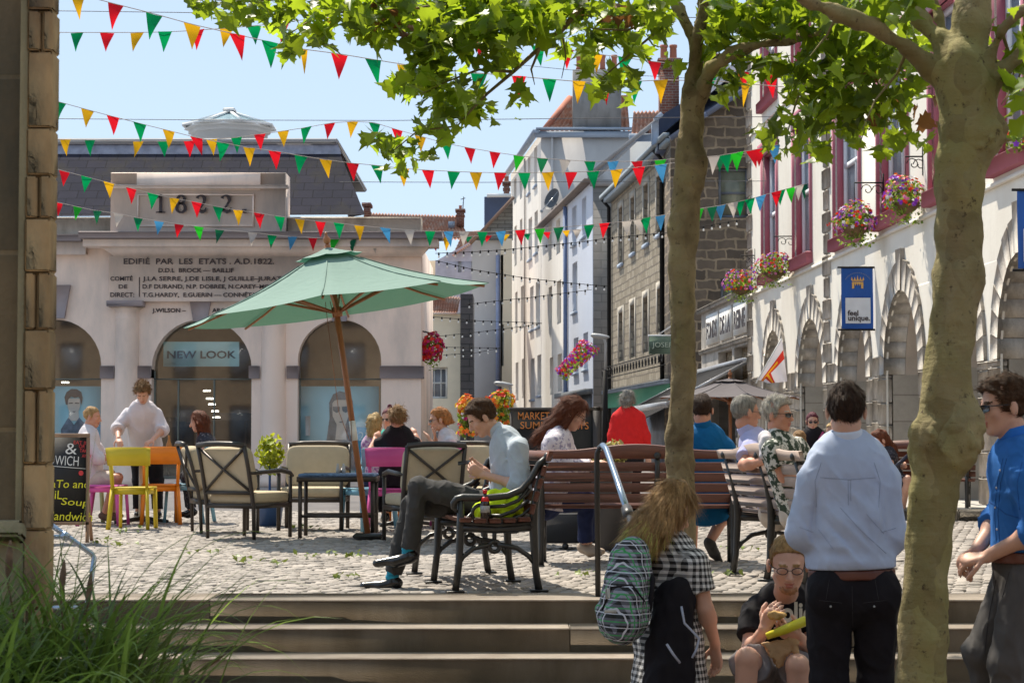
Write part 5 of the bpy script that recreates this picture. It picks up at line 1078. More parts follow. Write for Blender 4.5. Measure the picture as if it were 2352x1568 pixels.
def flowers(t, c, r, mix, nl=260, nf=70, ls=.055, fs=.06, seed=1, top=.0, fol=None, trail=0):
    rg = np.random.default_rng(seed); P, N = blob(rg, nl, c, r, .4); N = N+rg.normal(0, .5, N.shape)
    if trail:
        k = rg.random(trail); P2 = np.stack([c[0]+rg.normal(0, r[0]*.45, trail), c[1]+rg.normal(0, r[1]*.4, trail), c[2]-r[2]*(.6+k*.9)], 1); P = np.vstack([P, P2]); N = np.vstack([N, rg.normal(size=(trail, 3))])
    V, F = scatter(OV, OVF, P, N, rg.uniform(.6, 1.3, len(P))*ls, rg.uniform(0, 6.3, len(P)), rg); mesh_np('foliage', V, F, fol or m_fol, t)
    for k, (col, w) in enumerate(mix):
        n = int(nf*w); P, N = blob(rg, n*3, c, [q*1.06 for q in r], .85); ok = (P[:, 2] > c[2]-r[2]*(.55 if top == 0 else top)); P, N = P[ok][:n], N[ok][:n]; N[:, 2] += .2; N = N+rg.normal(0, .3, N.shape)
        V, F = scatter(PET, PETF, P, N, rg.uniform(.7, 1.2, len(P))*fs, rg.uniform(0, 6.3, len(P)), rg); mesh_np(col+'_blossoms', V, F, BL[col], t)
def basket(px_, py_, rp, wx, Y, label, mix, seed):
    c = at(px_, py_, Y); r = rp*Y/FP; t = thing('hanging_basket', label, 'flower basket', c, 'hanging flower baskets on the white building')
    flowers(t, c, (r, r*.95, r*.78), mix, 620, 190, .06, .07, seed, trail=110)
    b = MB(); b.lathe((c.x, c.y, c.z-.75*r), [(.02, 0), (r*.4, .05), (r*.6, r*.35), (r*.62, r*.5)], 14); b.build('basket', m_bas, t)
    w = pa.hit(wx, py_-rp-16); w = pa.P((Vector((at(wx, 0, Y).x, Y, 0))-pa.O).dot(pa.d), c.z+r+.22); b = MB(); tip = Vector((c.x, w.y, w.z+.03)); b.tube([w+Vector((0, 0, .18)), w-Vector((0, 0, .25))], .014, 6); b.tube([w+Vector((0, 0, .03)), tip], .012, 6); dd = (tip-w)
    for s0, s1 in ((.18, .1), (.55, .08)): o = w+dd*s0+Vector((0, 0, -.1)); b.tube([o+dd.normalized()*(.1*math.cos(a/3)*(1-a/26))+Vector((0, 0, .1*math.sin(a/3)*(1-a/26))) for a in range(0, 22, 2)], .008, 5)
    b.tube([tip, (c.x, c.y, c.z+r*.6)], .006, 4); b.build('bracket', m_black, t)
basket(1702, 650, 38, 1735, 46, 'hanging basket of purple and pink petunias farthest left, by the quoined corner', [('purple', .38), ('pink', .3), ('red', .25), ('orange', .15)], 1)
basket(1778, 612, 41, 1830, 41, 'hanging basket with red and violet flowers under the first maroon window', [('purple', .32), ('red', .45), ('pink', .25), ('yellow', .06), ('white', .1)], 2)
basket(1963, 507, 52, 2030, 32.7, 'hanging basket above the blue banner, purple edges and pale pink top', [('purple', .34), ('red', .28), ('pink', .34), ('yellow', .08), ('white', .15)], 3)
basket(2080, 452, 54, 2122, 30, 'largest hanging basket, beside the thick tree trunk, violet with orange-red blooms', [('purple', .36), ('red', .22), ('orange', .15), ('pink', .24), ('white', .08)], 4)
c = at(2340, 320, 24.6); t = thing('hanging_basket', 'hanging basket cut by the right edge of the picture, with an orange-red bloom', 'flower basket', c, 'hanging flower baskets on the white building'); flowers(t, c, (.22, .22, .2), [('red', .3), ('purple', .2)], 200, 60, .06, .08, 5)
c = at(990, 803, 42.6); t = thing('wall_basket', 'dense crimson flower basket on the corner of the market hall', 'flower basket', c); flowers(t, c, (.26, .3, .38), [('magenta', .8), ('red', .5)], 380, 240, .07, .10, 6)
b = MB(); b.bar(at(967, 760, 42.6), at(990, 765, 42.6), .03, .03); b.build('bracket', m_black, t)
c = at(1319, 838, 70); t = thing('window_trough', 'window boxes of red and purple flowers on the pale blue terrace', 'window box', c); 
cc = [at(1298+12*i, 852-12*i, 76-3*i) for i in range(5)]
rg = np.random.default_rng(9)
for i, q in enumerate(cc): flowers(t, q, (.32, .5, .28), [('magenta', .5), ('red', .4), ('purple', .35)], 110, 60, .11, .15, 20+i)
for (x, y, r_, lab, sd) in ((1075, 935, 22, 'tall planter of orange and yellow flowers left of the seated man head', 31), (1150, 922, 24, 'tall planter of orange-red flowers just right of the seated man head', 32)):
    Y = 27; c = at(x, y, Y); t = thing('flower_tower', lab, 'planter', (c.x, c.y, 0), 'standing flower planters')
    flowers(t, c, (r_*Y/FP*1.15, .14, .16), [('orange', .5), ('red', .3), ('yellow', .4)], 150, 80, .06, .075, sd, fol=BL['yellow'] if sd == 31 else None)
    c2 = at(x, y+50, Y); flowers(t, c2, (.15, .15, .14), [('orange', .4), ('yellow', .35), ('magenta', .15)], 110, 60, .06, .07, sd+5)
    c3 = at(x, y+25, Y); flowers(t, c3, (.15, .15, .13), [('white', .1)], 150, 20, .06, .05, sd+9); b = MB(); b.tube([(c.x, c.y, 0), c], .03, 8); b.box((c.x, c.y, .24), (.5, .4, .46), None, .02); b.build('stand', m_plb, t)
c = at(620, 1040, 23.5); t = thing('potted_shrub', 'yellow-green shrub in a pot between the lounge seats', 'shrub', (c.x, c.y, 0)); m_yf = leafmat('yellow_foliage', (.34, .40, .03), (.55, .58, .04)); flowers(t, c, (.15, .15, .24), [], 330, 0, .07, .05, 41, fol=m_yf)
b = MB(); b.lathe((c.x, c.y, 0), [(.13, 0), (.17, .35), (.19, .38), (.16, .38)], 18); b.tube([(c.x, c.y, .3), (c.x, c.y, .8)], .015, 6); b.build('pot', M('blue_pot', (.04, .09, .22), .4, bump=.03), t)
c = at(1405, 1042, 18.4); t = thing('potted_plant', 'low reddish-green plant tub behind the red-brown bench', 'plant', (c.x, c.y, 0)); flowers(t, c, (.17, .15, .12), [('yellow', .2), ('orange', .1)], 200, 40, .06, .04, 43, fol=leafmat('russet_foliage', (.35, .28, .12), (.45, .40, .12)))
b = MB(); b.lathe((c.x, c.y, 0), [(.14, 0), (.19, .74), (.2, .78), (.17, .78)], 18); b.build('tub', m_plb, t)
# banners
def banner(x0, x1, y0, y1, Y, label, full):
    t = thing('banner', label, 'banner', at((x0+x1)/2, y1, Y)); k = Y/FP; A = at(x0, y0, Y); C = at(x1, y1, Y); w, h = C.x-A.x, A.z-C.z
    n = 12; V = []; F = []
    for j in range(n+1):
        for i in range(7): V.append((A.x+w*i/6, Y+.012*math.sin(i*1.1+j*.5), A.z-h*j/n))
    for j in range(n):
        for i in range(6): a = j*7+i; F.append([a, a+1, a+8, a+7])
    mesh_np('fabric', V, F, M('banner_blue', (.012, .085, .36), .6, var=.05, bump=.05), t, smooth=True)
    for z in (A.z, C.z): b = MB(); b.bar((A.x-.06, Y, z), (C.x+.12, Y, z), .03, .03); b.build('rod', m_black, t)
    Yf = Y-.02
    if full:
        b = MB(); 
        g = lambda fx, fz: Vector((A.x+w*fx, Yf, A.z-h*fz))
        def rc(a, c, d, e): b.add([g(a, d), g(c, d), g(c, e), g(a, e)], [[0, 1, 2, 3]])
        rc(.33, .69, .205, .222); rc(.33, .69, .235, .25); rc(.33, .40, .25, .34); rc(.62, .69, .25, .34)
        for i in range(5): b.add([g(.33+.09*i-.03, .205), g(.33+.09*i, .150 if i != 2 else .125), g(.33+.09*i+.03, .205)], [[0, 1, 2]])
        for i in range(3): b.add([g(.41+.07*i, .25), g(.475+.07*i, .25), g(.44+.07*i, .30)], [[0, 1, 2]])
        rc(.40, .62, .27, .275); b.build('castle_emblem', M('emblem_gold', (.62, .36, .10), .6, bump=0), t)
        b = MB(); 
        for i in range(17): a = R(150-120*i/16); p = g(.5+.42*math.cos(a)*1.05, .30-.20*math.sin(a)); b.add([p, p+Vector((.018, 0, .004)), p+Vector((.018, 0, .022)), p+Vector((0, 0, .018))], [[0, 1, 2, 3]])
        b.build('emblem_lettering', M('faint_gold', (.12, .16, .30), .6, bump=0), t)
    b = MB(); b.add([Vector((A.x+w*.12, Yf, A.z-h*.49)), Vector((A.x+w*.91, Yf, A.z-h*.49)), Vector((A.x+w*.91, Yf, A.z-h*.90)), Vector((A.x+w*.12, Yf, A.z-h*.90))], [[0, 1, 2, 3]]); b.build('white_panel', M('banner_white', (.66, .68, .72), .6, bump=0), t)
    for s, fz in (('feel', .775), ('unique.', .855)):
        u = text('lettering', s, .125*h/1.02, (A.x+w*.19, Yf-.006, A.z-h*fz), m_ink, t, ext=.001, off=.003, sx=1.0)
    return t
banner(1932, 2006, 614, 757, 33.4, 'blue banner with gold castle emblem reading feel unique, on the white building', True)
banner(2336, 2442, 436, 620, 23.4, 'blue banner cut by the right edge of the picture', False)
# island flag on a slanting pole
fl = thing('flag', 'white flag with red and yellow cross drooping from a slanting pole', 'flag', at(1740, 870, 41)); Yf = 41
b = MB(); b.tube([at(1736, 880, Yf), at(1795, 778, Yf-.2)], .015, 6); b.build('flag_pole', m_white, fl)
def flagface():
    V = []; F = []; mi = []; n = 28; m_ = 24; top = [at(1796, 779, Yf), at(1742, 872, Yf)]; bot = [at(1809, 876, Yf), at(1764, 880, Yf)]
    for j in range(n+1):
        v = j/n
        for i in range(m_+1):
            u = i/m_; p = top[0].lerp(top[1], u).lerp(bot[0].lerp(bot[1], u), v); p = p+Vector((0, .06*math.sin(u*9+v*3)*v, 0)); V.append(tuple(p))
    for j in range(n):
        for i in range(m_):
            a = j*(m_+1)+i; F.append([a, a+1, a+m_+2, a+m_+1]); u, v = (i+.5)/m_, (j+.5)/n
            yel = (abs(v-.36) < .045 and u > .3) or (abs(u-.74) < .05 and v > .36); red = abs(v-.36) < .11 or (abs(u-.74) < .13 and v > .36)
            mi.append(2 if yel and red else 1 if red else 0)
    return mesh_np('flag_cloth', V, F, [fabric_tl('flag_white', (.72, .70, .74), (.6, .55, .58), .3), fabric_tl('flag_red', (.62, .05, .03), (.5, .03, .02), .3), fabric_tl('flag_yellow', (.8, .42, .02), (.7, .3, .02), .3)], fl, smooth=True, mi=mi)
flagface()
# bunting
CM = {k: fabric_tl('bunting_'+n_, c, tr, .42) for k, n_, c, tr in (('r', 'red', (.62, .012, .025), (.75, .01, .02)), ('g', 'green', (.0, .22, .085), (.0, .30, .08)), ('o', 'amber', (.70, .36, .01), (.75, .42, .01)), ('b', 'blue', (.07, .28, .50), (.05, .25, .5)), ('w', 'white', (.55, .50, .46), (.5, .45, .4)), ('l', 'lime', (.02, .42, .03), (.02, .5, .02)), ('d', 'dark green', (.01, .13, .07), (.01, .18, .06)))}
m_cord = M('bunting_cord', (.45, .40, .36), .8, bump=0)
def bunting(label, Y0, Y1, pts, flags, wpx, hpx, seed, x0=None):
    rg = random.Random(seed); xs = [p[0] for p in pts]; ys = [p[1] for p in pts]
    Yx = lambda x: Y0+(Y1-Y0)*(x-xs[0])/(xs[-1]-xs[0])
    t = thing('bunting', label, 'bunting', at(pts[0][0], pts[0][1], Y0), 'strings of coloured pennants'); yl = lambda x: float(np.interp(x, xs, ys))
    # smooth catenary-like cord through the surveyed points
    b = MB(); b.tube([at(x, yl(x), Yx(x)) for x in sorted(set(list(np.arange(xs[0], xs[-1], 24))+[xs[-1]]))], .006, 5, cap=False); b.build('cord', m_cord, t)
    for f in flags:
        x, c = f[0], f[1]; Y = Yx(x); W = (f[2] if len(f) > 2 else wpx)*Y/FP; H = hpx*Y/FP*(f[3] if len(f) > 3 else 1); p0 = at(x-W*FP/Y/2, yl(x-W*FP/Y/2), Y); p1 = at(x+W*FP/Y/2, yl(x+W*FP/Y/2), Y)
        tw = rg.uniform(-.75, .75); mid = (p0+p1)/2; d = (p1-p0); nrm = Vector((0, 1, 0)); V = []; F = []; n = 5; lean = rg.gauss(0, .16)*W
        for j in range(n+1):
            v = j/n; hw = (1-v)
            for s in (-1, 0, 1): V.append(mid+Vector((d.x*.5*s*hw*math.cos(tw*v)+lean*v, d.x*.5*s*hw*math.sin(tw)*.6+.035*math.sin(v*3.5+seed+x), d.z*.5*s*hw-H*v))+Vector((0, .012*(1-abs(s))*2.2*math.sin(v*4+x), 0)))
        for j in range(n):
            for i in range(2): a = j*3+i; F.append([a, a+1, a+4, a+3])
        mesh_np('pennant', [tuple(v) for v in V], F, CM[c], t)
def FL(s): return [(float(a.split(':')[0]), a.split(':')[1]) for a in s.split()]
bunting('highest string of large pennants, crossing from the pillar top through the leaves', 24.7, 26.5, [(20, -52), (160, -18), (266, 10), (353, 32), (440, 56), (545, 80), (620, 97), (693, 113), (779, 124), (857, 137), (1000, 160), (1192, 176), (1330, 188), (1400, 191), (1517, 184), (1640, 186), (1800, 200)], [(178, 'o'), (266, 'r'), (353, 'g'), (440, 'o'), (545, 'r'), (620, 'g'), (697, 'o', 18), (779, 'r'), (857, 'g'), (930, 'o'), (1015, 'r'), (1100, 'g'), (1192, 'r', 33, .85), (1262, 'g', 32, .9), (1330, 'o', 30, .85), (1393, 'r', 22, .85), (1460, 'g', 30, .85), (1517, 'o', 33, .9), (1712, 'o', 22, .9)], 38, 61, 1)
bunting('nearly level top string of pennants starting at the pillar, behind the highest one', 29, 30, [(20, 74), (176, 75), (314, 75), (380, 74), (455, 70), (520, 65), (583, 60), (650, 52), (760, 38), (893, 57), (1098, 88), (1235, 107), (1302, 114), (1368, 124), (1503, 142), (1640, 156), (1768, 172), (1900, 185)], FL('120:o 176:g 245:r 314:o 380:g 455:r 520:o 583:g 650:r 760:o 830:g 893:r 960:o 1030:g 1098:r 1168:o 1235:g 1302:r 1368:o 1435:g 1503:r 1640:g 1705:r')+[(1768, 'r', 36, 1.2)], 32, 46, 2)
bunting('long pennant string slanting from the pillar over the slate roof to the white building', 32, 38, [(20, 206), (138, 235), (200, 252), (260, 268), (322, 284), (387, 300), (450, 316), (512, 328), (573, 340), (631, 347), (691, 358), (748, 367), (810, 375), (866, 380), (926, 387), (983, 391), (1042, 394), (1093, 396), (1204, 397), (1312, 395), (1362, 394), (1416, 390), (1530, 377), (1667, 355), (1727, 345), (1790, 332)], FL('138:g 200:o 260:r 322:g 387:o 450:r 512:g 573:o 631:r 691:g 748:o 810:r 866:g 926:o 983:r 1042:g 1093:o 1149:r 1204:g 1258:o 1312:r 1362:g 1416:o 1467:r 1517:b 1640:w 1665:g 1693:l 1727:r 1745:r 1778:b'), 29, 43, 3)
bunting('pennant string sagging across the slate roof and rising past the glass lantern', 33, 41, [(20, 315), (118, 320), (206, 322), (317, 325), (435, 324), (543, 316), (597, 309), (650, 301), (704, 293), (757, 283), (810, 279), (860, 282), (912, 298), (965, 313), (1025, 330), (1079, 340), (1137, 350), (1192, 358), (1246, 364), (1355, 371), (1463, 371), (1600, 362), (1720, 352)], FL('150:o 206:g 317:o 374:g 435:r 486:o 543:g 597:r 650:o 704:g 757:r 810:o 860:g 912:r 965:o 1025:g 1079:r 1137:r 1192:l 1246:d 1298:w 1355:g 1408:b 1463:r 1517:l 1655:d 1675:l'), 26, 38, 4)
bunting('pennant string passing in front of the 1822 date block', 38, 40.5, [(20, 360), (147, 393), (200, 407), (251, 420), (302, 433), (352, 446), (401, 456), (452, 465), (500, 475), (547, 483), (595, 490), (642, 497), (688, 503), (736, 509), (779, 513), (825, 518), (885, 524), (940, 529), (1030, 532), (1150, 532), (1195, 528), (1240, 525), (1326, 519), (1388, 513), (1440, 508), (1517, 495), (1600, 480), (1655, 472), (1720, 458), (1783, 440), (1860, 420)], FL('147:r 200:g 251:o 302:r 352:g 401:o 452:r 500:g 547:o 595:r 642:g 688:o 736:r 779:g 825:o 885:b 940:w 988:g 1030:b 1066:w 1108:g 1150:b 1195:r 1240:l 1283:d 1353:g 1388:r 1440:w 1465:w 1482:g 1517:b 1605:l 1636:d 1655:b 1683:w 1700:g 1722:g 1747:b 1783:r 1793:g 1817:l 1835:w 1850:d'), 24, 36, 5)
bunting('lowest pennant string, along the cornice above the inscription', 39.5, 43, [(20, 444), (133, 465), (178, 475), (224, 485), (272, 490), (317, 501), (365, 508), (411, 515), (457, 521), (504, 528), (580, 534), (625, 540), (672, 544), (718, 546), (768, 549), (858, 551), (903, 551), (952, 549), (1028, 545), (1122, 541), (1210, 537), (1300, 530), (1405, 520)], [(133, 'r', 20), (178, 'l'), (224, 'd'), (272, 'w'), (317, 'g'), (365, 'b'), (411, 'r'), (457, 'l'), (504, 'd'), (580, 'w'), (625, 'g'), (672, 'b'), (718, 'r'), (768, 'l'), (808, 'd'), (858, 'w'), (903, 'g'), (952, 'b'), (995, 'r'), (1028, 'o'), (1076, 'g', 18, .5), (1122, 'r', 18, .5), (1162, 'o', 18, .5), (1210, 'g', 18, .5), (1255, 'r', 18, .5), (1300, 'o', 18, .5), (1326, 'w', 20, .7)], 22, 32, 6)
# overhead wires and festoon lights
m_wire = M('wire', (.10, .10, .11), .6, bump=0)
for i, (pts, Y) in enumerate(((((20, 24), (400, 29), (900, 36), (1760, 42)), 30), (((20, 272), (500, 276), (900, 277), (1250, 273), (1800, 268)), 34), (((780, 418), (1100, 419), (1400, 417), (1760, 416)), 38), (((1100, 140), (1400, 170), (1760, 190)), 44))):
    b = MB(); q = [Vector(p) for p in pts]; b.tube([at(x, y, Y) for x, y in pts], .006, 5, cap=False); tag(b.build('overhead_wire', m_wire), ['thin overhead wire near the top of the sky', 'thin overhead wire just above the glass lantern', 'thin overhead wire below the pennants, over the far roofs', 'thin overhead wire across the chimneys'][i], 'wire')
m_bulb = M('clear_bulb', (.8, .8, .78), .15, bump=0)
for i, (pts, Y) in enumerate((([(1000, 598), (1091, 620), (1204, 638), (1310, 650), (1402, 658)], 50), ([(1000, 582), (1090, 578), (1167, 573), (1341, 555), (1402, 546), (1531, 535), (1700, 505)], 48), ([(1070, 699), (1157, 689), (1204, 685), (1359, 665)], 54), ([(969, 725), (1105, 737), (1204, 740), (1245, 742)], 57), ([(997, 773), (1094, 763), (1204, 749), (1245, 742)], 59), ([(1018, 797), (1150, 799)], 62), ([(1018, 815), (1091, 810), (1150, 799)], 64))):
    t = thing('festoon_lights', ['festoon light cable sloping down right from the parasol top', 'highest festoon light cable, sloping up towards the thin tree', 'third festoon light cable, ends at the pale blue terrace', 'festoon light cable starting just above the cream house ledge', 'festoon cable rising to meet the one above it', 'short level festoon cable over the cream house window', 'lowest short festoon cable in front of the grey house'][i], 'string lights', at(pts[0][0], pts[0][1], Y), 'festoon light cables across the street')
    xs = [p[0] for p in pts]; ys = [p[1] for p in pts]; b = MB(); b.tube([at(x, y, Y) for x, y in pts], .008, 5, cap=False); b.build('cable', m_black, t); x = xs[0]+8; first = None
    while x < xs[-1]-3:
        p = at(x, float(np.interp(x, xs, ys)), Y)
        if first is None:
            b = MB(); b.lathe((0, 0, 0), [(.004, -.115), (.02, -.105), (.025, -.09), (.015, -.06), (.012, -.04)], 8); first = b.build('bulb', m_bulb, t, True, smooth=True); h = MB(); h.lathe((0, 0, 0), [(.02, -.05), (.022, 0), (.014, .02)], 8); s = h.build('socket', m_black, first, True); first.location = p; first.parent = t; first.matrix_parent_inverse = Matrix.Translation(-t.location)
        else:
            q = first.copy(); COL.objects.link(q); q.location = p; s2 = s.copy(); COL.objects.link(s2); s2.parent = q
        x += 19
# sprigs of fallen leaves
LEAF = []
for i, a in enumerate([(0, -.02), (.10, .0), (.26, -.06), (.22, .10), (.50, .12), (.40, .26), (.46, .40), (.26, .44), (.20, .62), (.08, .66), (0, .95), (-.08, .66), (-.20, .62), (-.26, .44), (-.46, .40), (-.40, .26), (-.50, .12), (-.22, .10), (-.26, -.06), (-.10, .0)]): LEAF.append((a[0], a[1], abs(a[0])*.30-.30*a[1]**2+.25*abs(a[0])**3))
LEAF.append((0, .28, -.02)); LEAF = np.array(LEAF); LEAFF = np.array([(20, i, (i+1) % 20) for i in range(20)])
m_fallen = leafmat('fallen_leaf', (.20, .26, .05), (.2, .25, .04), .2)
LW = ['just in front of the yellow chair', 'beside the sandwich board foot', 'nearest in front of the yellow chair', 'left of the row, before the cross-backed chair', 'before the cross-backed chair, larger', 'a wisp right of the cross-backed chair', 'below the blue-topped table', 'under the blue-topped table', 'left of the young man raised shoe', 'nearest the top step, left of his lower shoe', 'right of the end-on iron bench feet', 'left foot of the pale bench', 'behind the left foot of the pale bench']
spots = [(277, 1221), (237, 1245), (277, 1252), (459, 1273), (573, 1289), (629, 1297), (725, 1280), (718, 1217), (808, 1276), (786, 1325), (1322, 1321), (1645, 1325), (1679, 1264)]
for i, (x, y) in enumerate(spots):
    g = gr(x, y, .012); rg = np.random.default_rng(90+i); n = 9; P = np.array(g)+rg.normal(0, 1, (n, 3))*[.10, .08, .0]+[0, 0, .012]; P[:, 2] += rg.random(n)*.03; N = np.tile([0, 0, 1.], (n, 1))+rg.normal(0, .45, (n, 3))
    V, F = scatter(LEAF, LEAFF, P, N, rg.uniform(.04, .07, n), rg.uniform(0, 6.3, n), rg)
    tag(mesh_np('fallen_leaves', V, F, m_fallen), 'small heap of fallen green leaves on the setts, '+LW[i], 'leaves', 'small heaps of fallen leaves')
# ------------------------------------------------------------------ organic shapes: smooth union of cones, surfaced on a grid
def surfnet(F, org, h):
    ins = F < 0; nx, ny, nz = F.shape
    s = np.zeros((nx-1, ny-1, nz-1), dtype=np.int8)
    for a in (0, 1):
        for b_ in (0, 1):
            for c in (0, 1): s += ins[a:nx-1+a, b_:ny-1+b_, c:nz-1+c]
    act = (s > 0) & (s < 8); I = np.argwhere(act); n = len(I)
    if n == 0: return np.zeros((0, 3)), np.zeros((0, 4), dtype=np.int32)
    idm = np.full(s.shape, -1, dtype=np.int32); idm[act] = np.arange(n)
    acc = np.zeros((n, 3)); cnt = np.zeros(n)
    cs = [(a, b_, c) for a in (0, 1) for b_ in (0, 1) for c in (0, 1)]
    val = {k: F[I[:, 0]+k[0], I[:, 1]+k[1], I[:, 2]+k[2]] for k in cs}
    for k in cs:
        for ax in range(3):
            if k[ax]: continue
            k2 = list(k); k2[ax] = 1; k2 = tuple(k2); a, b_ = val[k], val[k2]; m = (a < 0) != (b_ < 0)
            t = np.where(m, a/np.where(m, a-b_, 1), 0); p = np.tile(np.array(k, dtype=float), (n, 1)); p[:, ax] = t; acc[m] += p[m]; cnt[m] += 1
    V = (I+acc/cnt[:, None])*h+org; Q = []
    for ax in range(3):
        sl0 = [slice(None)]*3; sl1 = [slice(None)]*3; sl0[ax] = slice(0, -1); sl1[ax] = slice(1, None)
        a = ins[tuple(sl0)]; b_ = ins[tuple(sl1)]; E = np.argwhere(a != b_); o1, o2 = [(1, 2), (2, 0), (0, 1)][ax]
        ok = (E[:, o1] > 0) & (E[:, o2] > 0) & (E[:, o1] < F.shape[o1]-1) & (E[:, o2] < F.shape[o2]-1); E = E[ok]
        if len(E) == 0: continue
        fl = a[E[:, 0], E[:, 1], E[:, 2]]; q = []
        for d1, d2 in ((-1, -1), (0, -1), (0, 0), (-1, 0)): c = E.copy(); c[:, o1] += d1; c[:, o2] += d2; q.append(idm[c[:, 0], c[:, 1], c[:, 2]])
        q = np.stack(q, 1); q[~fl] = q[~fl][:, ::-1]; Q.append(q)
    return V, np.concatenate(Q).astype(np.int32)
def wob(P, f, seed, n=7):
    rg = np.random.default_rng(seed); r = np.zeros(len(P))
    for i in range(n):
        k = rg.normal(size=3); k /= np.linalg.norm(k); r += np.sin((P @ k)*f*(.7+.7*rg.random())*2*math.pi+rg.random()*6.28)
    return r/math.sqrt(n)
A3 = lambda v: np.array([v[0], v[1], v[2]], dtype=np.float64)
class SDF:
    def __init__(s, h=.01, k=.02): s.h = h; s.k = k; s.p = []; s.cuts = []; s.post = None
    def cone(s, a, b, ra, rb, k=None, ax=None, q=1.0, cut=None, sub=False, mat=None):
        """ax,q: the section is squashed by q along direction ax. cut: 1 flat at b, 2 flat at a, 3 both"""
        s.p.append(('c', A3(a), A3(b), ra, rb, s.k if k is None else k, None if ax is None else A3(ax)/np.linalg.norm(A3(ax)), q, cut, sub)); return s
    def ell(s, c, r, R_=None, k=None, sub=False):
        s.p.append(('e', A3(c), np.array(r, dtype=float), np.array(R_) if R_ is not None else np.eye(3), s.k if k is None else k, sub)); return s
    def half(s, p, n): s.cuts.append((A3(p), A3(n)/np.linalg.norm(A3(n)))); return s      # keeps the side n points away from
    def build(s, disp=None, smooth=1):
        h = s.h; lo = np.full(3, 1e9); hi = -lo
        for p in s.p:
            if p[-1] and p[-1] is True: continue
            if p[0] == 'c': r = max(p[3], p[4])*max(1, p[7]); a = np.minimum(p[1], p[2])-r; b = np.maximum(p[1], p[2])+r
            else: r = p[2].max(); a = p[1]-r; b = p[1]+r
            lo = np.minimum(lo, a); hi = np.maximum(hi, b)
        lo -= 3*h+.02; hi += 3*h+.02; n = np.ceil((hi-lo)/h).astype(int)+1; F = np.full(n, .15, dtype=np.float32)
        for p in s.p:
            k = p[5] if p[0] == 'c' else p[4]; r = max(p[3], p[4])*max(1, p[7]) if p[0] == 'c' else p[2].max(); m = k+3*h+.006
            if p[0] == 'c': a = np.minimum(p[1], p[2])-r-m; b = np.maximum(p[1], p[2])+r+m
            else: a = p[1]-r-m; b = p[1]+r+m
            i0 = np.maximum(0, np.floor((a-lo)/h).astype(int)); i1 = np.minimum(n, np.ceil((b-lo)/h).astype(int)+1)
            if (i1 <= i0).any(): continue
            X, Y, Z = [lo[d]+h*np.arange(i0[d], i1[d]) for d in range(3)]; G = np.stack(np.meshgrid(X, Y, Z, indexing='ij'), -1)
            if p[0] == 'c':
                A, B = p[1], p[2]; ba = B-A; l2 = max(ba @ ba, 1e-9); G = G-A; raw = G @ ba/l2; t = np.clip(raw, 0, 1); D = G-t[..., None]*ba
                if p[6] is not None: c = D @ p[6]; D = D+(c*(1/p[7]-1))[..., None]*p[6]
                d = np.sqrt((D*D).sum(-1))-(p[3]+(p[4]-p[3])*t)
                if p[8]:
                    L = math.sqrt(l2)
                    if p[8] & 1: d = np.maximum(d, (raw-1)*L)
                    if p[8] & 2: d = np.maximum(d, -raw*L)
            else:
                q = (G-p[1]) @ p[3]; k0 = np.sqrt(((q/p[2])**2).sum(-1)); k1 = np.sqrt(((q/p[2]**2)**2).sum(-1)); d = k0*(k0-1)/np.maximum(k1, 1e-6)
            d = d.astype(np.float32); sl = tuple(slice(i0[j], i1[j]) for j in range(3)); f = F[sl]
            if p[-1] is True:
                kk = max(k, 1e-4); hh = np.clip(.5-.5*(f+d)/kk, 0, 1); F[sl] = f*(1-hh)+(-d)*hh+kk*hh*(1-hh)
            elif k > 1e-5: hh = np.clip(.5+.5*(f-d)/k, 0, 1); F[sl] = f*(1-hh)+d*hh-k*hh*(1-hh)
            else: F[sl] = np.minimum(f, d)
        if disp is not None:
            I = np.argwhere(np.abs(F) < .05); P = I*h+lo; F[I[:, 0], I[:, 1], I[:, 2]] += disp(P).astype(np.float32)
        if s.post:
            I = np.argwhere(F < .06); P = I*h+lo; F[I[:, 0], I[:, 1], I[:, 2]] = s.post(P, F[I[:, 0], I[:, 1], I[:, 2]])
        if s.cuts:
            I = np.argwhere(F < .05); P = I*h+lo; f = F[I[:, 0], I[:, 1], I[:, 2]]
            for c, nn in s.cuts: f = np.maximum(f, ((P-c) @ nn))
            F[I[:, 0], I[:, 1], I[:, 2]] = f
        return surfnet(F, lo, h)
def organic(name, S, mats, parent=None, disp=None, mi=None, local=False):
    V, F = S.build(disp)
    if len(F) == 0: return None
    m = mi(V[F].mean(1)) if mi else None
    return mesh_np(name, V, F, mats, parent, local, smooth=True, mi=m)
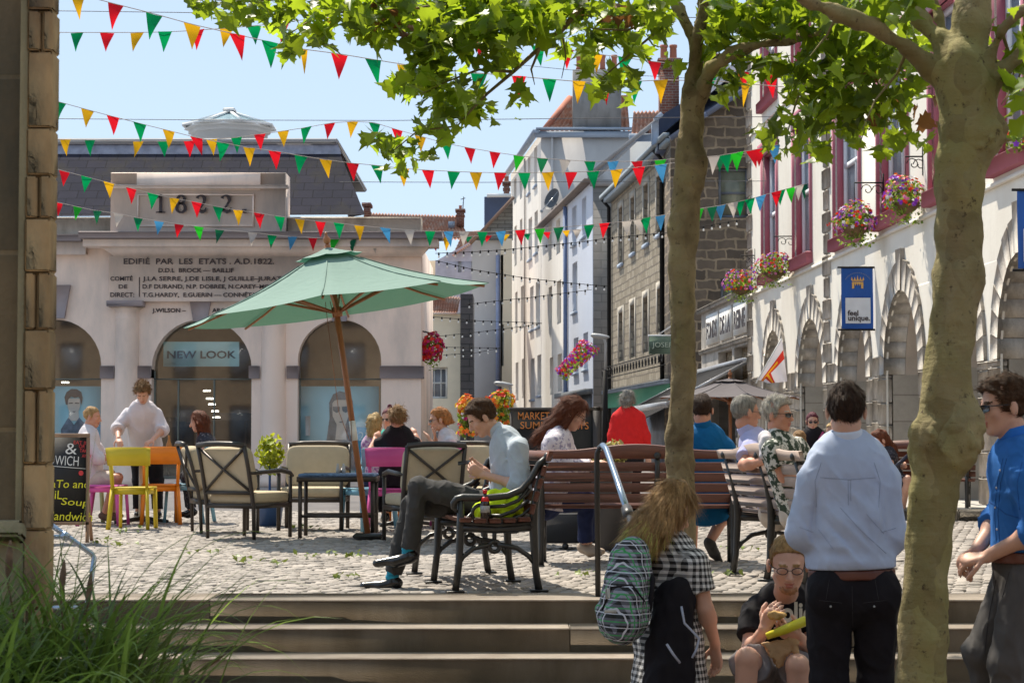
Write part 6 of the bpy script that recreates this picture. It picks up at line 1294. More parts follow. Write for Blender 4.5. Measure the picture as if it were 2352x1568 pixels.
# ------------------------------------------------------------------ the two plane trees
def barkmat(name, base, dark, lich):
    m, n, p = nt(name); co = coords(n)
    c = ramp(n, noise(n, co, 5, 6, .6, .5), [(.3, dark), (.5, base), (.72, [min(1, x*1.35) for x in base])])
    g = ramp(n, noise(n, coords(n, 'Object', (1, 1, .5)), 1.6, 5, .6), [(.45, (0, 0, 0)), (.65, (1, 1, 1))]); c = mixc(n, g, c, lich)
    g2 = ramp(n, noise(n, co, 26, 5, .7), [(.60, (0, 0, 0)), (.68, (1, 1, 1))]); c = mixc(n, g2, c, [x*.55 for x in dark])
    mp = n.nodes.new('ShaderNodeMapping'); mp.inputs['Scale'].default_value = (9, 9, 5); n.links.new(co, mp.inputs[0]); wn_ = n.nodes.new('ShaderNodeTexNoise'); wn_.inputs['Scale'].default_value = 6; n.links.new(co, wn_.inputs['Vector'])
    va = n.nodes.new('ShaderNodeVectorMath'); va.operation = 'MULTIPLY_ADD'; n.links.new(wn_.outputs['Color'], va.inputs[0]); va.inputs[1].default_value = (1.6, 1.6, 1.6); n.links.new(mp.outputs[0], va.inputs[2])
    vo = n.nodes.new('ShaderNodeTexVoronoi'); vo.inputs['Scale'].default_value = 1; n.links.new(va.outputs[0], vo.inputs['Vector']); ve = n.nodes.new('ShaderNodeTexVoronoi'); ve.feature = 'DISTANCE_TO_EDGE'; ve.inputs['Scale'].default_value = 1; n.links.new(va.outputs[0], ve.inputs['Vector'])
    sp = n.nodes.new('ShaderNodeSeparateColor'); n.links.new(vo.outputs['Color'], sp.inputs[0]); c = mixc(n, 1.0, c, ramp(n, sp.outputs[0], [(0, (.74, .70, .64)), (.6, (1, 1, 1)), (1, (1.0, 1.0, .88))]), 'MULTIPLY')
    n.links.new(c, p.inputs['Base Color']); p.inputs['Roughness'].default_value = .85; p.inputs['Specular IOR Level'].default_value = .25
    rings = noise(n, coords(n, 'Object', (3, 3, 26)), 1.6, 3, .5, .6); b1 = bumpn(n, rings, .22, .02); b1 = bumpn(n, ramp(n, ve.outputs['Distance'], [(0, (0, 0, 0)), (.12, (1, 1, 1))]), .35, .006, b1); b2 = bumpn(n, noise(n, co, 45, 6, .7), .6, .012, b1); n.links.new(b2, p.inputs['Normal']); return m
m_bark = barkmat('plane_bark', (.27, .21, .115), (.14, .10, .055), (.25, .22, .085))
m_burl = barkmat('burl_bark', (.12, .075, .04), (.05, .03, .018), (.16, .13, .05))
def trunk(name, parent, chains, h=.022, bumps=(), seed=1, foot=None):
    S = SDF(h, .05)
    for ch in chains:
        for (p, r), (q, s_) in zip(ch[:-1], ch[1:]): S.cone(p, q, r-.012, s_-.012, k=.022)
    for c, r in bumps: S.ell(c, (r, r, r*1.1), k=.06)
    dv = lambda P: .006*wob(P*np.array([1, 1, .6]), 3.5, seed)+.004*wob(P*np.array([1, 1, .5]), 11, seed+1)+.0022*wob(P, 26, seed+2)-.014*np.exp(-((P[:, 2]-.99)/.10)**2)*np.abs(wob(P, 15, seed+4))*(P[:, 1] < 9)-.012*np.exp(-((P[:, 2]-2.16)/.12)**2)*np.abs(wob(P, 13, seed+6))*(P[:, 1] < 9)*(P[:, 0] > 1.75)
    def mi(C): return ((np.exp(-((C[:, 2]-.99)/.10)**2)*(1+wob(C, 13, 77)) > .95) & (C[:, 1] < 9)).astype(int)
    return organic(name, S, m_bark, parent, dv)
def ch(Y, *pts):      # (px, py, width in px [, dY])
    r = []
    for q in pts: y = Y+(q[3] if len(q) > 3 else 0); r.append((at(q[0], q[1], y), q[2]/2*y/FP))
    return r
m_leaf = leafmat('plane_leaf', (.075, .135, .014), (.50, .66, .03), .44, .55, .38)
def leaves(name, parent, centers, size, seed, clip=False):
    """centers: (x, y, z, sx, sy, sz, n)"""
    rg = np.random.default_rng(seed); P = []
    for (x, y, z, a, c, d, n) in centers:
        q = rg.normal(size=(int(n), 3))*[a, c, d]; P.append(q+[x, y, z])
    P = np.concatenate(P)
    if clip: px_, py_ = pxof(P); P = P[~((py_ > -42) & (px_ > -60) & (px_ < 2420) & (P[:, 1] > 1))]
    n = len(P); N = rg.normal(0, .75, (n, 3)); N[:, 2] += .75; N[:, 1] -= .25
    V, F = scatter(LEAF-[0, .1, 0], LEAFF, P, N, rg.uniform(.36, 1.2, n)*size*(.95), rg.uniform(0, 6.3, n), rg); return mesh_np(name, V, F, m_leaf, parent)
def spray(Y, lst, dens=1.0, dY=.35):
    out = []
    for (x, y, r) in lst:
        p = at(x, y, Y); k = r*Y/FP; out.append((p.x, Y+random.uniform(-dY, dY), p.z, k*.50, .22, k*.50, max(3, r*r*.0125*dens)))
    return out
YA = 11.0
ta = thing('plane_tree', 'thinner plane tree with a straight trunk in front of the red-brown bench', 'tree', (at(1570, 1000, YA).x, YA, -.59))
fA = at(1566, 1100, YA)
ch1 = [((fA.x, YA, -.62), .105), ((fA.x, YA, -.45), .092)]+ch(YA, (1562, 1057, 72), (1566, 877, 66), (1568, 700, 68), (1568, 625, 70), (1570, 540, 70), (1579, 420, 78), (1583, 360, 72), (1591, 288, 66), (1592, 215, 62))
ch2 = ch(YA, (1588, 240, 52), (1588, 173, 40), (1603, 83, 40, -.05), (1622, -10, 36, -.1), (1640, -120, 30, -.2), (1640, -300, 18, -.3))
ch3 = ch(YA, (1600, 235, 44), (1601, 150, 40, .05), (1608, 80, 36, .1), (1622, -60, 30, .2), (1700, -250, 18, .4))
ch4 = ch(YA, (1597, 130, 34, .05), (1585, 72, 34, .1), (1559, 21, 32, .15), (1530, -20, 28, .2), (1440, -100, 20, .3))
ch5 = ch(YA, (1600, 260, 46), (1618, 195, 42, -.1), (1634, 155, 38, -.2), (1680, 122, 36, -.3), (1735, 104, 34, -.4), (1818, 91, 33, -.5), (1880, 80, 32, -.6), (1930, 58, 30, -.7), (2010, 20, 26, -.8), (2080, -30, 20, -.9))
trunk('trunk', ta, [ch1, ch2, ch3, ch4, ch5], .016, [(at(1601, 372, YA-.02), .06), (at(1560, 520, YA), .05), (at(1548, 1000, YA), .04)], 3)
# fine branches and twigs
b = MB()
def twig(Y, pts, r0, r1=.002): n = len(pts); b.tube([at(x, y, Y+.12*math.sin(i*1.7)) for i, (x, y) in enumerate(pts)], [r0+(r1-r0)*i/(n-1) for i in range(n)], 5, cap=False)
for pts, r in (([(1440, -100), (1380, -40), (1340, 10), (1290, 70), (1240, 110), (1180, 165), (1120, 215), (1085, 250), (1050, 290), (1000, 330)], .022), ([(1240, 110), (1220, 160), (1228, 195)], .010), ([(1340, 10), (1250, 20), (1150, 55), (1060, 75), (985, 100), (930, 140)], .016), ([(1380, -40), (1200, -30), (1050, 5), (900, 30), (760, 28), (700, 55), (655, 85)], .016), ([(900, 30), (820, 10), (700, -5), (560, 5), (480, 0)], .012), ([(1180, 165), (1100, 160), (1020, 190), (960, 220)], .010), ([(1290, 70), (1300, 130), (1290, 180)], .006),
               ([(1530, 40), (1480, 55), (1440, 70), (1380, 68), (1320, 60)], .012), ([(1530, -10), (1500, 80), (1440, 130), (1400, 165), (1370, 190)], .010), ([(1690, 118), (1660, 150), (1655, 175)], .006), ([(1880, 80), (1860, 160), (1830, 230), (1810, 300), (1830, 350)], .010), ([(1930, 60), (1960, 140), (1990, 200), (2000, 260), (1975, 330)], .010), ([(1960, 140), (1920, 200), (1895, 260), (1900, 330)], .008), ([(2010, 20), (2060, 120), (2070, 200), (2060, 300)], .009), ([(1050, 290), (960, 300), (905, 345), (870, 350)], .006)): twig(YA, pts, r)
b.build('twigs', m_bark, ta)
LA = [(475, 5, 32), (545, 18, 36), (600, 10, 40), (640, 45, 36), (652, 85, 26), (690, 35, 36), (725, 62, 34), (750, 10, 44), (800, 40, 38), (822, 22, 44), (850, 90, 24), (880, 80, 34), (900, 30, 56), (955, 20, 52), (965, 100, 44), (1000, 75, 54), (950, 150, 36), (930, 175, 30), (985, 180, 42), (1040, 140, 56), (1060, 60, 56), (1120, 100, 44), (1120, 25, 52), (1180, 60, 48), (1200, 18, 46), (1165, 140, 38), (1020, 225, 34), (1010, 170, 36), (1085, 215, 34), (1060, 265, 24), (995, 285, 22), (1125, 265, 16), (1195, 228, 20), (978, 262, 16), (1120, 60, 40), (965, 300, 16), (905, 318, 22), (868, 340, 26), (905, 365, 24), (955, 350, 20), (985, 350, 14), (1030, 305, 12), (1280, 105, 18), (1240, 60, 36), (1275, 30, 44), (1330, 25, 46), (1370, 60, 38), (1400, 20, 46), (1440, 50, 36), (1480, 20, 44), (1345, 178, 20), (1385, 170, 22), (1420, 172, 24), (1445, 185, 22), (1380, 205, 20), (1450, 115, 20), (1520, 60, 26), (1500, 110, 18), (1540, 30, 26), (1550, 155, 14), (1300, 95, 20), (860, 55, 36), (1460, 75, 30), (1500, 35, 30)]
LM = [(1650, 55, 36), (1690, 30, 44), (1640, 105, 26), (1680, 155, 26), (1700, 185, 22), (1665, 195, 16), (1740, 55, 42), (1745, 150, 22), (1790, 35, 44), (1780, 110, 24), (1850, 45, 48), (1830, 135, 36), (1850, 175, 40), (1880, 215, 46), (1930, 130, 44), (1950, 180, 46), (1930, 240, 46), (2000, 215, 46), (2000, 130, 44), (2050, 160, 44), (2040, 260, 40), (1975, 285, 40), (1885, 275, 34), (1835, 290, 26), (1790, 305, 24), (1775, 290, 18), (1835, 335, 18), (1805, 340, 10), (1895, 330, 20), (2045, 330, 20), (2085, 300, 22), (2105, 345, 10), (1930, 40, 46), (2000, 40, 46), (2070, 60, 44), (2100, 200, 30), (1800, 70, 40), (1870, 100, 40), (2090, 130, 36), (1750, 20, 40), (1640, 20, 30)]
leaves('crown', ta, spray(YA, LA, 1.4)+spray(YA-.3, LM, 1.5), .140, 5)
top = [(.6, 11.4, 4.4, 1.3, 1.2, .4, 560), (-.9, 11.2, 3.95, .8, .7, .28, 200), (1.8, 11.6, 4.6, 1.2, 1.2, .4, 480), (2.6, 13.6, 4.7, 1.1, .9, .4, 420)]
leaves('crown_top', ta, top, .15, 6, clip=True)
YB_ = 7.8
tb = thing('plane_tree', 'thick mottled plane tree with burls, beside the man in the pale blue shirt', 'tree', (at(2120, 1500, YB_).x, YB_, -.59))
fB = at(2108, 1568, YB_)
c1 = [((fB.x-.0, YB_, -.62), .135), ((fB.x, YB_, -.3), .118)]+ch(YB_, (2111, 1568, 124), (2117, 1469, 126), (2125, 1358, 122), (2134, 1247, 118), (2147, 1130, 122), (2158, 1060, 130), (2171, 980, 134), (2176, 860, 124), (2187, 733, 118), (2203, 625, 126), (2201, 530, 116), (2205, 430, 122), (2208, 360, 128), (2216, 290, 142), (2215, 216, 146), (2212, 150, 140))
c2 = ch(YB_, (2175, 190, 90), (2140, 160, 72), (2085, 112, 58, -.05), (2010, 62, 54, -.1), (1925, 30, 52, -.2), (1862, 6, 46, -.25), (1790, -40, 40, -.3), (1650, -130, 26, -.4))
c3 = ch(YB_, (2195, 150, 90), (2160, 90, 62, .05), (2118, 45, 56, .1), (2090, -10, 52, .15), (2040, -140, 34, .3))
c4 = ch(YB_, (2200, 130, 80, .1), (2175, 90, 40, .15), (2155, 40, 36, .2), (2135, -30, 34, .25), (2100, -160, 22, .3))
c5 = ch(YB_, (2215, 160, 120, .02), (2232, 60, 100, .02), (2240, -30, 88, .04), (2245, -180, 60, .1), (2280, -380, 34, .1))
c6 = ch(YB_, (2250, 190, 66, -.02), (2282, 110, 42, -.05), (2300, 70, 40, -.1), (2345, 25, 38, -.15), (2440, -30, 28, -.2))
c7 = ch(YB_, (2250, 230, 76, .0), (2300, 165, 56, -.02), (2360, 110, 50, -.05), (2480, 60, 40, -.1))
trunk('trunk', tb, [c1, c2, c3, c4, c5, c6, c7], .014, [(at(2275, 300, YB_), .05), (at(2262, 325, YB_-.02), .055), (at(2185, 1008, YB_-.03), .072), (at(2214, 1018, YB_-.03), .03), (at(2150, 1035, YB_-.06), .035), (at(2205, 1045, YB_-.07), .035), (at(2228, 960, YB_-.02), .035), (at(2205, 985, YB_-.02), .045), (at(2120, 1000, YB_-.03), .04), (at(2235, 640, YB_), .03), (at(2140, 1000, YB_-.08), .03)], 11)
b = MB()
for pts, r in (([(2085, 112), (2060, 170), (2010, 230), (1980, 300)], .008), ([(2300, 70), (2330, 160), (2310, 240)], .008), ([(1925, 30), (1900, 80), (1860, 130)], .008), ([(2360, 110), (2340, 180), (2300, 240)], .006)): twig(YB_, pts, r)
b.build('twigs', m_bark, tb)
LB = [(2290, 55, 26), (2325, 140, 26), (2340, 60, 24), (2318, 215, 24), (2345, 250, 20), (2290, 130, 18), (2340, 300, 12), (2070, 20, 40), (2010, 15, 36), (2120, 100, 18), (1960, 10, 36), (2335, 190, 20), (2295, 200, 16)]
leaves('crown', tb, spray(YB_, LB, .7, .25), .14, 8)
top = [(2.2, 8.4, 4.2, 1.3, 1.1, .5, 600), (.9, 8.6, 4.2, 1.0, .9, .5, 380), (1.6, 10.0, 4.6, 1.0, 1.0, .4, 320), (3.4, 10.5, 4.5, 1.2, 1.3, .4, 400)]
leaves('crown_top', tb, top, .15, 9, clip=True)
m_dry = leafmat('dry_leaf', (.20, .09, .03), (.30, .13, .04), .3)
V_ = None
keep = m_leaf; m_leaf = m_dry; leaves('dry_leaves', ta, [(at(x, y, YA).x, YA-.3, at(x, y, YA).z, .05, .1, .07, 7) for x, y in ((1985, 210), (1995, 250), (1350, 40), (1405, 30), (875, 25), (925, 80), (1975, 170), (2105, 300))], .12, 15); m_leaf = keep
# ------------------------------------------------------------------ church buttress at the left, planted grass in front
m_ashlar = brick('dark_ashlar', (.17, .125, .07), (.22, .165, .095), (.30, .22, .12), 1.4, .52, .008, .35, grain=60, blot=(.06, .06, .045))
m_cham = M('chamfer_stone', (.34, .28, .16), .9, var=.2, vs=4, bump=.5, bs=70, stain=((.13, .12, .07), 2))
m_gold = M('golden_rubble', (.44, .28, .13), .95, var=.35, vs=7, bump=.6, bs=45, bd=.010, island=.3, stain=((.20, .12, .07), 4), stretch=(1, 1, .6))
bp = thing('church_buttress', 'weathered church buttress of dark ashlar and golden quoin stones at the left edge', 'buttress', (-1.6, 6.2, -.5))
Yb_ = 6.0; xx = lambda x: at(x, 700, Yb_).x; zb = lambda y: at(0, y, Yb_).z
b = MB(); b.add([(xx(-260), 6.0, zb(1215)), (xx(44), 6.0, zb(1215)), (xx(44), 6.0, 4.2), (xx(-260), 6.0, 4.2)], [[0, 1, 2, 3]]); b.add([(xx(44), 6.0, zb(1215)), (xx(46), 5.97, zb(1215)), (xx(46), 5.97, 4.2), (xx(44), 6.0, 4.2)], [[0, 1, 2, 3]]); b.build('ashlar_face', m_ashlar, bp)
b = MB(); b.add([(xx(46), 5.97, zb(1200)), (xx(70), 6.06, zb(1200)), (xx(70), 6.06, 4.2), (xx(46), 5.97, 4.2)], [[0, 1, 2, 3]]); b.box(((xx(-260)+xx(66))/2, 6.02, zb(1228)), (xx(66)-xx(-260), .16, .05), Matrix.Rotation(R(-18), 3, 'X'), .01)
b.box(((xx(-260)+xx(60))/2, 6.05, zb(1420)), (xx(60)-xx(-260), .12, zb(1236)-zb(1600)), None, .01); b.build('chamfer', m_cham, bp)
rr = random.Random(4); z = -.62; k = 0; b = MB()
mortar = MB(); mortar.box(((xx(60)+xx(109))/2, 6.06, 1.8), (xx(109)-xx(60), .06, 4.9)); mortar.build('mortar', M('lime_mortar', (.38, .27, .14), .95, var=.15, bump=.4), bp)
while z < 4.2:
    hgt = rr.uniform(.12, .24); split = rr.random() < .3; jx = rr.uniform(-3, 3)
    zs_ = zb(1228) if z < zb(1228) else None
    xa0 = xx(56) if z > zb(1228) else xx(-20)
    if split or z < zb(1228): xm = xa0+(xx(112)-xa0)*rr.uniform(.4, .6); parts_ = [(xa0, xm-.004), (xm+.004, xx(112.5+jx*.15))]
    else: parts_ = [(xa0, xx(112.5+jx*.15))]
    for a_, c_ in parts_: b.box(((a_+c_)/2, 6.05+rr.uniform(-.006, .006), z+hgt/2), (c_-a_, .10, hgt-.005), None, .005)
    z += hgt
b.build('quoin_stones', m_gold, bp)
b = MB(); b.prism([(xx(-260), 6.08, -.6), (xx(100), 6.08, -.6), (at(60, 0, 7.8).x, 7.8, -.6), (at(-800, 0, 7.8).x, 7.8, -.6)], (0, 0, 4.8)); b.build('core', m_ashlar, bp)
m_soil = M('soil', (.05, .035, .02), .95, var=.3, bump=.6); b = MB(); b.box((-1.75, 5.6, -.33), (1.7, 2.4, .55), None, .02); pb = thing('planting_bed', 'low stone edged planting bed below the grasses', 'planter', (-1.75, 5.6, -.6)); b.build('bed_wall', m_cham, pb); b = MB(); b.box((-1.75, 5.6, -.05), (1.6, 2.3, .06)); b.build('soil', m_soil, pb)
m_blade = leafmat('grass_blade', (.14, .20, .05), (.26, .40, .06), .36, .6, .4); m_seed = M('seed_head', (.16, .10, .06), .9, var=.4, vs=30, bump=.5)
gt = thing('ornamental_grass', 'clump of arching ornamental grass with brown seed heads, bottom left', 'grass', (-1.2, 5.7, 0))
rg = np.random.default_rng(17); V = []; F = []
def blade(p, az, L, w, lean, droop, col=0):
    n = 10; q = Vector(p); ang = lean; st = L/n; d = Vector((math.cos(az), math.sin(az), 0)); side = Vector((-d.y, d.x, 0)); base = len(V)
    for i in range(n+1):
        f = i/n; ww = w*(1-f**1.8)*(.6+.4*min(1, f*4)); V.append(tuple(q-side*ww/2)); V.append(tuple(q+Vector((0, 0, -ww*.25)))); V.append(tuple(q+side*ww/2))
        q = q+(d*math.sin(ang)+Vector((0, 0, 1))*math.cos(ang))*st; ang += droop/n*(.4+1.6*f)
    for i in range(n): a = base+i*3; F.append((a, a+1, a+4, a+3)); F.append((a+1, a+2, a+5, a+4))
for i in range(1500):
    c = [(-1.42, 5.7, .22), (-1.15, 5.75, .22), (-.98, 5.6, .17), (-1.6, 5.5, .2), (-1.3, 5.3, .2)][i % 5]; p = (c[0]-.18+rg.normal(0, c[2]*.55), c[1]+rg.normal(0, .2), 0)
    blade(p, rg.uniform(0, 6.28) if i % 3 else rg.normal(-.6, .9), rg.uniform(.44, .90), rg.uniform(.011, .028), rg.uniform(.03, .36), rg.uniform(.7, 2.3))
for (x, y, L, az, ln, dr, w) in ((250, 1500, .55, 0.1, .25, 1.6, .018), (300, 1500, .55, .1, .35, 1.4, .018), (420, 1540, .45, .1, .5, 2.2, .012), (180, 1500, .5, 3.0, .2, 1.8, .014), (360, 1560, .6, -.1, .5, 1.7, .012), (60, 1500, .5, 3.3, .15, 1.2, .016)): p = at(x, y, 5.6); blade(p, az, L, w, ln, dr)
mesh_np('blades', V, np.array(F), m_blade, gt); V = []; F = []
for i in range(110): p = (-1.5+rg.normal(0, .22), 5.55+rg.normal(0, .2), 0); blade(p, rg.uniform(0, 6.28), rg.uniform(.4, .75), rg.uniform(.008, .016), rg.uniform(.05, .5), rg.uniform(.9, 2.6))
mesh_np('dead_blades', V, np.array(F), leafmat('dead_blade', (.30, .22, .11), (.25, .18, .08), .2), gt)
V = []; F = []; p0 = at(150, 1568, 5.9); blade(p0-Vector((.02, 0, .15)), .05, .95, .026, .10, .05); mesh_np('tall_blade', V, np.array(F), m_blade, gt)
for (x, y, x2, y2, rr_) in ((18, 1340, 24, 1240, 9), (60, 1450, 82, 1300, 9), (140, 1370, 148, 1285, 8), (200, 1400, 210, 1310, 7), (330, 1500, 375, 1410, 7), (180, 1440, 200, 1380, 6), (95, 1500, 110, 1390, 7), (450, 1545, 520, 1500, 5)):
    a, c = at(x, y, 5.7), at(x2, y2, 5.7); b = MB(); b.tube([at(x*.7+60, 1620, 5.7), a, c], [.003, .003, .002], 5); k = rr_*5.7/FP; pts = [a.lerp(c, t/8) for t in range(9)]
    b.tube(pts, [k*math.sin(math.pi*(t+.6)/9.2) for t in range(9)], 7); b.build('seed_head', m_seed, gt)
# ------------------------------------------------------------------ people
def skinmat(name, col): return M(name, col, .5, var=.06, vs=14, bump=.12, bs=120, bd=.003, sss=.12, spec=.35)
m_skin = skinmat('skin_fair', (.60, .34, .24)); m_skin2 = skinmat('skin_ruddy', (.56, .27, .18)); m_skin3 = skinmat('skin_tan', (.46, .25, .15))
m_lip = M('lips', (.45, .17, .13), .45, var=.05, bump=0); m_eye = M('eye_white', (.7, .68, .64), .2, bump=0); m_iris = M('iris', (.03, .03, .035), .1, bump=0)
def hairmat(name, col): return M(name, col, .6, var=.45, vs=10, bump=.7, bs=60, bd=.01, stretch=(6, 6, 1), spec=.22, island=.25)
HM = {k: hairmat('hair_'+k, c) for k, c in dict(brown=(.10, .05, .025), dark=(.045, .022, .012), ginger=(.46, .19, .06), grey=(.26, .24, .21), silver=(.50, .46, .40), blond=(.50, .34, .15), redbrown=(.15, .045, .02), sandy=(.28, .16, .07), blondred=(.46, .27, .11), plum=(.10, .015, .03), wave=(.48, .28, .12), limetip=(.66, .66, .16)).items()}
m_shoe = M('black_leather', (.012, .011, .011), .25, var=.1, bump=.08, spec=.6)
def v3(a): return Vector(a)
class Head:
    def __init__(s, c, look, up=(0, 0, 1), hs=1.0):
        s.c = v3(c); s.f = v3(look).normalized(); s.r = s.f.cross(v3(up)).normalized(); s.u = s.r.cross(s.f); s.hs = hs; s.M = np.column_stack([A3(s.r), A3(s.f), A3(s.u)])
    def w(s, x, y, z): return s.c+(s.r*x+s.f*y+s.u*z)*s.hs
    def loc(s, P): return ((P-A3(s.c)) @ s.M)/s.hs
def add_head(S, H, fine):
    k = H.hs; E = lambda x, y, z, a, b, c, kk=.018, sub=False: S.ell(H.w(x, y, z), (a*k, b*k, c*k), H.M, kk, sub)
    E(0, -.012, .035, .074, .094, .082); E(0, .028, -.03, .058, .062, .078, .03); E(0, .058, -.092, .026, .024, .022, .02)
    for s in (-1, 1): S.cone(H.w(s*.050, .0, -.055), H.w(s*.02, .058, -.094), .016*k, .016*k, k=.02); E(s*.083, -.010, -.008, .0095, .019, .033, .006)
    if fine:
        S.cone(H.w(0, .090, .012), H.w(0, .108, -.030), .0075*k, .0125*k, k=.012); S.cone(H.w(-.036, .078, .022), H.w(.036, .078, .022), .009*k, .009*k, k=.015)
        for s in (-1, 1):
            E(s*.044, .062, -.022, .018, .018, .018, .02); E(s*.030, .104, .002, .017, .017, .011, .010, True); E(s*.030, .077, .001, .0135, .0135, .0125, .004); E(s*.012, .098, -.033, .008, .009, .007, .005)
        E(0, .087, -.058, .022, .011, .0055, .004); E(0, .086, -.070, .019, .011, .0065, .004); E(0, .097, -.064, .022, .006, .002, .003, True)
    else:
        S.cone(H.w(0, .085, .012), H.w(0, .112, -.032), .009*k, .014*k, k=.012); E(0, .080, -.062, .02, .014, .012, .008)
def add_hand(S, w, tip, pn, curl=.5, sc=1.0, fingers=True, thumb=1):
    """w wrist, tip direction point, pn palm normal; thumb on side +1/-1"""
    w = v3(w); d = (v3(tip)-w).normalized(); pn = v3(pn); pn = (pn-d*pn.dot(d)).normalized(); s = d.cross(pn)*thumb
    S.cone(w, w+d*.075*sc, .028*sc, .038*sc, k=.01, ax=pn, q=.42); S.cone(w+s*.015, w+d*.07*sc+s*.026*sc, .017*sc, .014*sc, k=.012)
    if not fingers: S.cone(w+d*.07*sc, w+d*.13*sc+pn*.04*curl, .034*sc, .024*sc, k=.02, ax=pn, q=.45); return
    for o, L in ((.030, .068), (.010, .078), (-.011, .072), (-.031, .056)):
        p = w+d*.078*sc+s*o*sc; dd = d.copy(); r = .0092*sc
        for j, f in enumerate((.45, .32, .25)):
            ang = curl*(.55, .9, .6)[j]; dd = (dd*math.cos(ang)+pn*math.sin(ang)).normalized(); q = p+dd*L*f*sc*1.1; S.cone(p, q, r, r*.9, k=.003); p = q; r *= .92
    p = w+d*.025*sc+s*.028*sc; dd = (d*.65+s*.7+pn*.3).normalized()
    for f in (.036, .032, .026): q = p+dd*f*sc; S.cone(p, q, .0115*sc, .0095*sc, k=.004); p = q; dd = (dd+d*.35+pn*.45*curl-s*.2).normalized()
HAIRLINE = (np.array([-.2, -.09, -.05, -.03, .0, .018, .035, .055, .075, .2]), np.array([-.085, -.075, -.055, -.02, -.02, -.022, .042, .066, .078, .084]))
def hair_cap(H, mat, par, h, style='short', thick=.014, rough=.006, extra=(), seed=1, nape=0.0, front=0.0, name='hair', k=.02):
    S = SDF(h, k); q = H.hs; S.ell(H.w(0, -.014, .037), ((.074+thick*.55)*q, (.094+thick)*q, (.084+thick)*q), H.M); 
    if style in ('bob', 'long', 'up'): S.ell(H.w(0, -.045, -.01), (.082*q, .07*q, .085*q), H.M)
    for e in extra: S.cone(H.w(*e[0]), H.w(*e[1]), e[2]*q, e[3]*q, k=e[4] if len(e) > 4 else .025)
    ex = len(extra) > 0
    def post(P, F):
        L = H.loc(P); hl = np.interp(L[:, 1], HAIRLINE[0]+front, HAIRLINE[1]+0)+np.where(L[:, 1] < -.03, nape, 0)
        c = (hl-L[:, 2])*q+.0
        if style in ('bob', 'long'): c = np.where(L[:, 1] < .02, -.05, c)
        return np.maximum(F, c*.8) if style != 'free' else F
    S.post = post
    dv = lambda P: rough*wob(P, 14, seed)+rough*.6*wob(P, 38, seed+1)
    return organic(name, S, mat, par, dv)
def strands(H, hairobj, mat, par, n, L, w=.0022, comb=(0, .2, -1), lift=.25, wave=.15, seed=1, name='hair_strands', cond=None, tipmat=None, tipz=None):
    """thin locks laid over the hair mass; comb is a direction in head space or a function of local position"""
    me = hairobj.data; rg = np.random.default_rng(seed); nv = len(me.vertices); co = np.zeros(nv*3); me.vertices.foreach_get('co', co); co = co.reshape(-1, 3); no = np.zeros(nv*3); me.vertices.foreach_get('normal', no); no = no.reshape(-1, 3)
    idx = rg.choice(nv, n, replace=nv < n); Lc = H.loc(co[idx])
    if cond is not None: m = cond(Lc); idx = idx[m]; Lc = Lc[m]
    n = len(idx); P = co[idx]; N = no[idx]; D = comb(Lc) if callable(comb) else np.tile(np.array(comb, float), (n, 1)); D = D @ H.M.T
    D = D-(D*N).sum(1, keepdims=True)*N; D /= np.maximum(np.linalg.norm(D, axis=1, keepdims=True), 1e-6); D = D+rg.normal(0, wave, D.shape); S_ = np.cross(D, N); S_ /= np.maximum(np.linalg.norm(S_, axis=1, keepdims=True), 1e-6)
    K = 4; V = np.zeros((n, (K+1)*2, 3)); ln = (L*rg.uniform(.6, 1.3, n))[:, None]; ph = rg.uniform(0, 6.28, n)[:, None]
    for k in range(K+1):
        f = k/K; q = P+D*ln*f+N*(ln*lift*math.sin(f*2.2)*.5)+S_*np.sin(ph+f*5)*ln*wave*.35; ww = w*(1-f*.85); V[:, 2*k] = q-S_*ww; V[:, 2*k+1] = q+S_*ww
    F = np.array([[2*k, 2*k+1, 2*k+3, 2*k+2] for k in range(K)]); F = (np.arange(n)[:, None, None]*(K+1)*2+F[None]).reshape(-1, 4)
    return mesh_np(name, V.reshape(-1, 3), F, mat, par)
def creased(cr):
    XZ = np.array([1., 0, 1.]); segs = [(A3(at(*a))*XZ, A3(at(*c))*XZ, am, w) for a, c, am, w in cr]
    def f(P):
        r = np.zeros(len(P)); P = P*XZ
        for A, B, am, w in segs: ba = B-A; t_ = np.clip(((P-A) @ ba)/(ba @ ba), 0, 1); d = np.linalg.norm(P-A-t_[:, None]*ba, axis=1); r -= am*np.exp(-(d/w)**2)*np.sin(np.pi*np.clip(t_, .08, .92))
        return r
    return f
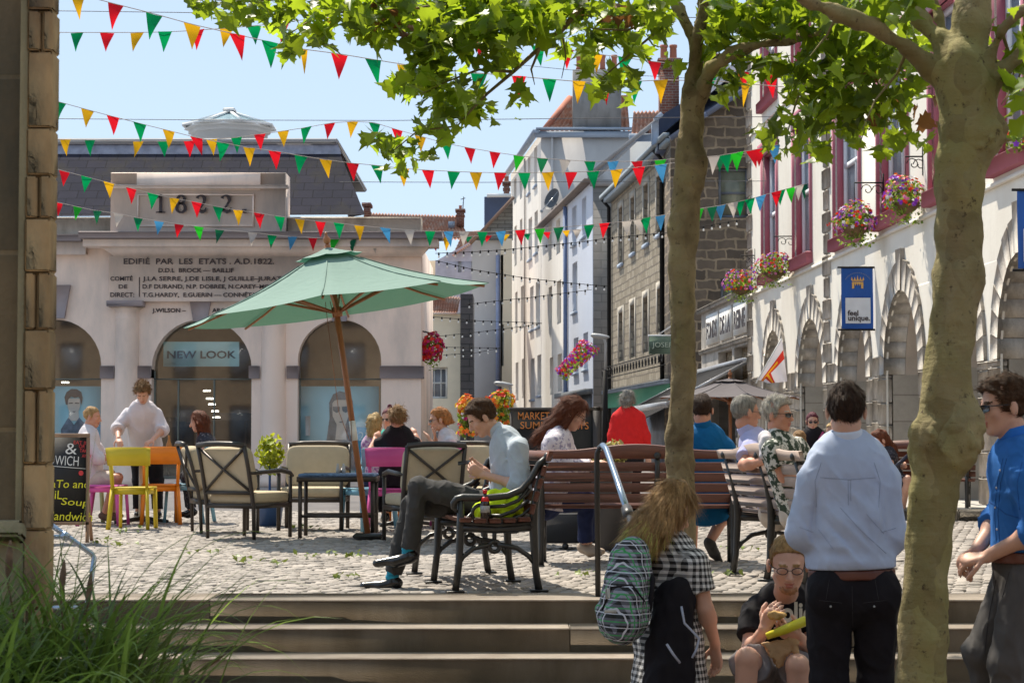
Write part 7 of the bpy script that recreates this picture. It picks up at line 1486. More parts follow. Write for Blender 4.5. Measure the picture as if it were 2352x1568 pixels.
def person(label, Y, J, look, skin=m_skin, b=1.0, h=.012, hs=1.0, top=None, sleeve='long', bottom=None, legs='long', shoe=m_shoe, hair=None, hstyle='short', hkw=None, st=None, hem=None, collar=True, belt=None, up=(0, 0, 1), hands=None, fine=False, fold=.006, group=None, creases=None, cmat=None, loose=.0, skirt=None, sock=None):
    j = {k: (at(v[0], v[1], Y+(v[2] if len(v) > 2 else 0))) for k, v in J.items()}
    side = (j['shR']-j['shL']).normalized(); base = j['pel']; spine = j['neck']-j['pel']; su = spine.normalized(); front = su.cross(side).normalized()
    feet = [j[k].z for k in ('anL', 'anR') if k in j]; t = thing('person', label, 'person', (base.x, base.y, (min(feet)-.08) if feet else base.z), group)
    H = Head(j['head'], look, up, hs); hb = H.w(0, -.02, -.07)
    def torso(S, o, lo=0.0):
        P0 = j['pel']; W = P0+spine*.42; C = P0+spine*.80
        S.cone(P0-su*.02, W, (.150+lo)*b+o, (.135+lo)*b+o, ax=front, q=.74); S.cone(W, C, (.135+lo)*b+o, (.152)*b+o, ax=front, q=.70); S.cone(j['shL']-su*.012, j['shR']-su*.012, .044*b+o, .044*b+o, k=.05)
        S.cone(j['neck']-su*.035, C, .064*b+o, .11*b+o, ax=front, q=.8, k=.05)
    hips = {s: (j['hi'+s] if 'hi'+s in j else j['pel']+side*(.085*b if s == 'R' else -.085*b)-su*.04) for s in 'LR'}
    S = SDF(h, .03); torso(S, -.004)
    S.cone(j['neck']-su*.03, hb, .056*b, .054*b, k=.03); add_head(S, H, fine)
    for s in 'LR':
        if 'el'+s in j:
            S.cone(j['sh'+s], j['el'+s], .046*b, .038*b, k=.03); fo = j['wr'+s]-j['el'+s]; S.cone(j['el'+s], j['wr'+s], .038*b, .0255*b, k=.02); S.ell(j['el'+s]+fo*.25, (.041*b,)*3, None, .03)
            hk = (hands or {}).get(s)
            if hk: add_hand(S, j['wr'+s], v3(j['wr'+s])+v3(hk[0]), hk[1], hk[2], hk[4] if len(hk) > 4 else 1.0, fine or h < .009, hk[3])
            else: add_hand(S, j['wr'+s], j['wr'+s]+fo, front, .4, 1, False)
        if 'kn'+s in j:
            S.cone(hips[s], j['kn'+s], .082*b, .054*b, k=.02); S.cone(j['kn'+s], j['an'+s], .052*b, .036*b, k=.006); S.ell(j['kn'+s].lerp(j['an'+s], .33), (.050*b,)*3, None, .03)
    def mi(C):
        r = np.zeros(len(C), dtype=int); L = H.loc(C); r[(abs(L[:, 0]) < .023) & (L[:, 1] > .084) & (L[:, 2] < -.054) & (L[:, 2] > -.078)] = 1
        r[(abs(L[:, 0]) > .012) & (abs(L[:, 0]) < .05) & (L[:, 1] > .066) & (L[:, 2] < .028) & (L[:, 2] > .019)] = 2; return r
    organic('body', S, [skin, m_lip if fine else skin, hair if (hair and fine) else skin], t, mi=mi)
    Q_ = np.array([[1, .1, .35], [0, 1, .2], [.0, .1, .55]]); rdg = lambda P, f, s_: -(1-np.minimum(1, np.abs(wob(P @ Q_, f, s_))*1.6))**2
    dv = lambda P: fold*.7*wob(P*np.array([1, 1, .6]), 5, 3)+fold*1.1*rdg(P, 4.2, 8)+fold*.7*rdg(P, 9, 9)
    if creases: dv0 = dv; cf = creased(creases); dv = lambda P: dv0(P)+cf(P)
    hemp = j['pel']+su*(.02 if hem is None else hem)
    if top:
        S = SDF(h, .03); torso(S, .013+loose*.5, loose); 
        for s in 'LR':
            if 'el'+s not in j: continue
            A, E, W = j['sh'+s], j['el'+s], j['wr'+s]; o = .016+loose*.6
            if sleeve == 'long': S.cone(A, E, .042*b+o, .042*b+o, k=.03); S.cone(E, E.lerp(W, .96), .042*b+o, .032*b+o*.7, k=.02, cut=1)
            elif sleeve == 'roll': S.cone(A, E, .040*b+o, .044*b+o, k=.03); S.cone(E, E.lerp(W, .22), .045*b+o, .042*b+o, k=.02, cut=1); S.cone(E.lerp(W, .12), E.lerp(W, .24), .047*b+o, .046*b+o, k=.004, cut=3)
            elif sleeve == 'short': S.cone(A, A.lerp(E, .62), .052*b+o, .056*b+o, k=.03, cut=1)
            elif sleeve == 'none': S.cone(A, A.lerp(E, .02), .045*b+o*.6, .04*b+o*.5, k=.03, cut=1)
        if collar == 'round' or sleeve == 'none': pass
        if hem is not None and hem < -.03: S.cone(j['pel'], hemp-su*.01, .155*b+.014, .165*b+.018, ax=front, q=.76)
        S.half(hemp, -su); organic('shirt', S, top, t, dv)
        if collar is True:
            S = SDF(min(h, .009), .006); S.cone(j['neck']-su*.022-front*.004, j['neck'].lerp(hb, .85)-front*.006, .070*b, .061*b, cut=3, ax=front, q=.98); organic('collar', S, cmat or top, t)
    if bottom:
        S = SDF(h, .04); S.cone(j['pel']-su*.03, j['pel']+su*.028, .154*b, .150*b, ax=front, q=.76, cut=1)
        for s in 'LR':
            if 'kn'+s not in j: continue
            K, A = j['kn'+s], j['an'+s]; hp = hips[s]; S.ell(hp-front*.03, (.10*b, .10*b, .11*b), None, .05)
            if legs == 'long': S.ell(K, (.076*b,)*3, None, .02)
            if legs == 'long': S.cone(hp, K, .096*b, .070*b, k=.012); S.cone(K, K.lerp(A, .93 if 'LR' else 1), .069*b, .060*b, k=.02, cut=1)
            elif legs == 'crop': S.cone(hp, K, .098*b, .073*b, k=.04); S.cone(K, K.lerp(A, .70), .072*b, .066*b, k=.02, cut=1)
            elif legs == 'shorts': S.cone(hp, hp.lerp(K, .86), .10*b, .088*b, k=.04, cut=1)
        if skirt: S.cone(j['pel'], j['pel']-Vector((0, 0, skirt[0])), .16*b, skirt[1], k=.03, ax=front, q=.85, cut=1)
        organic('skirt' if skirt else 'trousers' if legs != 'shorts' else 'shorts', S, bottom, t, dv)
    if belt: S = SDF(min(h, .008), .01); S.cone(j['pel']+su*.020, j['pel']+su*.062, .170*b, .168*b, ax=front, q=.77, cut=3); organic('belt', S, belt, t)
    for s in 'LR':
        if 'to'+s in j and shoe:
            A, T = j['an'+s], j['to'+s]; d = (T-A); dn = (d-su*0).normalized(); S = SDF(min(h, .009), .02); hz = Vector((0, 0, -.045)); S.cone(A+hz-dn*.03, A+Vector((0, 0, .0)), .036, .043, k=.03, cut=1)
            S.cone(A+hz, T, .042, .031, k=.03, ax=(0, 0, 1), q=.85); S.cone(A+hz-dn*.035, A+hz+d*.4, .039, .044, k=.03, ax=(0, 0, 1), q=.75); organic('shoe', S, shoe, t)
            if sock:
                S = SDF(.007, .01); S.cone(A.lerp(j['kn'+s], .0), A.lerp(j['kn'+s], .26), .043, .046, cut=1); organic('sock', S, sock, t, lambda P: .0025*np.sin(P[:, 2]*160))
    if hair:
        ho = hair_cap(H, hair, t, min(h, .010), hstyle, **(hkw or {}))
        if st and ho: strands(H, ho, st.pop('mat', hair), t, **st)
    return t, H, j, front, side
def shades(H, par, name='sunglasses', mat=None, clear=False):
    b = MB(); m = mat or M('shade_black', (.012, .011, .012), .08, bump=0, spec=.7)
    if clear:
        for s in (-1, 1): b.tube([H.w(s*.032+.023*math.cos(a*math.pi/6), .098-.012*abs(math.cos(a*math.pi/6)+s*.5)*.4, .002+.015*math.sin(a*math.pi/6)) for a in range(12)], .0024, 5, closed=True)
        b.tube([H.w(-.010, .100, .006), H.w(.010, .100, .006)], .0016, 5)
    else:
        for s in (-1, 1): b.prism([H.w(s*x, y, z) for x, y, z in ((.008, .102, .014), (.034, .099, .017), (.058, .082, .013), (.055, .084, -.010), (.034, .099, -.018), (.012, .101, -.008))], H.f*.004)
        b.tube([H.w(-.012, .103, .010), H.w(.012, .103, .010)], .0025, 5)
    for s in (-1, 1): b.tube([H.w(s*.057, .086, .010), H.w(s*.080, .045, .010), H.w(s*.083, -.005, .008), H.w(s*.082, -.025, -.008)], .0024, 5)
    b.build(name, m, par)
def eyes(H, par):
    b = MB()
    for s in (-1, 1): b.cur = 0; b.lathe((0, 0, 0), [(.0001, 0)], 3) if 0 else None
    for s in (-1, 1):
        vs = []; 
        for a in range(12): vs.append(H.w(s*.030+.010*math.cos(a*math.pi/6), .0915-.002*abs(math.cos(a*math.pi/6)), .001+.0042*math.sin(a*math.pi/6)))
        b.cur = 0; b.add(vs, [list(range(12))]); vs = [H.w(s*.030+.0045*math.cos(a*math.pi/5), .0925, .001+.004*math.sin(a*math.pi/5)) for a in range(10)]; b.cur = 1; b.add(vs, [list(range(10))])
    b.build('eyes', [m_eye, m_iris], par)
# fabrics
m_ltblue = cloth('pale_blue_cotton', (.45, .51, .66), .05, .8, 8); m_greyblue = cloth('grey_blue_cotton', (.44, .49, .54), .06, .8, 9); m_royal = cloth('royal_blue_cotton', (.03, .145, .44), .10, .8, 8)
m_char = cloth('charcoal_wool', (.055, .052, .05), .12, .8, 7); m_blk = cloth('black_cotton', (.013, .011, .014), .2, .6, 8); m_grytr = cloth('dark_grey_wool', (.085, .078, .074), .12, .7, 6)
m_wht = cloth('white_cotton', (.60, .555, .58), .04, .7, 9); m_red = cloth('red_cotton', (.62, .02, .02), .08, .6, 8); m_teal = cloth('teal_polo', (.005, .105, .26), .1, .6, 8); m_lilac = cloth('lilac_cotton', (.42, .42, .66), .06, .8, 9)
m_navy = cloth('navy_denim', (.02, .03, .09), .2, .6, 9); m_beige = cloth('stone_cotton', (.55, .47, .40), .07, .6, 8); m_sockb = M('teal_stripe_sock', (.02, .27, .40), .9, var=.3, vs=6, stretch=(.2, .2, 12), bump=.3)
m_beltb = M('brown_belt', (.13, .045, .03), .4, var=.15, bump=.1); m_shortg = cloth('grey_shorts', (.20, .19, .20), .1, .7, 7)
def speckle(name, a, c, sc=40, t=.5):
    m, n, p = nt(name); n.links.new(ramp(n, noise(n, coords(n), sc, 3, .6), [(t-.03, a), (t+.03, c)]), p.inputs['Base Color']); p.inputs['Roughness'].default_value = .85; return m
m_lace = speckle('lace_top', (.70, .64, .68), (.34, .30, .42), 30, .56); m_flor = speckle('leaf_print', (.62, .60, .55), (.03, .05, .03), 22, .47); m_darkfl = speckle('dark_print', (.02, .02, .03), (.2, .18, .2), 40, .6); m_purp = speckle('purple_print', (.30, .12, .30), (.55, .40, .5), 26)
# --- young man on the iron bench
YM_ = 13.9
t, H, j, fr, sdv = person('young man in grey-blue shirt and charcoal trousers, legs crossed, looking down at his phone', YM_, dict(head=(1107, 960), neck=(1160, 1003), shL=(1190, 1028, -.17), shR=(1160, 1018, .18), elL=(1196, 1116, -.22), wrL=(1112, 1090, -.13), elR=(1150, 1112, .20), wrR=(1112, 1080, .08), pel=(1178, 1160), hiL=(1166, 1168, -.09), hiR=(1160, 1168, .09), knL=(963, 1118, -.06), anL=(937, 1266, -.03), toL=(866, 1293, -.03), knR=(948, 1158, .10), anR=(900, 1326, .08), toR=(836, 1345, .08)),
    (-.80, -.12, -.52), h=.0075, b=.98, top=m_greyblue, sleeve='roll', bottom=m_char, belt=None, hair=HM['brown'], hkw=dict(thick=.014, rough=.005, nape=.015), st=dict(n=2600, L=.026, comb=(.1, .9, .3), lift=.4, w=.0016, seed=3), fine=True, hands=dict(L=((-.8, .1, .42), (.0, .9, .3), .9, 1), R=((-.8, -.1, .42), (0, -.9, .3), .9, -1)), fold=.008, sock=m_sockb, hem=-.02, loose=.012)
pp_ = at(1066, 1062, YM_-.03); b = MB(); b.box(pp_, (.085, .055, .009), Matrix.Rotation(R(-8), 3, 'Y') @ Matrix.Rotation(R(20), 3, 'X'), .003); tag(b.build('phone', M('phone_black', (.02, .02, .022), .15, bump=0)), 'dark smartphone held in the young man on the bench hands', 'phone')
# bag and bottle on the bench
m_hv = cloth('hi_vis_yellow', (.62, .78, .02), .08, .8, 12); bc = at(1150, 1150, 13.6)
S = SDF(.009, .04); S.ell(at(1128, 1178, 13.62), (.13, .07, .10)); S.ell(at(1165, 1160, 13.66), (.12, .07, .08)); S.cone(at(1135, 1140, 13.66), at(1165, 1140, 13.66), .05, .05)
tag(organic('hi_vis_bag', S, m_hv, None, lambda P: .008*wob(P, 10, 2)+.005*wob(P, 25, 3)), 'fluorescent yellow bag stuffed behind the iron armrest of the end-on bench', 'bag')
bo = thing('cola_bottle', 'small cola bottle with red cap on the iron bench', 'bottle', gr(1112, 1205, .49)); q = at(1114, 1203, 13.42); z0 = q.z
b = MB(); b.lathe((q.x, 13.42, z0), [(.026, 0), (.031, .01), (.030, .06), (.032, .12), (.028, .15), (.014, .18), (.012, .20)], 16); b.build('bottle_body', M('cola', (.02, .008, .006), .08, bump=0, spec=.7), bo, smooth=True)
b = MB(); b.lathe((q.x, 13.42, z0+.075), [(.0318, 0), (.0330, .045)], 16); b.build('label', M('label_grey', (.35, .34, .34), .4, var=.3, vs=60, bump=0), bo); b = MB(); b.lathe((q.x, 13.42, z0+.148), [(.030, 0), (.016, .03)], 16); b.build('shoulder', M('cap_red', (.65, .02, .02), .3, bump=0), bo)
b = MB(); b.lathe((q.x, 13.42, z0+.20), [(.0145, 0), (.0145, .022), (.012, .024)], 14); b.build('cap', MC['cap_red'], bo)
# --- standing man with his back to the camera
person('man in pale blue shirt and black trousers standing with his back turned', 9.0, dict(head=(1943, 944), neck=(1946, 1022), shL=(1872, 1104), shR=(2024, 1104), elL=(1846, 1226, .0), wrL=(1905, 1225, .24), elR=(2046, 1228, .0), wrR=(2018, 1258, .22), pel=(1957, 1338), knL=(1903, 1560, .02), anL=(1898, 1795, .0), toL=(1895, 1820, .2), knR=(2012, 1560, .03), anR=(2022, 1795, .02), toR=(2020, 1820, .22)),
    (.12, 1, -.02), h=.0085, b=1.13, hs=.98, top=m_ltblue, sleeve='roll', bottom=m_blk, belt=m_beltb, hair=HM['dark'], hkw=dict(thick=.016, rough=.004, nape=-.012), st=dict(n=3600, L=.026, comb=(.15, -.1, -.9), lift=.08, wave=.12, w=.0016, seed=5), hem=.064, fold=.006, loose=.012, cmat=cloth('collar_white', (.62, .66, .76), .03, .2, 8), creases=[((1890, 1150, 8.84), (2040, 1292, 8.84), .020, .03), ((1872, 1200, 8.84), (1985, 1296, 8.84), .014, .025), ((1945, 1120, 8.84), (2045, 1210, 8.84), .012, .03), ((1868, 1292, 8.85), (2052, 1294, 8.85), .018, .028), ((1870, 1250, 8.85), (1960, 1262, 8.85), .010, .02), ((2030, 1120, 8.9), (2010, 1280, 8.86), .010, .02), ((1884, 1112, 8.86), (1868, 1240, 8.9), -.016, .010), ((2020, 1112, 8.86), (2034, 1240, 8.9), -.016, .010), ((1950, 1075, 8.84), (1950, 1092, 8.84), .004, .01), ((1900, 1100, 8.84), (2000, 1100, 8.84), -.004, .005), ((1890, 1180, 8.84), (1980, 1290, 8.84), -.012, .010), ((1930, 1180, 8.84), (2030, 1280, 8.84), -.012, .010)])
from mathutils.bvhtree import BVHTree
def seams(t, part, lines, mat, r=.0016, buttons=None, bm=None, name='seam'):
    ob = [o for o in t.children if o.name.split('.')[0] == part][0]; bv = BVHTree.FromPolygons([v.co[:] for v in ob.data.vertices], [p.vertices[:] for p in ob.data.polygons]); o_ = Vector((0, 0, EYE))
    def hit(x, y): q = bv.ray_cast(o_, ray(x, y).normalized()); return None if q[0] is None else q[0]-ray(x, y).normalized()*.0006
    for L in lines:
        pts = []
        for (a, c) in zip(L[:-1], L[1:]):
            for k in range(7): p = hit(a[0]+(c[0]-a[0])*k/6, a[1]+(c[1]-a[1])*k/6); pts += [p] if p is not None and (not pts or (p-pts[-1]).length < .08) else []
        if len(pts) > 2: b = MB(); b.tube(pts, r, 4, cap=False); b.build(name, mat, t)
    for q in (buttons or []):
        p = hit(*q)
        if p is not None: b = MB(); b.tube([p, p-ray(*q).normalized()*.003], .0048, 10); b.build('button', bm, t)
sm_t = [o for o in scn.objects if o.get('label', '').startswith('man in pale blue shirt')][0]
seams(sm_t, 'shirt', [[(1884, 1096), (1950, 1101), (2012, 1096)], [(1886, 1062), (1872, 1105), (1876, 1165)], [(2008, 1062), (2022, 1105), (2018, 1165)], [(1948, 1102), (1949, 1160)], [(1954, 1102), (1954, 1150)], [(1836, 1210), (1868, 1222)], [(2024, 1222), (2058, 1212)], [(1930, 1165), (1975, 1215), (2035, 1270)], [(1880, 1215), (1915, 1262)], [(1990, 1180), (2030, 1225)]], M('seam_blue', (.30, .35, .48), .9, bump=0), .0015)
seams(sm_t, 'trousers', [[(1957, 1345), (1959, 1440), (1960, 1500)], [(1882, 1378), (1934, 1384)], [(1982, 1384), (2034, 1378)], [(1905, 1330), (1897, 1376)], [(2010, 1330), (2018, 1376)]], M('seam_black', (.035, .033, .036), .9, bump=0), .0015, [(2008, 1392), (1908, 1392)], M('button_grey', (.35, .35, .35), .4, bump=0))
# --- man in royal blue at the right edge
t, H, j, fr, sdv = person('young man in royal blue shirt and dark grey trousers, sunglasses, hands clasped, right edge', 8.2, dict(head=(2305, 934), neck=(2340, 1036), shL=(2366, 1100, -.17), shR=(2336, 1092, .18), elL=(2388, 1218, -.22), wrL=(2270, 1276, -.08), elR=(2292, 1196, .18), wrR=(2240, 1266, .04), pel=(2350, 1300), knL=(2318, 1520, -.09), anL=(2330, 1785, -.06), toL=(2260, 1810, -.08), knR=(2258, 1500, .10), anR=(2300, 1760, .16), toR=(2230, 1790, .16)),
    (-1, -.16, -.10), h=.0075, b=1.02, hs=.97, top=m_royal, sleeve='roll', bottom=m_grytr, belt=m_beltb, hair=HM['brown'], hkw=dict(thick=.016, rough=.006, nape=.01, front=.004), st=dict(n=3400, L=.026, comb=(.2, .8, .1), lift=.35, w=.0018, seed=7), fine=True, hands=dict(L=((-.9, .30, -.16), (.1, .5, -.8), 1.0, 1), R=((-.75, -.45, -.45), (.3, -.7, -.4), 1.1, -1)), fold=.007, hem=.062, loose=.008, cmat=cloth('collar_royal', (.03, .17, .58), .05, .3, 8))
shades(H, t)
seams(t, 'shirt', [[(2304, 1052), (2290, 1110), (2284, 1180), (2288, 1245)], [(2312, 1052), (2298, 1110), (2292, 1180), (2296, 1245)], [(2348, 1060), (2336, 1110), (2342, 1170)], [(2272, 1150), (2310, 1180), (2345, 1190)], [(2275, 1215), (2310, 1240), (2350, 1235)]], M('seam_royal', (.015, .085, .30), .9, bump=0), .0016, [(2297, 1080), (2289, 1120), (2286, 1165), (2290, 1215)], M('button_white', (.6, .62, .68), .4, bump=0))
seams(t, 'trousers', [[(2318, 1312), (2302, 1370)], [(2288, 1330), (2270, 1420), (2262, 1500)]], M('seam_black'), .0016)
# --- seated man eating, on a low block
t, H, j, fr, sdv = person('blond bearded man in glasses and black T-shirt sitting low on the steps, eating', 10.0, dict(head=(1810, 1296, -.22), neck=(1802, 1372, .0), shR=(1733, 1405, .0), shL=(1866, 1402, .02), elR=(1722, 1496, -.14), wrR=(1757, 1444, -.34), elL=(1866, 1492, -.12), wrL=(1836, 1466, -.32), pel=(1800, 1556, .12), knR=(1716, 1512, -.42), anR=(1706, 1750, -.36), toR=(1700, 1765, -.58), knL=(1832, 1528, -.42), anL=(1838, 1750, -.36), toL=(1840, 1765, -.58)),
    (-.05, -.95, -.26), h=.0075, b=1.05, hs=1.10, skin=skinmat('skin_pink', (.66, .38, .28)), top=m_blk, sleeve='short', bottom=m_shortg, legs='shorts', hair=HM['blondred'], hkw=dict(thick=.007, rough=.002, nape=.02, front=-.006), st=dict(n=3200, L=.016, comb=(.5, .2, .1), lift=.1, w=.0016, seed=9), fine=True, collar='round', hem=-.02, fold=.007,
    hands=dict(R=((.25, -.3, .7), (.5, .7, -.1), .9, 1), L=((-.5, -.3, .25), (-.2, .7, .6), 1.0, -1)))
shades(H, t, 'glasses', M('glasses_frame', (.05, .035, .03), .3, bump=0), clear=True)
S = SDF(.007, .01)
S.ell(H.w(0, .046, -.088), (.046, .052, .034), H.M)
def pbeard(P, F): L = H.loc(P); return np.maximum(F, np.maximum((L[:, 2]+.050), np.where((abs(L[:, 0]) < .02) & (L[:, 2] > -.082), .02, -.05)))
S.post = pbeard; organic('beard', S, M('beard_ginger', (.40, .20, .10), .8, var=.3, vs=60, bump=.6, bs=200), t, lambda P: .002*wob(P, 60, 2))
tp = at(1815, 1412, 9.86); 
for s, x, z_, sz, rt in (('sold', 1768, 1404, .075, 8),):
    tt = text('shirt_print', 'solid', .13, (at(1776, 1426, 9.83)), M('print_grey', (.55, .55, .46), .8, bump=0), t, ext=.002, off=.004, sx=.8)
    tt.data.transform(Matrix.Translation((0, 0, 0)))
blk = thing('stone_block', 'low stone block under the seated blond man, hidden below the picture', 'block', at(1800, 1600, 10.15)); b = MB(); b.box((at(1800, 0, 10.2).x, 10.2, -.44), (.6, .42, .34), None, .02); b.build('slab', m_step, blk)
yw = thing('yellow_wrapper', 'long yellow sandwich wrapper held by the blond man', 'wrapper', at(1805, 1442, 9.60)); b = MB(); b.tube([at(1761, 1460, 9.60), at(1800, 1446, 9.58), at(1852, 1424, 9.58)], [.016, .022, .024], 8); b.v = [Vector((p.x, p.y, p.z)) for p in b.v]; b.build('wrapper', M('yellow_card', (.70, .62, .03), .4, var=.08, bump=.2), yw)
pb_ = thing('paper_bag', 'crumpled brown paper bag hanging from the blond man left hand', 'paper bag', at(1800, 1490, 9.6)); S = SDF(.006, .012); S.cone(at(1826, 1470, 9.62), at(1770, 1506, 9.60), .018, .075, ax=(0, 1, 0), q=.28, cut=1); S.cone(at(1822, 1475, 9.62), at(1832, 1505, 9.6), .02, .012, ax=(0, 1, 0), q=.6); organic('bag', S, M('kraft_paper', (.42, .25, .12), .7, var=.12, bump=.5, bs=25, bd=.02), pb_, lambda P: .004*wob(P, 22, 1)+.003*wob(P, 50, 2))
sw = thing('sandwich', 'half eaten bread roll in the blond man right hand', 'food', at(1775, 1420, 9.58)); S = SDF(.005, .01); S.ell(at(1784, 1412, 9.6), (.045, .022, .020)); organic('bread', S, M('bread', (.55, .33, .12), .8, var=.3, vs=40, bump=.4), sw, lambda P: .004*wob(P, 40, 4))
# --- girl with the tartan backpack
m_ging = check('black_white_gingham', (.70, .68, .66), (.012, .011, .012), .030)
t, H, j, fr, sdv = person('girl with long brown hair tipped yellow-green, gingham dress, seen from behind', 9.8, dict(head=(1548, 1170), neck=(1535, 1252), shL=(1470, 1284, .13), shR=(1596, 1292, -.13), elR=(1620, 1398, -.14), wrR=(1643, 1478, -.04), elL=(1462, 1380, .25), wrL=(1490, 1430, .40), pel=(1540, 1448), knL=(1520, 1640, .10), anL=(1515, 1780, .08), toL=(1540, 1795, .25), knR=(1590, 1640, -.02), anR=(1590, 1780, -.05), toR=(1630, 1795, .1)),
    (.62, .60, -.42), h=.008, b=.98, skin=m_skin, top=m_ging, sleeve='short', bottom=m_ging, legs='none', skirt=(.62, .27), hair=HM['wave'], hstyle='long', fine=False, hands=dict(R=((.1, .1, -.9), (-.7, -.5, 0), .5, 1)), collar='round', hem=-.03, fold=.006,
    hkw=dict(thick=.020, rough=.007, extra=[((-.01, -.05, -.02), (-.045, -.085, -.16), .085, .085), ((-.045, -.075, -.14), (-.070, -.08, -.27), .075, .05), ((.02, -.08, -.1), (-.01, -.11, -.26), .06, .035)]), st=dict(n=9000, L=.10, comb=(-.22, .18, -1), lift=.02, wave=.06, w=.0015, seed=11))
rg = np.random.default_rng(3); hc = [o for o in t.children if o.name.startswith('hair') and 'strand' not in o.name][0]
strands(H, hc, HM['limetip'], t, 4200, .09, w=.0016, comb=(-.20, .12, -1), lift=.05, wave=.10, seed=12, name='dyed_hair_tips', cond=lambda L: L[:, 2] < -.12)
strands(H, hc, HM['blondred'], t, 3200, .11, w=.0015, comb=(-.2, .1, -1), lift=.05, wave=.08, seed=14, name='light_strands', cond=lambda L: L[:, 2] > -.2)
m_tart = check('tartan', (.30, .30, .36), (.010, .012, .012), .062, (.05, .32, .10))
bk = thing('backpack', 'grey, black and green tartan backpack on the girl back', 'backpack', at(1440, 1400, 9.55)); bdir = (-fr*.55+Vector((-.35, -.1, 0))); c0 = at(1436, 1352, 9.60)
ud = (at(1452, 1250, 9.62)-at(1425, 1450, 9.58)).normalized(); Fm = np.column_stack([A3(sdv), A3(ud.cross(sdv).normalized()), A3(ud)])
S = SDF(.008, .03); S.cone(at(1447, 1290, 9.62), at(1432, 1405, 9.58), .118, .150, ax=ud.cross(sdv), q=.62, k=.03); S.cone(at(1440, 1350, 9.53), at(1430, 1420, 9.50), .10, .115, ax=ud.cross(sdv), q=.55, k=.015); organic('bag', S, m_tart, bk, lambda P: .005*wob(P, 9, 6)+.003*wob(P, 22, 7))
b = MB(); b.tube([at(1487, 1290, 9.75), at(1500, 1330, 9.5), at(1492, 1400, 9.5), at(1470, 1440, 9.55)], .012, 6); b.tube([at(1383, 1400, 9.48), at(1405, 1348, 9.42), at(1452, 1342, 9.40), at(1480, 1380, 9.45)], .005, 5); b.build('strap', m_blk, bk)
b = MB(); b.tube([at(1447, 1262, 9.62), at(1443, 1248, 9.60), at(1455, 1246, 9.62), at(1460, 1260, 9.64)], .008, 6); b.build('carry_handle', m_blk, bk)
b = MB(); p = at(1396, 1362, 9.42); b.box(p, (.022, .012, .05), None, .006); b.build('badge', M('badge_grey', (.5, .48, .44), .4, bump=0), bk)
b = MB(); b.box(at(1402, 1403, 9.40), (.055, .006, .016)); b.build('label', M('badge_grey'), bk)
jk = thing('jacket', 'black jacket with pale piping hanging over the girl arm beside the backpack', 'jacket', at(1540, 1500, 9.5)); S = SDF(.009, .04)
S.cone(at(1545, 1372, 9.62), at(1520, 1600, 9.5), .085, .105, ax=(0, 1, 0), q=.5); S.cone(at(1560, 1380, 9.6), at(1565, 1600, 9.5), .075, .075, ax=(0, 1, 0), q=.5); organic('cloth', S, m_blk, jk, lambda P: .012*wob(P*np.array([1, 1, .35]), 8, 3)+.006*wob(P*np.array([1, 1, .4]), 20, 5))
b = MB(); b.tube([at(1565, 1392, 9.50), at(1572, 1430, 9.47), at(1606, 1465, 9.46), at(1600, 1490, 9.44), at(1590, 1510, 9.43)], .006, 5); b.build('piping', M('piping', (.38, .40, .5), .6, bump=0), jk); b = MB(); b.tube([at(1531, 1478, 9.40), at(1545, 1500, 9.40), at(1562, 1522, 9.40)], .006, 5); b.build('piping', M('piping'), jk)
# --- couple on the pale bench
t, H, j, fr, sdv = person('grey-haired man in lilac polo shirt, arm stretched along the pale bench', 14.95, dict(head=(1713, 948), neck=(1728, 1003), shR=(1728, 1030, -.19), shL=(1752, 1024, .18), elR=(1708, 1068, -.30), wrR=(1772, 1054, -.60), elL=(1800, 1090, .22), wrL=(1840, 1110, .05), pel=(1785, 1160), knR=(1880, 1150, -.05), anR=(1895, 1290, -.05), toR=(1930, 1300, -.05), knL=(1875, 1145, .15), anL=(1890, 1280, .15), toL=(1925, 1290, .15)),
    (.93, .34, -.02), h=.0095, skin=m_skin2, top=m_lilac, sleeve='short', bottom=m_beige, hair=HM['grey'], hkw=dict(thick=.008, rough=.003, nape=.01), st=dict(n=1500, L=.018, comb=(0, .3, -1), lift=.15, w=.0016, seed=21), fine=True, hem=-.06, loose=.01, b=1.04, hs=1.04)
shades(H, t)
t, H, j, fr, sdv = person('woman with short silver hair and sunglasses in a white top with leaf print', 14.35, dict(head=(1787, 953), neck=(1782, 1006), shR=(1776, 1034, -.18), shL=(1830, 1026, .18), elR=(1800, 1095, -.2), wrR=(1862, 1105, -.15), elL=(1860, 1090, .2), wrL=(1885, 1105, .0), pel=(1838, 1165), knR=(1925, 1155, -.05), anR=(1935, 1300, -.05), toR=(1970, 1310, -.05), knL=(1930, 1150, .15), anL=(1935, 1290, .15), toL=(1970, 1300, .15)),
    (.80, -.52, -.02), h=.0095, skin=m_skin2, top=m_flor, sleeve='short', bottom=m_beige, hair=HM['silver'], hkw=dict(thick=.014, rough=.008, nape=.0), st=dict(n=2000, L=.030, comb=(-.3, .2, .5), lift=.35, w=.0018, seed=22), fine=True, hem=-.08, loose=.016, b=1.0, hs=1.02, collar='round')
shades(H, t); S = SDF(.01, .03); S.cone(at(1758, 1005, 14.3), at(1800, 1012, 14.45), .055, .05); S.cone(at(1760, 1012, 14.25), at(1752, 1045, 14.2), .05, .03); organic('cardigan', S, m_wht, t, lambda P: .006*wob(P, 12, 4))
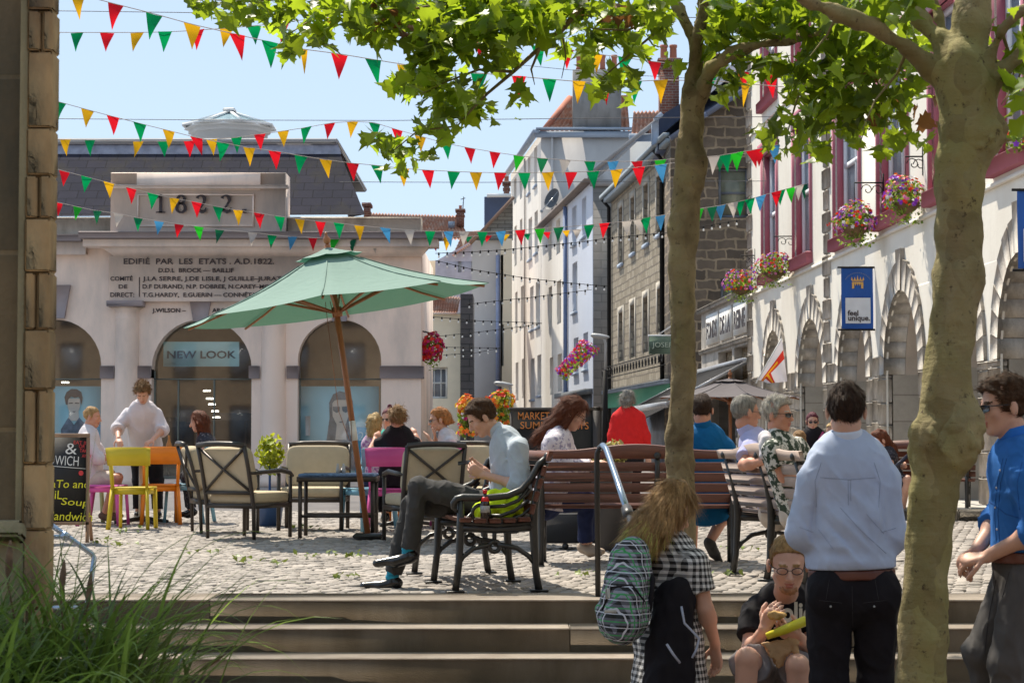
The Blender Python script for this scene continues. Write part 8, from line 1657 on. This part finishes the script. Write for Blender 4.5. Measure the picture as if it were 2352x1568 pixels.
# --- people on the red-brown bench
t, H, j, fr, sdv = person('dark-haired man in bright blue polo shirt, back turned, one foot tucked under the bench', 16.75, dict(head=(1613, 942), neck=(1618, 992), shL=(1572, 1028), shR=(1664, 1028), elL=(1555, 1090, .08), wrL=(1580, 1120, .3), elR=(1688, 1086, .06), wrR=(1665, 1120, .3), pel=(1622, 1150), knL=(1590, 1145, .5), anL=(1590, 1270, .55), toL=(1590, 1280, .75), knR=(1672, 1168, .44), anR=(1632, 1240, .08), toR=(1652, 1288, .10)),
    (.25, 1, -.05), h=.010, skin=m_skin2, b=1.12, top=m_teal, sleeve='short', bottom=m_teal, legs='shorts', hair=HM['dark'], hkw=dict(thick=.012, rough=.004), st=dict(n=1200, L=.025, comb=(0, .4, -1), lift=.3, w=.0018, seed=23), hem=-.05, loose=.015, hs=1.04, shoe=M('dark_trainer', (.06, .055, .05), .7, var=.4, vs=30))
t, H, j, fr, sdv = person('woman with long auburn hair, glasses and lacy pale top leaning forward on the bench', 16.7, dict(head=(1317, 950), neck=(1287, 996), shR=(1270, 1016, -.16), shL=(1290, 1010, .2), elR=(1306, 1078, -.14), wrR=(1352, 1070, .0), elL=(1320, 1070, .2), wrL=(1360, 1065, .15), pel=(1262, 1140), knR=(1348, 1150, .10), anR=(1343, 1248, .22), toR=(1376, 1270, .10), knL=(1352, 1150, .32), anL=(1350, 1245, .42), toL=(1382, 1266, .35)),
    (.84, -.10, -.50), h=.009, skin=m_skin, b=1.03, top=m_lace, sleeve='long', bottom=m_navy, hair=HM['redbrown'], hstyle='long', shoe=M('canvas_shoe', (.42, .33, .25), .8, bump=.2), fine=True, hem=-.10, loose=.02, hs=1.08, collar='round',
    hkw=dict(thick=.018, rough=.006, extra=[((0, -.05, -.0), (.0, -.075, -.13), .078, .07), ((0, -.07, -.12), (.01, -.125, -.27), .07, .05), ((.05, 0, .0), (.075, .02, -.10), .035, .028)]), st=dict(n=3600, L=.09, comb=(0, -.3, -.95), lift=.1, wave=.08, w=.002, seed=24))
shades(H, t, 'glasses', M('glasses_frame'), clear=True)
# --- man in red down the street
person('man with grey curly hair in a red jumper walking away down the street', 27.0, dict(head=(1441, 922), neck=(1442, 944), shL=(1417, 960), shR=(1468, 960), elL=(1409, 1000), wrL=(1406, 1042), elR=(1480, 1000), wrR=(1487, 1046), pel=(1444, 1042), knL=(1432, 1108, .05), anL=(1430, 1168, -.15), toL=(1430, 1172, .05), knR=(1456, 1108, .1), anR=(1458, 1168, .2), toR=(1460, 1172, .4)),
    (.15, 1, 0), h=.011, b=1.08, top=m_red, sleeve='long', bottom=m_blk, hair=HM['grey'], hkw=dict(thick=.032, rough=.012), st=dict(n=900, L=.04, comb=(0, .2, -.6), lift=.5, wave=.5, w=.003, seed=25), hem=-.03, loose=.02, fold=.008)
# --- cafe, left group
person('waiter in rolled white shirt bending to put plates on the table', 24.7, dict(head=(328, 902, -.28), neck=(326, 930, -.16), shR=(294, 952, -.08), shL=(360, 953, -.08), elR=(270, 982, -.15), wrR=(272, 1006, -.38), elL=(374, 986, -.15), wrL=(352, 1008, -.40), pel=(335, 1030, .10), knR=(318, 1104, .08), anR=(318, 1172, .1), toR=(314, 1180, -.1), knL=(360, 1104, .1), anL=(362, 1172, .12), toL=(366, 1180, -.08)),
    (.0, -.75, -.66), h=.010, b=1.08, skin=m_skin, top=m_wht, sleeve='roll', bottom=m_blk, hair=HM['sandy'], hkw=dict(thick=.022, rough=.009), st=dict(n=900, L=.04, comb=(.3, .6, .3), lift=.8, w=.003, seed=26), fine=True, loose=.02, hem=-.02, hands=dict(R=((.2, -.5, -.35), (.2, .1, -.9), .6, -1), L=((-.4, -.5, -.3), (-.2, .1, -.9), .6, 1)))
person('man with cropped hair in white shirt and shorts seated at the left table', 23.9, dict(head=(212, 958), neck=(203, 990), shR=(197, 1010, -.17), shL=(207, 1006, .18), elR=(226, 1052, -.18), wrR=(266, 1048, -.08), elL=(235, 1050, .2), wrL=(272, 1046, .12), pel=(208, 1094), knR=(266, 1098, -.1), anR=(240, 1178, -.05), toR=(262, 1190, -.05), knL=(272, 1096, .12), anL=(256, 1174, .15), toL=(278, 1184, .15)),
    (.95, -.1, -.12), h=.010, skin=m_skin2, b=1.05, top=m_wht, sleeve='roll', bottom=m_beige, legs='shorts', hair=HM['blondred'], hkw=dict(thick=.006, rough=.003), fine=True, hem=-.05, loose=.02, shoe=M('brown_sandal', (.12, .07, .05), .7))
person('long brown-haired woman in a dark patterned sleeveless top at the left table', 24.4, dict(head=(456, 968), neck=(468, 998), shL=(476, 1016, -.15), shR=(484, 1012, .14), elL=(462, 1054, -.16), wrL=(432, 1050, -.1), elR=(466, 1050, .15), wrR=(436, 1046, .1), pel=(488, 1092), knL=(432, 1096, -.08), anL=(440, 1170, -.05), toL=(420, 1182, -.05), knR=(428, 1094, .1), anR=(436, 1168, .12), toR=(416, 1180, .12)),
    (-.95, .15, -.2), h=.011, skin=m_skin, b=.92, top=m_darkfl, sleeve='none', bottom=m_darkfl, hair=HM['redbrown'], hstyle='long', hkw=dict(thick=.016, rough=.006, extra=[((0, -.05, 0), (0, -.05, -.19), .075, .06), ((.055, .02, .02), (.06, .02, -.16), .035, .028), ((-.055, .02, .02), (-.06, .02, -.16), .035, .028)]), st=dict(n=900, L=.08, comb=(0, -.2, -1), lift=.1, w=.003, seed=27), collar='round')
# --- cafe, centre group
person('broad person in black vest seated on the pink chair, back turned', 22.2, dict(head=(912, 962), neck=(914, 992), shL=(872, 1018), shR=(954, 1018), elL=(840, 1056, .06), wrL=(862, 1010, .26), elR=(980, 1050, .1), wrR=(955, 1002, .3), pel=(910, 1100), knL=(880, 1100, .45), anL=(885, 1180, .35), toL=(880, 1190, .55), knR=(935, 1100, .45), anR=(930, 1180, .35), toR=(935, 1190, .55)),
    (-.25, 1, 0), h=.010, skin=m_skin2, b=1.18, top=m_blk, sleeve='none', bottom=m_blk, hair=HM['sandy'], hkw=dict(thick=.022, rough=.010), st=dict(n=900, L=.035, comb=(.4, .3, -.5), lift=.7, wave=.4, w=.003, seed=28), hs=1.05, collar='round', hem=-.08)
person('blond woman in purple print top on the far side of the parasol pole', 24.2, dict(head=(862, 975), neck=(860, 1004), shL=(845, 1020), shR=(882, 1020), elL=(842, 1055, .1), wrL=(855, 1040, .3), elR=(888, 1050, .1), wrR=(888, 1010, .15), pel=(862, 1096), knL=(850, 1096, .4), anL=(850, 1170, .4), knR=(880, 1096, .4), anR=(880, 1170, .4)),
    (.35, .9, 0), h=.012, b=.92, top=m_purp, sleeve='short', bottom=m_navy, hair=HM['blond'], hstyle='bob', hkw=dict(thick=.020, rough=.008, extra=[((0, -.05, 0), (0, -.05, -.10), .08, .07)]), st=dict(n=700, L=.06, comb=(0, -.2, -1), lift=.1, w=.003, seed=29), collar='round')
t, H, j, fr, sdv = person('woman with hair in a bun and sunglasses behind the person in the black vest', 24.6, dict(head=(892, 962), neck=(896, 990), shL=(925, 1006), shR=(868, 1006), elL=(935, 1045, -.1), wrL=(915, 1045, -.3), elR=(862, 1045, -.1), wrR=(880, 1045, -.3), pel=(898, 1090), knL=(915, 1090, -.4), anL=(915, 1165, -.4), knR=(880, 1090, -.4), anR=(880, 1165, -.4)),
    (-.35, -.9, -.1), h=.012, b=.92, top=cloth('teal_vest', (.05, .38, .30), .05, .5, 8), sleeve='none', bottom=m_navy, hair=HM['plum'], hkw=dict(thick=.010, rough=.003, extra=[((0, -.05, .12), (0, -.06, .14), .034, .034, .01)]), collar='round')
shades(H, t)
t, H, j, fr, sdv = person('red-haired woman in sunglasses and white sleeveless top, hand near her mouth', 23.3, dict(head=(1008, 964), neck=(1024, 994), shL=(1034, 1014, -.16), shR=(1036, 1010, .15), elL=(1008, 1046, -.22), wrL=(990, 1014, -.16), elR=(1005, 1046, .1), wrR=(1000, 1008, .0), pel=(1050, 1092), knL=(980, 1094, -.1), anL=(985, 1175, -.1), knR=(980, 1092, .1), anR=(988, 1172, .1)),
    (-.96, -.12, -.15), h=.010, skin=m_skin, b=.97, top=m_wht, sleeve='none', bottom=m_navy, hair=HM['ginger'], hstyle='up', hkw=dict(thick=.014, rough=.005, extra=[((0, -.08, .02), (0, -.12, -.03), .05, .03)]), st=dict(n=800, L=.04, comb=(0, -.9, -.4), lift=.1, w=.003, seed=30), fine=True, collar='round', hs=1.08)
shades(H, t)
# --- far right, seated in the sun before the arcade
t, H, j, fr, sdv = person('woman in black vest and sunglasses with a pink shoulder strap, facing the camera', 28.0, dict(head=(1866, 968), neck=(1867, 988), shL=(1888, 1000), shR=(1848, 1000), elL=(1896, 1030, -.05), wrL=(1876, 1038, -.25), elR=(1840, 1030, -.05), wrR=(1858, 1038, -.25), pel=(1868, 1068), knL=(1880, 1070, -.4), anL=(1880, 1150, -.4), toL=(1882, 1160, -.55), knR=(1856, 1070, -.4), anR=(1856, 1150, -.4), toR=(1852, 1160, -.55)),
    (-.05, -1, -.1), h=.011, skin=m_skin, b=.95, top=m_blk, sleeve='none', bottom=m_navy, hair=HM['plum'], hstyle='bob', hkw=dict(thick=.012, rough=.004), fine=True, collar='round')
shades(H, t); b = MB(); b.bar(j['shL']+Vector((0, -.12, .05)), j['pel']+Vector((-.05, -.16, .15)), .03, .01, (0, 1, 0)); b.build('shoulder_strap', M('strap_pink', (.45, .06, .16), .7, bump=0), t)
t, H, j, fr, sdv = person('long-haired young woman in dark vest bent over her guitar by the thick trunk', 25.5, dict(head=(2020, 1012), neck=(2036, 1034), shL=(2044, 1048, -.14), shR=(2050, 1046, .14), elL=(2048, 1082, -.18), wrL=(2020, 1090, -.2), elR=(2060, 1080, .15), wrR=(2075, 1070, -.1), pel=(2062, 1112), knL=(2000, 1108, -.2), anL=(2010, 1180, -.2), toL=(1995, 1190, -.2), knR=(2085, 1100, -.3), anR=(2072, 1175, -.2), toR=(2060, 1185, -.3)),
    (-.85, -.25, -.42), h=.011, skin=m_skin, b=.93, top=m_darkfl, sleeve='none', bottom=m_darkfl, legs='shorts', hair=HM['redbrown'], hstyle='long', hkw=dict(thick=.016, rough=.006, extra=[((0, -.05, 0), (0, -.10, -.17), .075, .06), ((0, -.1, -.15), (0, -.11, -.26), .06, .03)]), fine=True, collar='round', hs=1.08)
gu = thing('guitar', 'small red-brown guitar on the lap of the long-haired young woman', 'guitar', at(2010, 1100, 25.2)); b = MB(); b.bar(at(2030, 1095, 25.15), at(2086, 1045, 25.1), .04, .02, (0, 1, 0)); b.build('guitar_neck', M('guitar_dark', (.03, .03, .05), .3, bump=0), gu)
S = SDF(.012, .02); S.ell(at(2000, 1092, 25.2), (.16, .045, .13)); S.ell(at(2025, 1088, 25.2), (.12, .045, .10)); organic('guitar_body', S, M('guitar_red', (.42, .06, .07), .25, var=.1, bump=0), gu)
bench('red-brown bench of the guitar player, mostly behind the thick trunk', at(2080, 1000, 25.9).xy.to_3d(), R(165), 1.7, (-.76, .76), m_redwood); bench('far bench under the woman in the black vest', at(1872, 1000, 28.3).xy.to_3d(), R(180), 1.7, (-.76, .76), m_redwood)
person('small blond child just right of the woman in the black vest', 28.2, dict(head=(1910, 990), neck=(1912, 1008), shL=(1924, 1016), shR=(1900, 1016), elL=(1928, 1036, -.05), wrL=(1915, 1045, -.15), elR=(1896, 1036, -.05), wrR=(1905, 1045, -.15), pel=(1912, 1066), knL=(1920, 1068, -.3), anL=(1920, 1120, -.3), knR=(1904, 1068, -.3), anR=(1904, 1120, -.3)),
    (-.5, -.8, -.1), h=.012, b=.7, hs=.9, top=cloth('mint_top', (.30, .55, .48), .05, .4, 8), sleeve='short', bottom=m_navy, hair=HM['blond'], hstyle='bob', hkw=dict(thick=.014, rough=.006), collar='round', shoe=None)
person('seated figure with light brown hair between the couple and the woman in the vest', 26.0, dict(head=(1836, 1012), neck=(1836, 1034), shL=(1818, 1046), shR=(1856, 1046), elL=(1815, 1080, .1), wrL=(1822, 1100, .2), elR=(1860, 1080, .1), wrR=(1855, 1100, .2), pel=(1837, 1112), knL=(1825, 1118, .4), anL=(1825, 1180, .35), knR=(1850, 1118, .4), anR=(1850, 1180, .35)),
    (.2, .95, -.1), h=.013, b=.92, top=m_darkfl, sleeve='short', bottom=m_navy, hair=HM['sandy'], hstyle='bob', hkw=dict(thick=.016, rough=.006), collar='round', shoe=None)
mq = thing('mannequin', 'shop mannequin in a red jacket behind the right arched window', 'mannequin', at(706, 1000, YM+.5)); k_ = (YM+.5)
S = SDF(.014, .03); S.cone(at(707, 1000, k_), at(707, 958, k_), .13, .15, ax=(0, 1, 0), q=.6); S.cone(at(696, 955, k_), at(688, 1000, k_), .05, .045); S.cone(at(718, 955, k_), at(727, 1000, k_), .05, .045); organic('jacket', S, cloth('crimson_jacket', (.42, .02, .04), .1, .4, 6), mq)
S = SDF(.012, .02); S.ell(at(706, 927, k_), (.075, .09, .115)); S.cone(at(706, 935, k_), at(706, 955, k_), .04, .05); S.cone(at(700, 1000, k_), at(700, 1090, k_), .09, .06); S.cone(at(714, 1000, k_), at(714, 1090, k_), .09, .06); organic('figure', S, M('mannequin_white', (.5, .48, .46), .5, bump=0), mq)
b = MB(); b.prism([at(701, 955, k_-.12), at(713, 955, k_-.12), at(712, 1000, k_-.12), at(702, 1000, k_-.12)], (0, .03, 0)); b.build('scarf', m_wht, mq)
scn.render.resolution_x = 1024; scn.render.resolution_y = 682
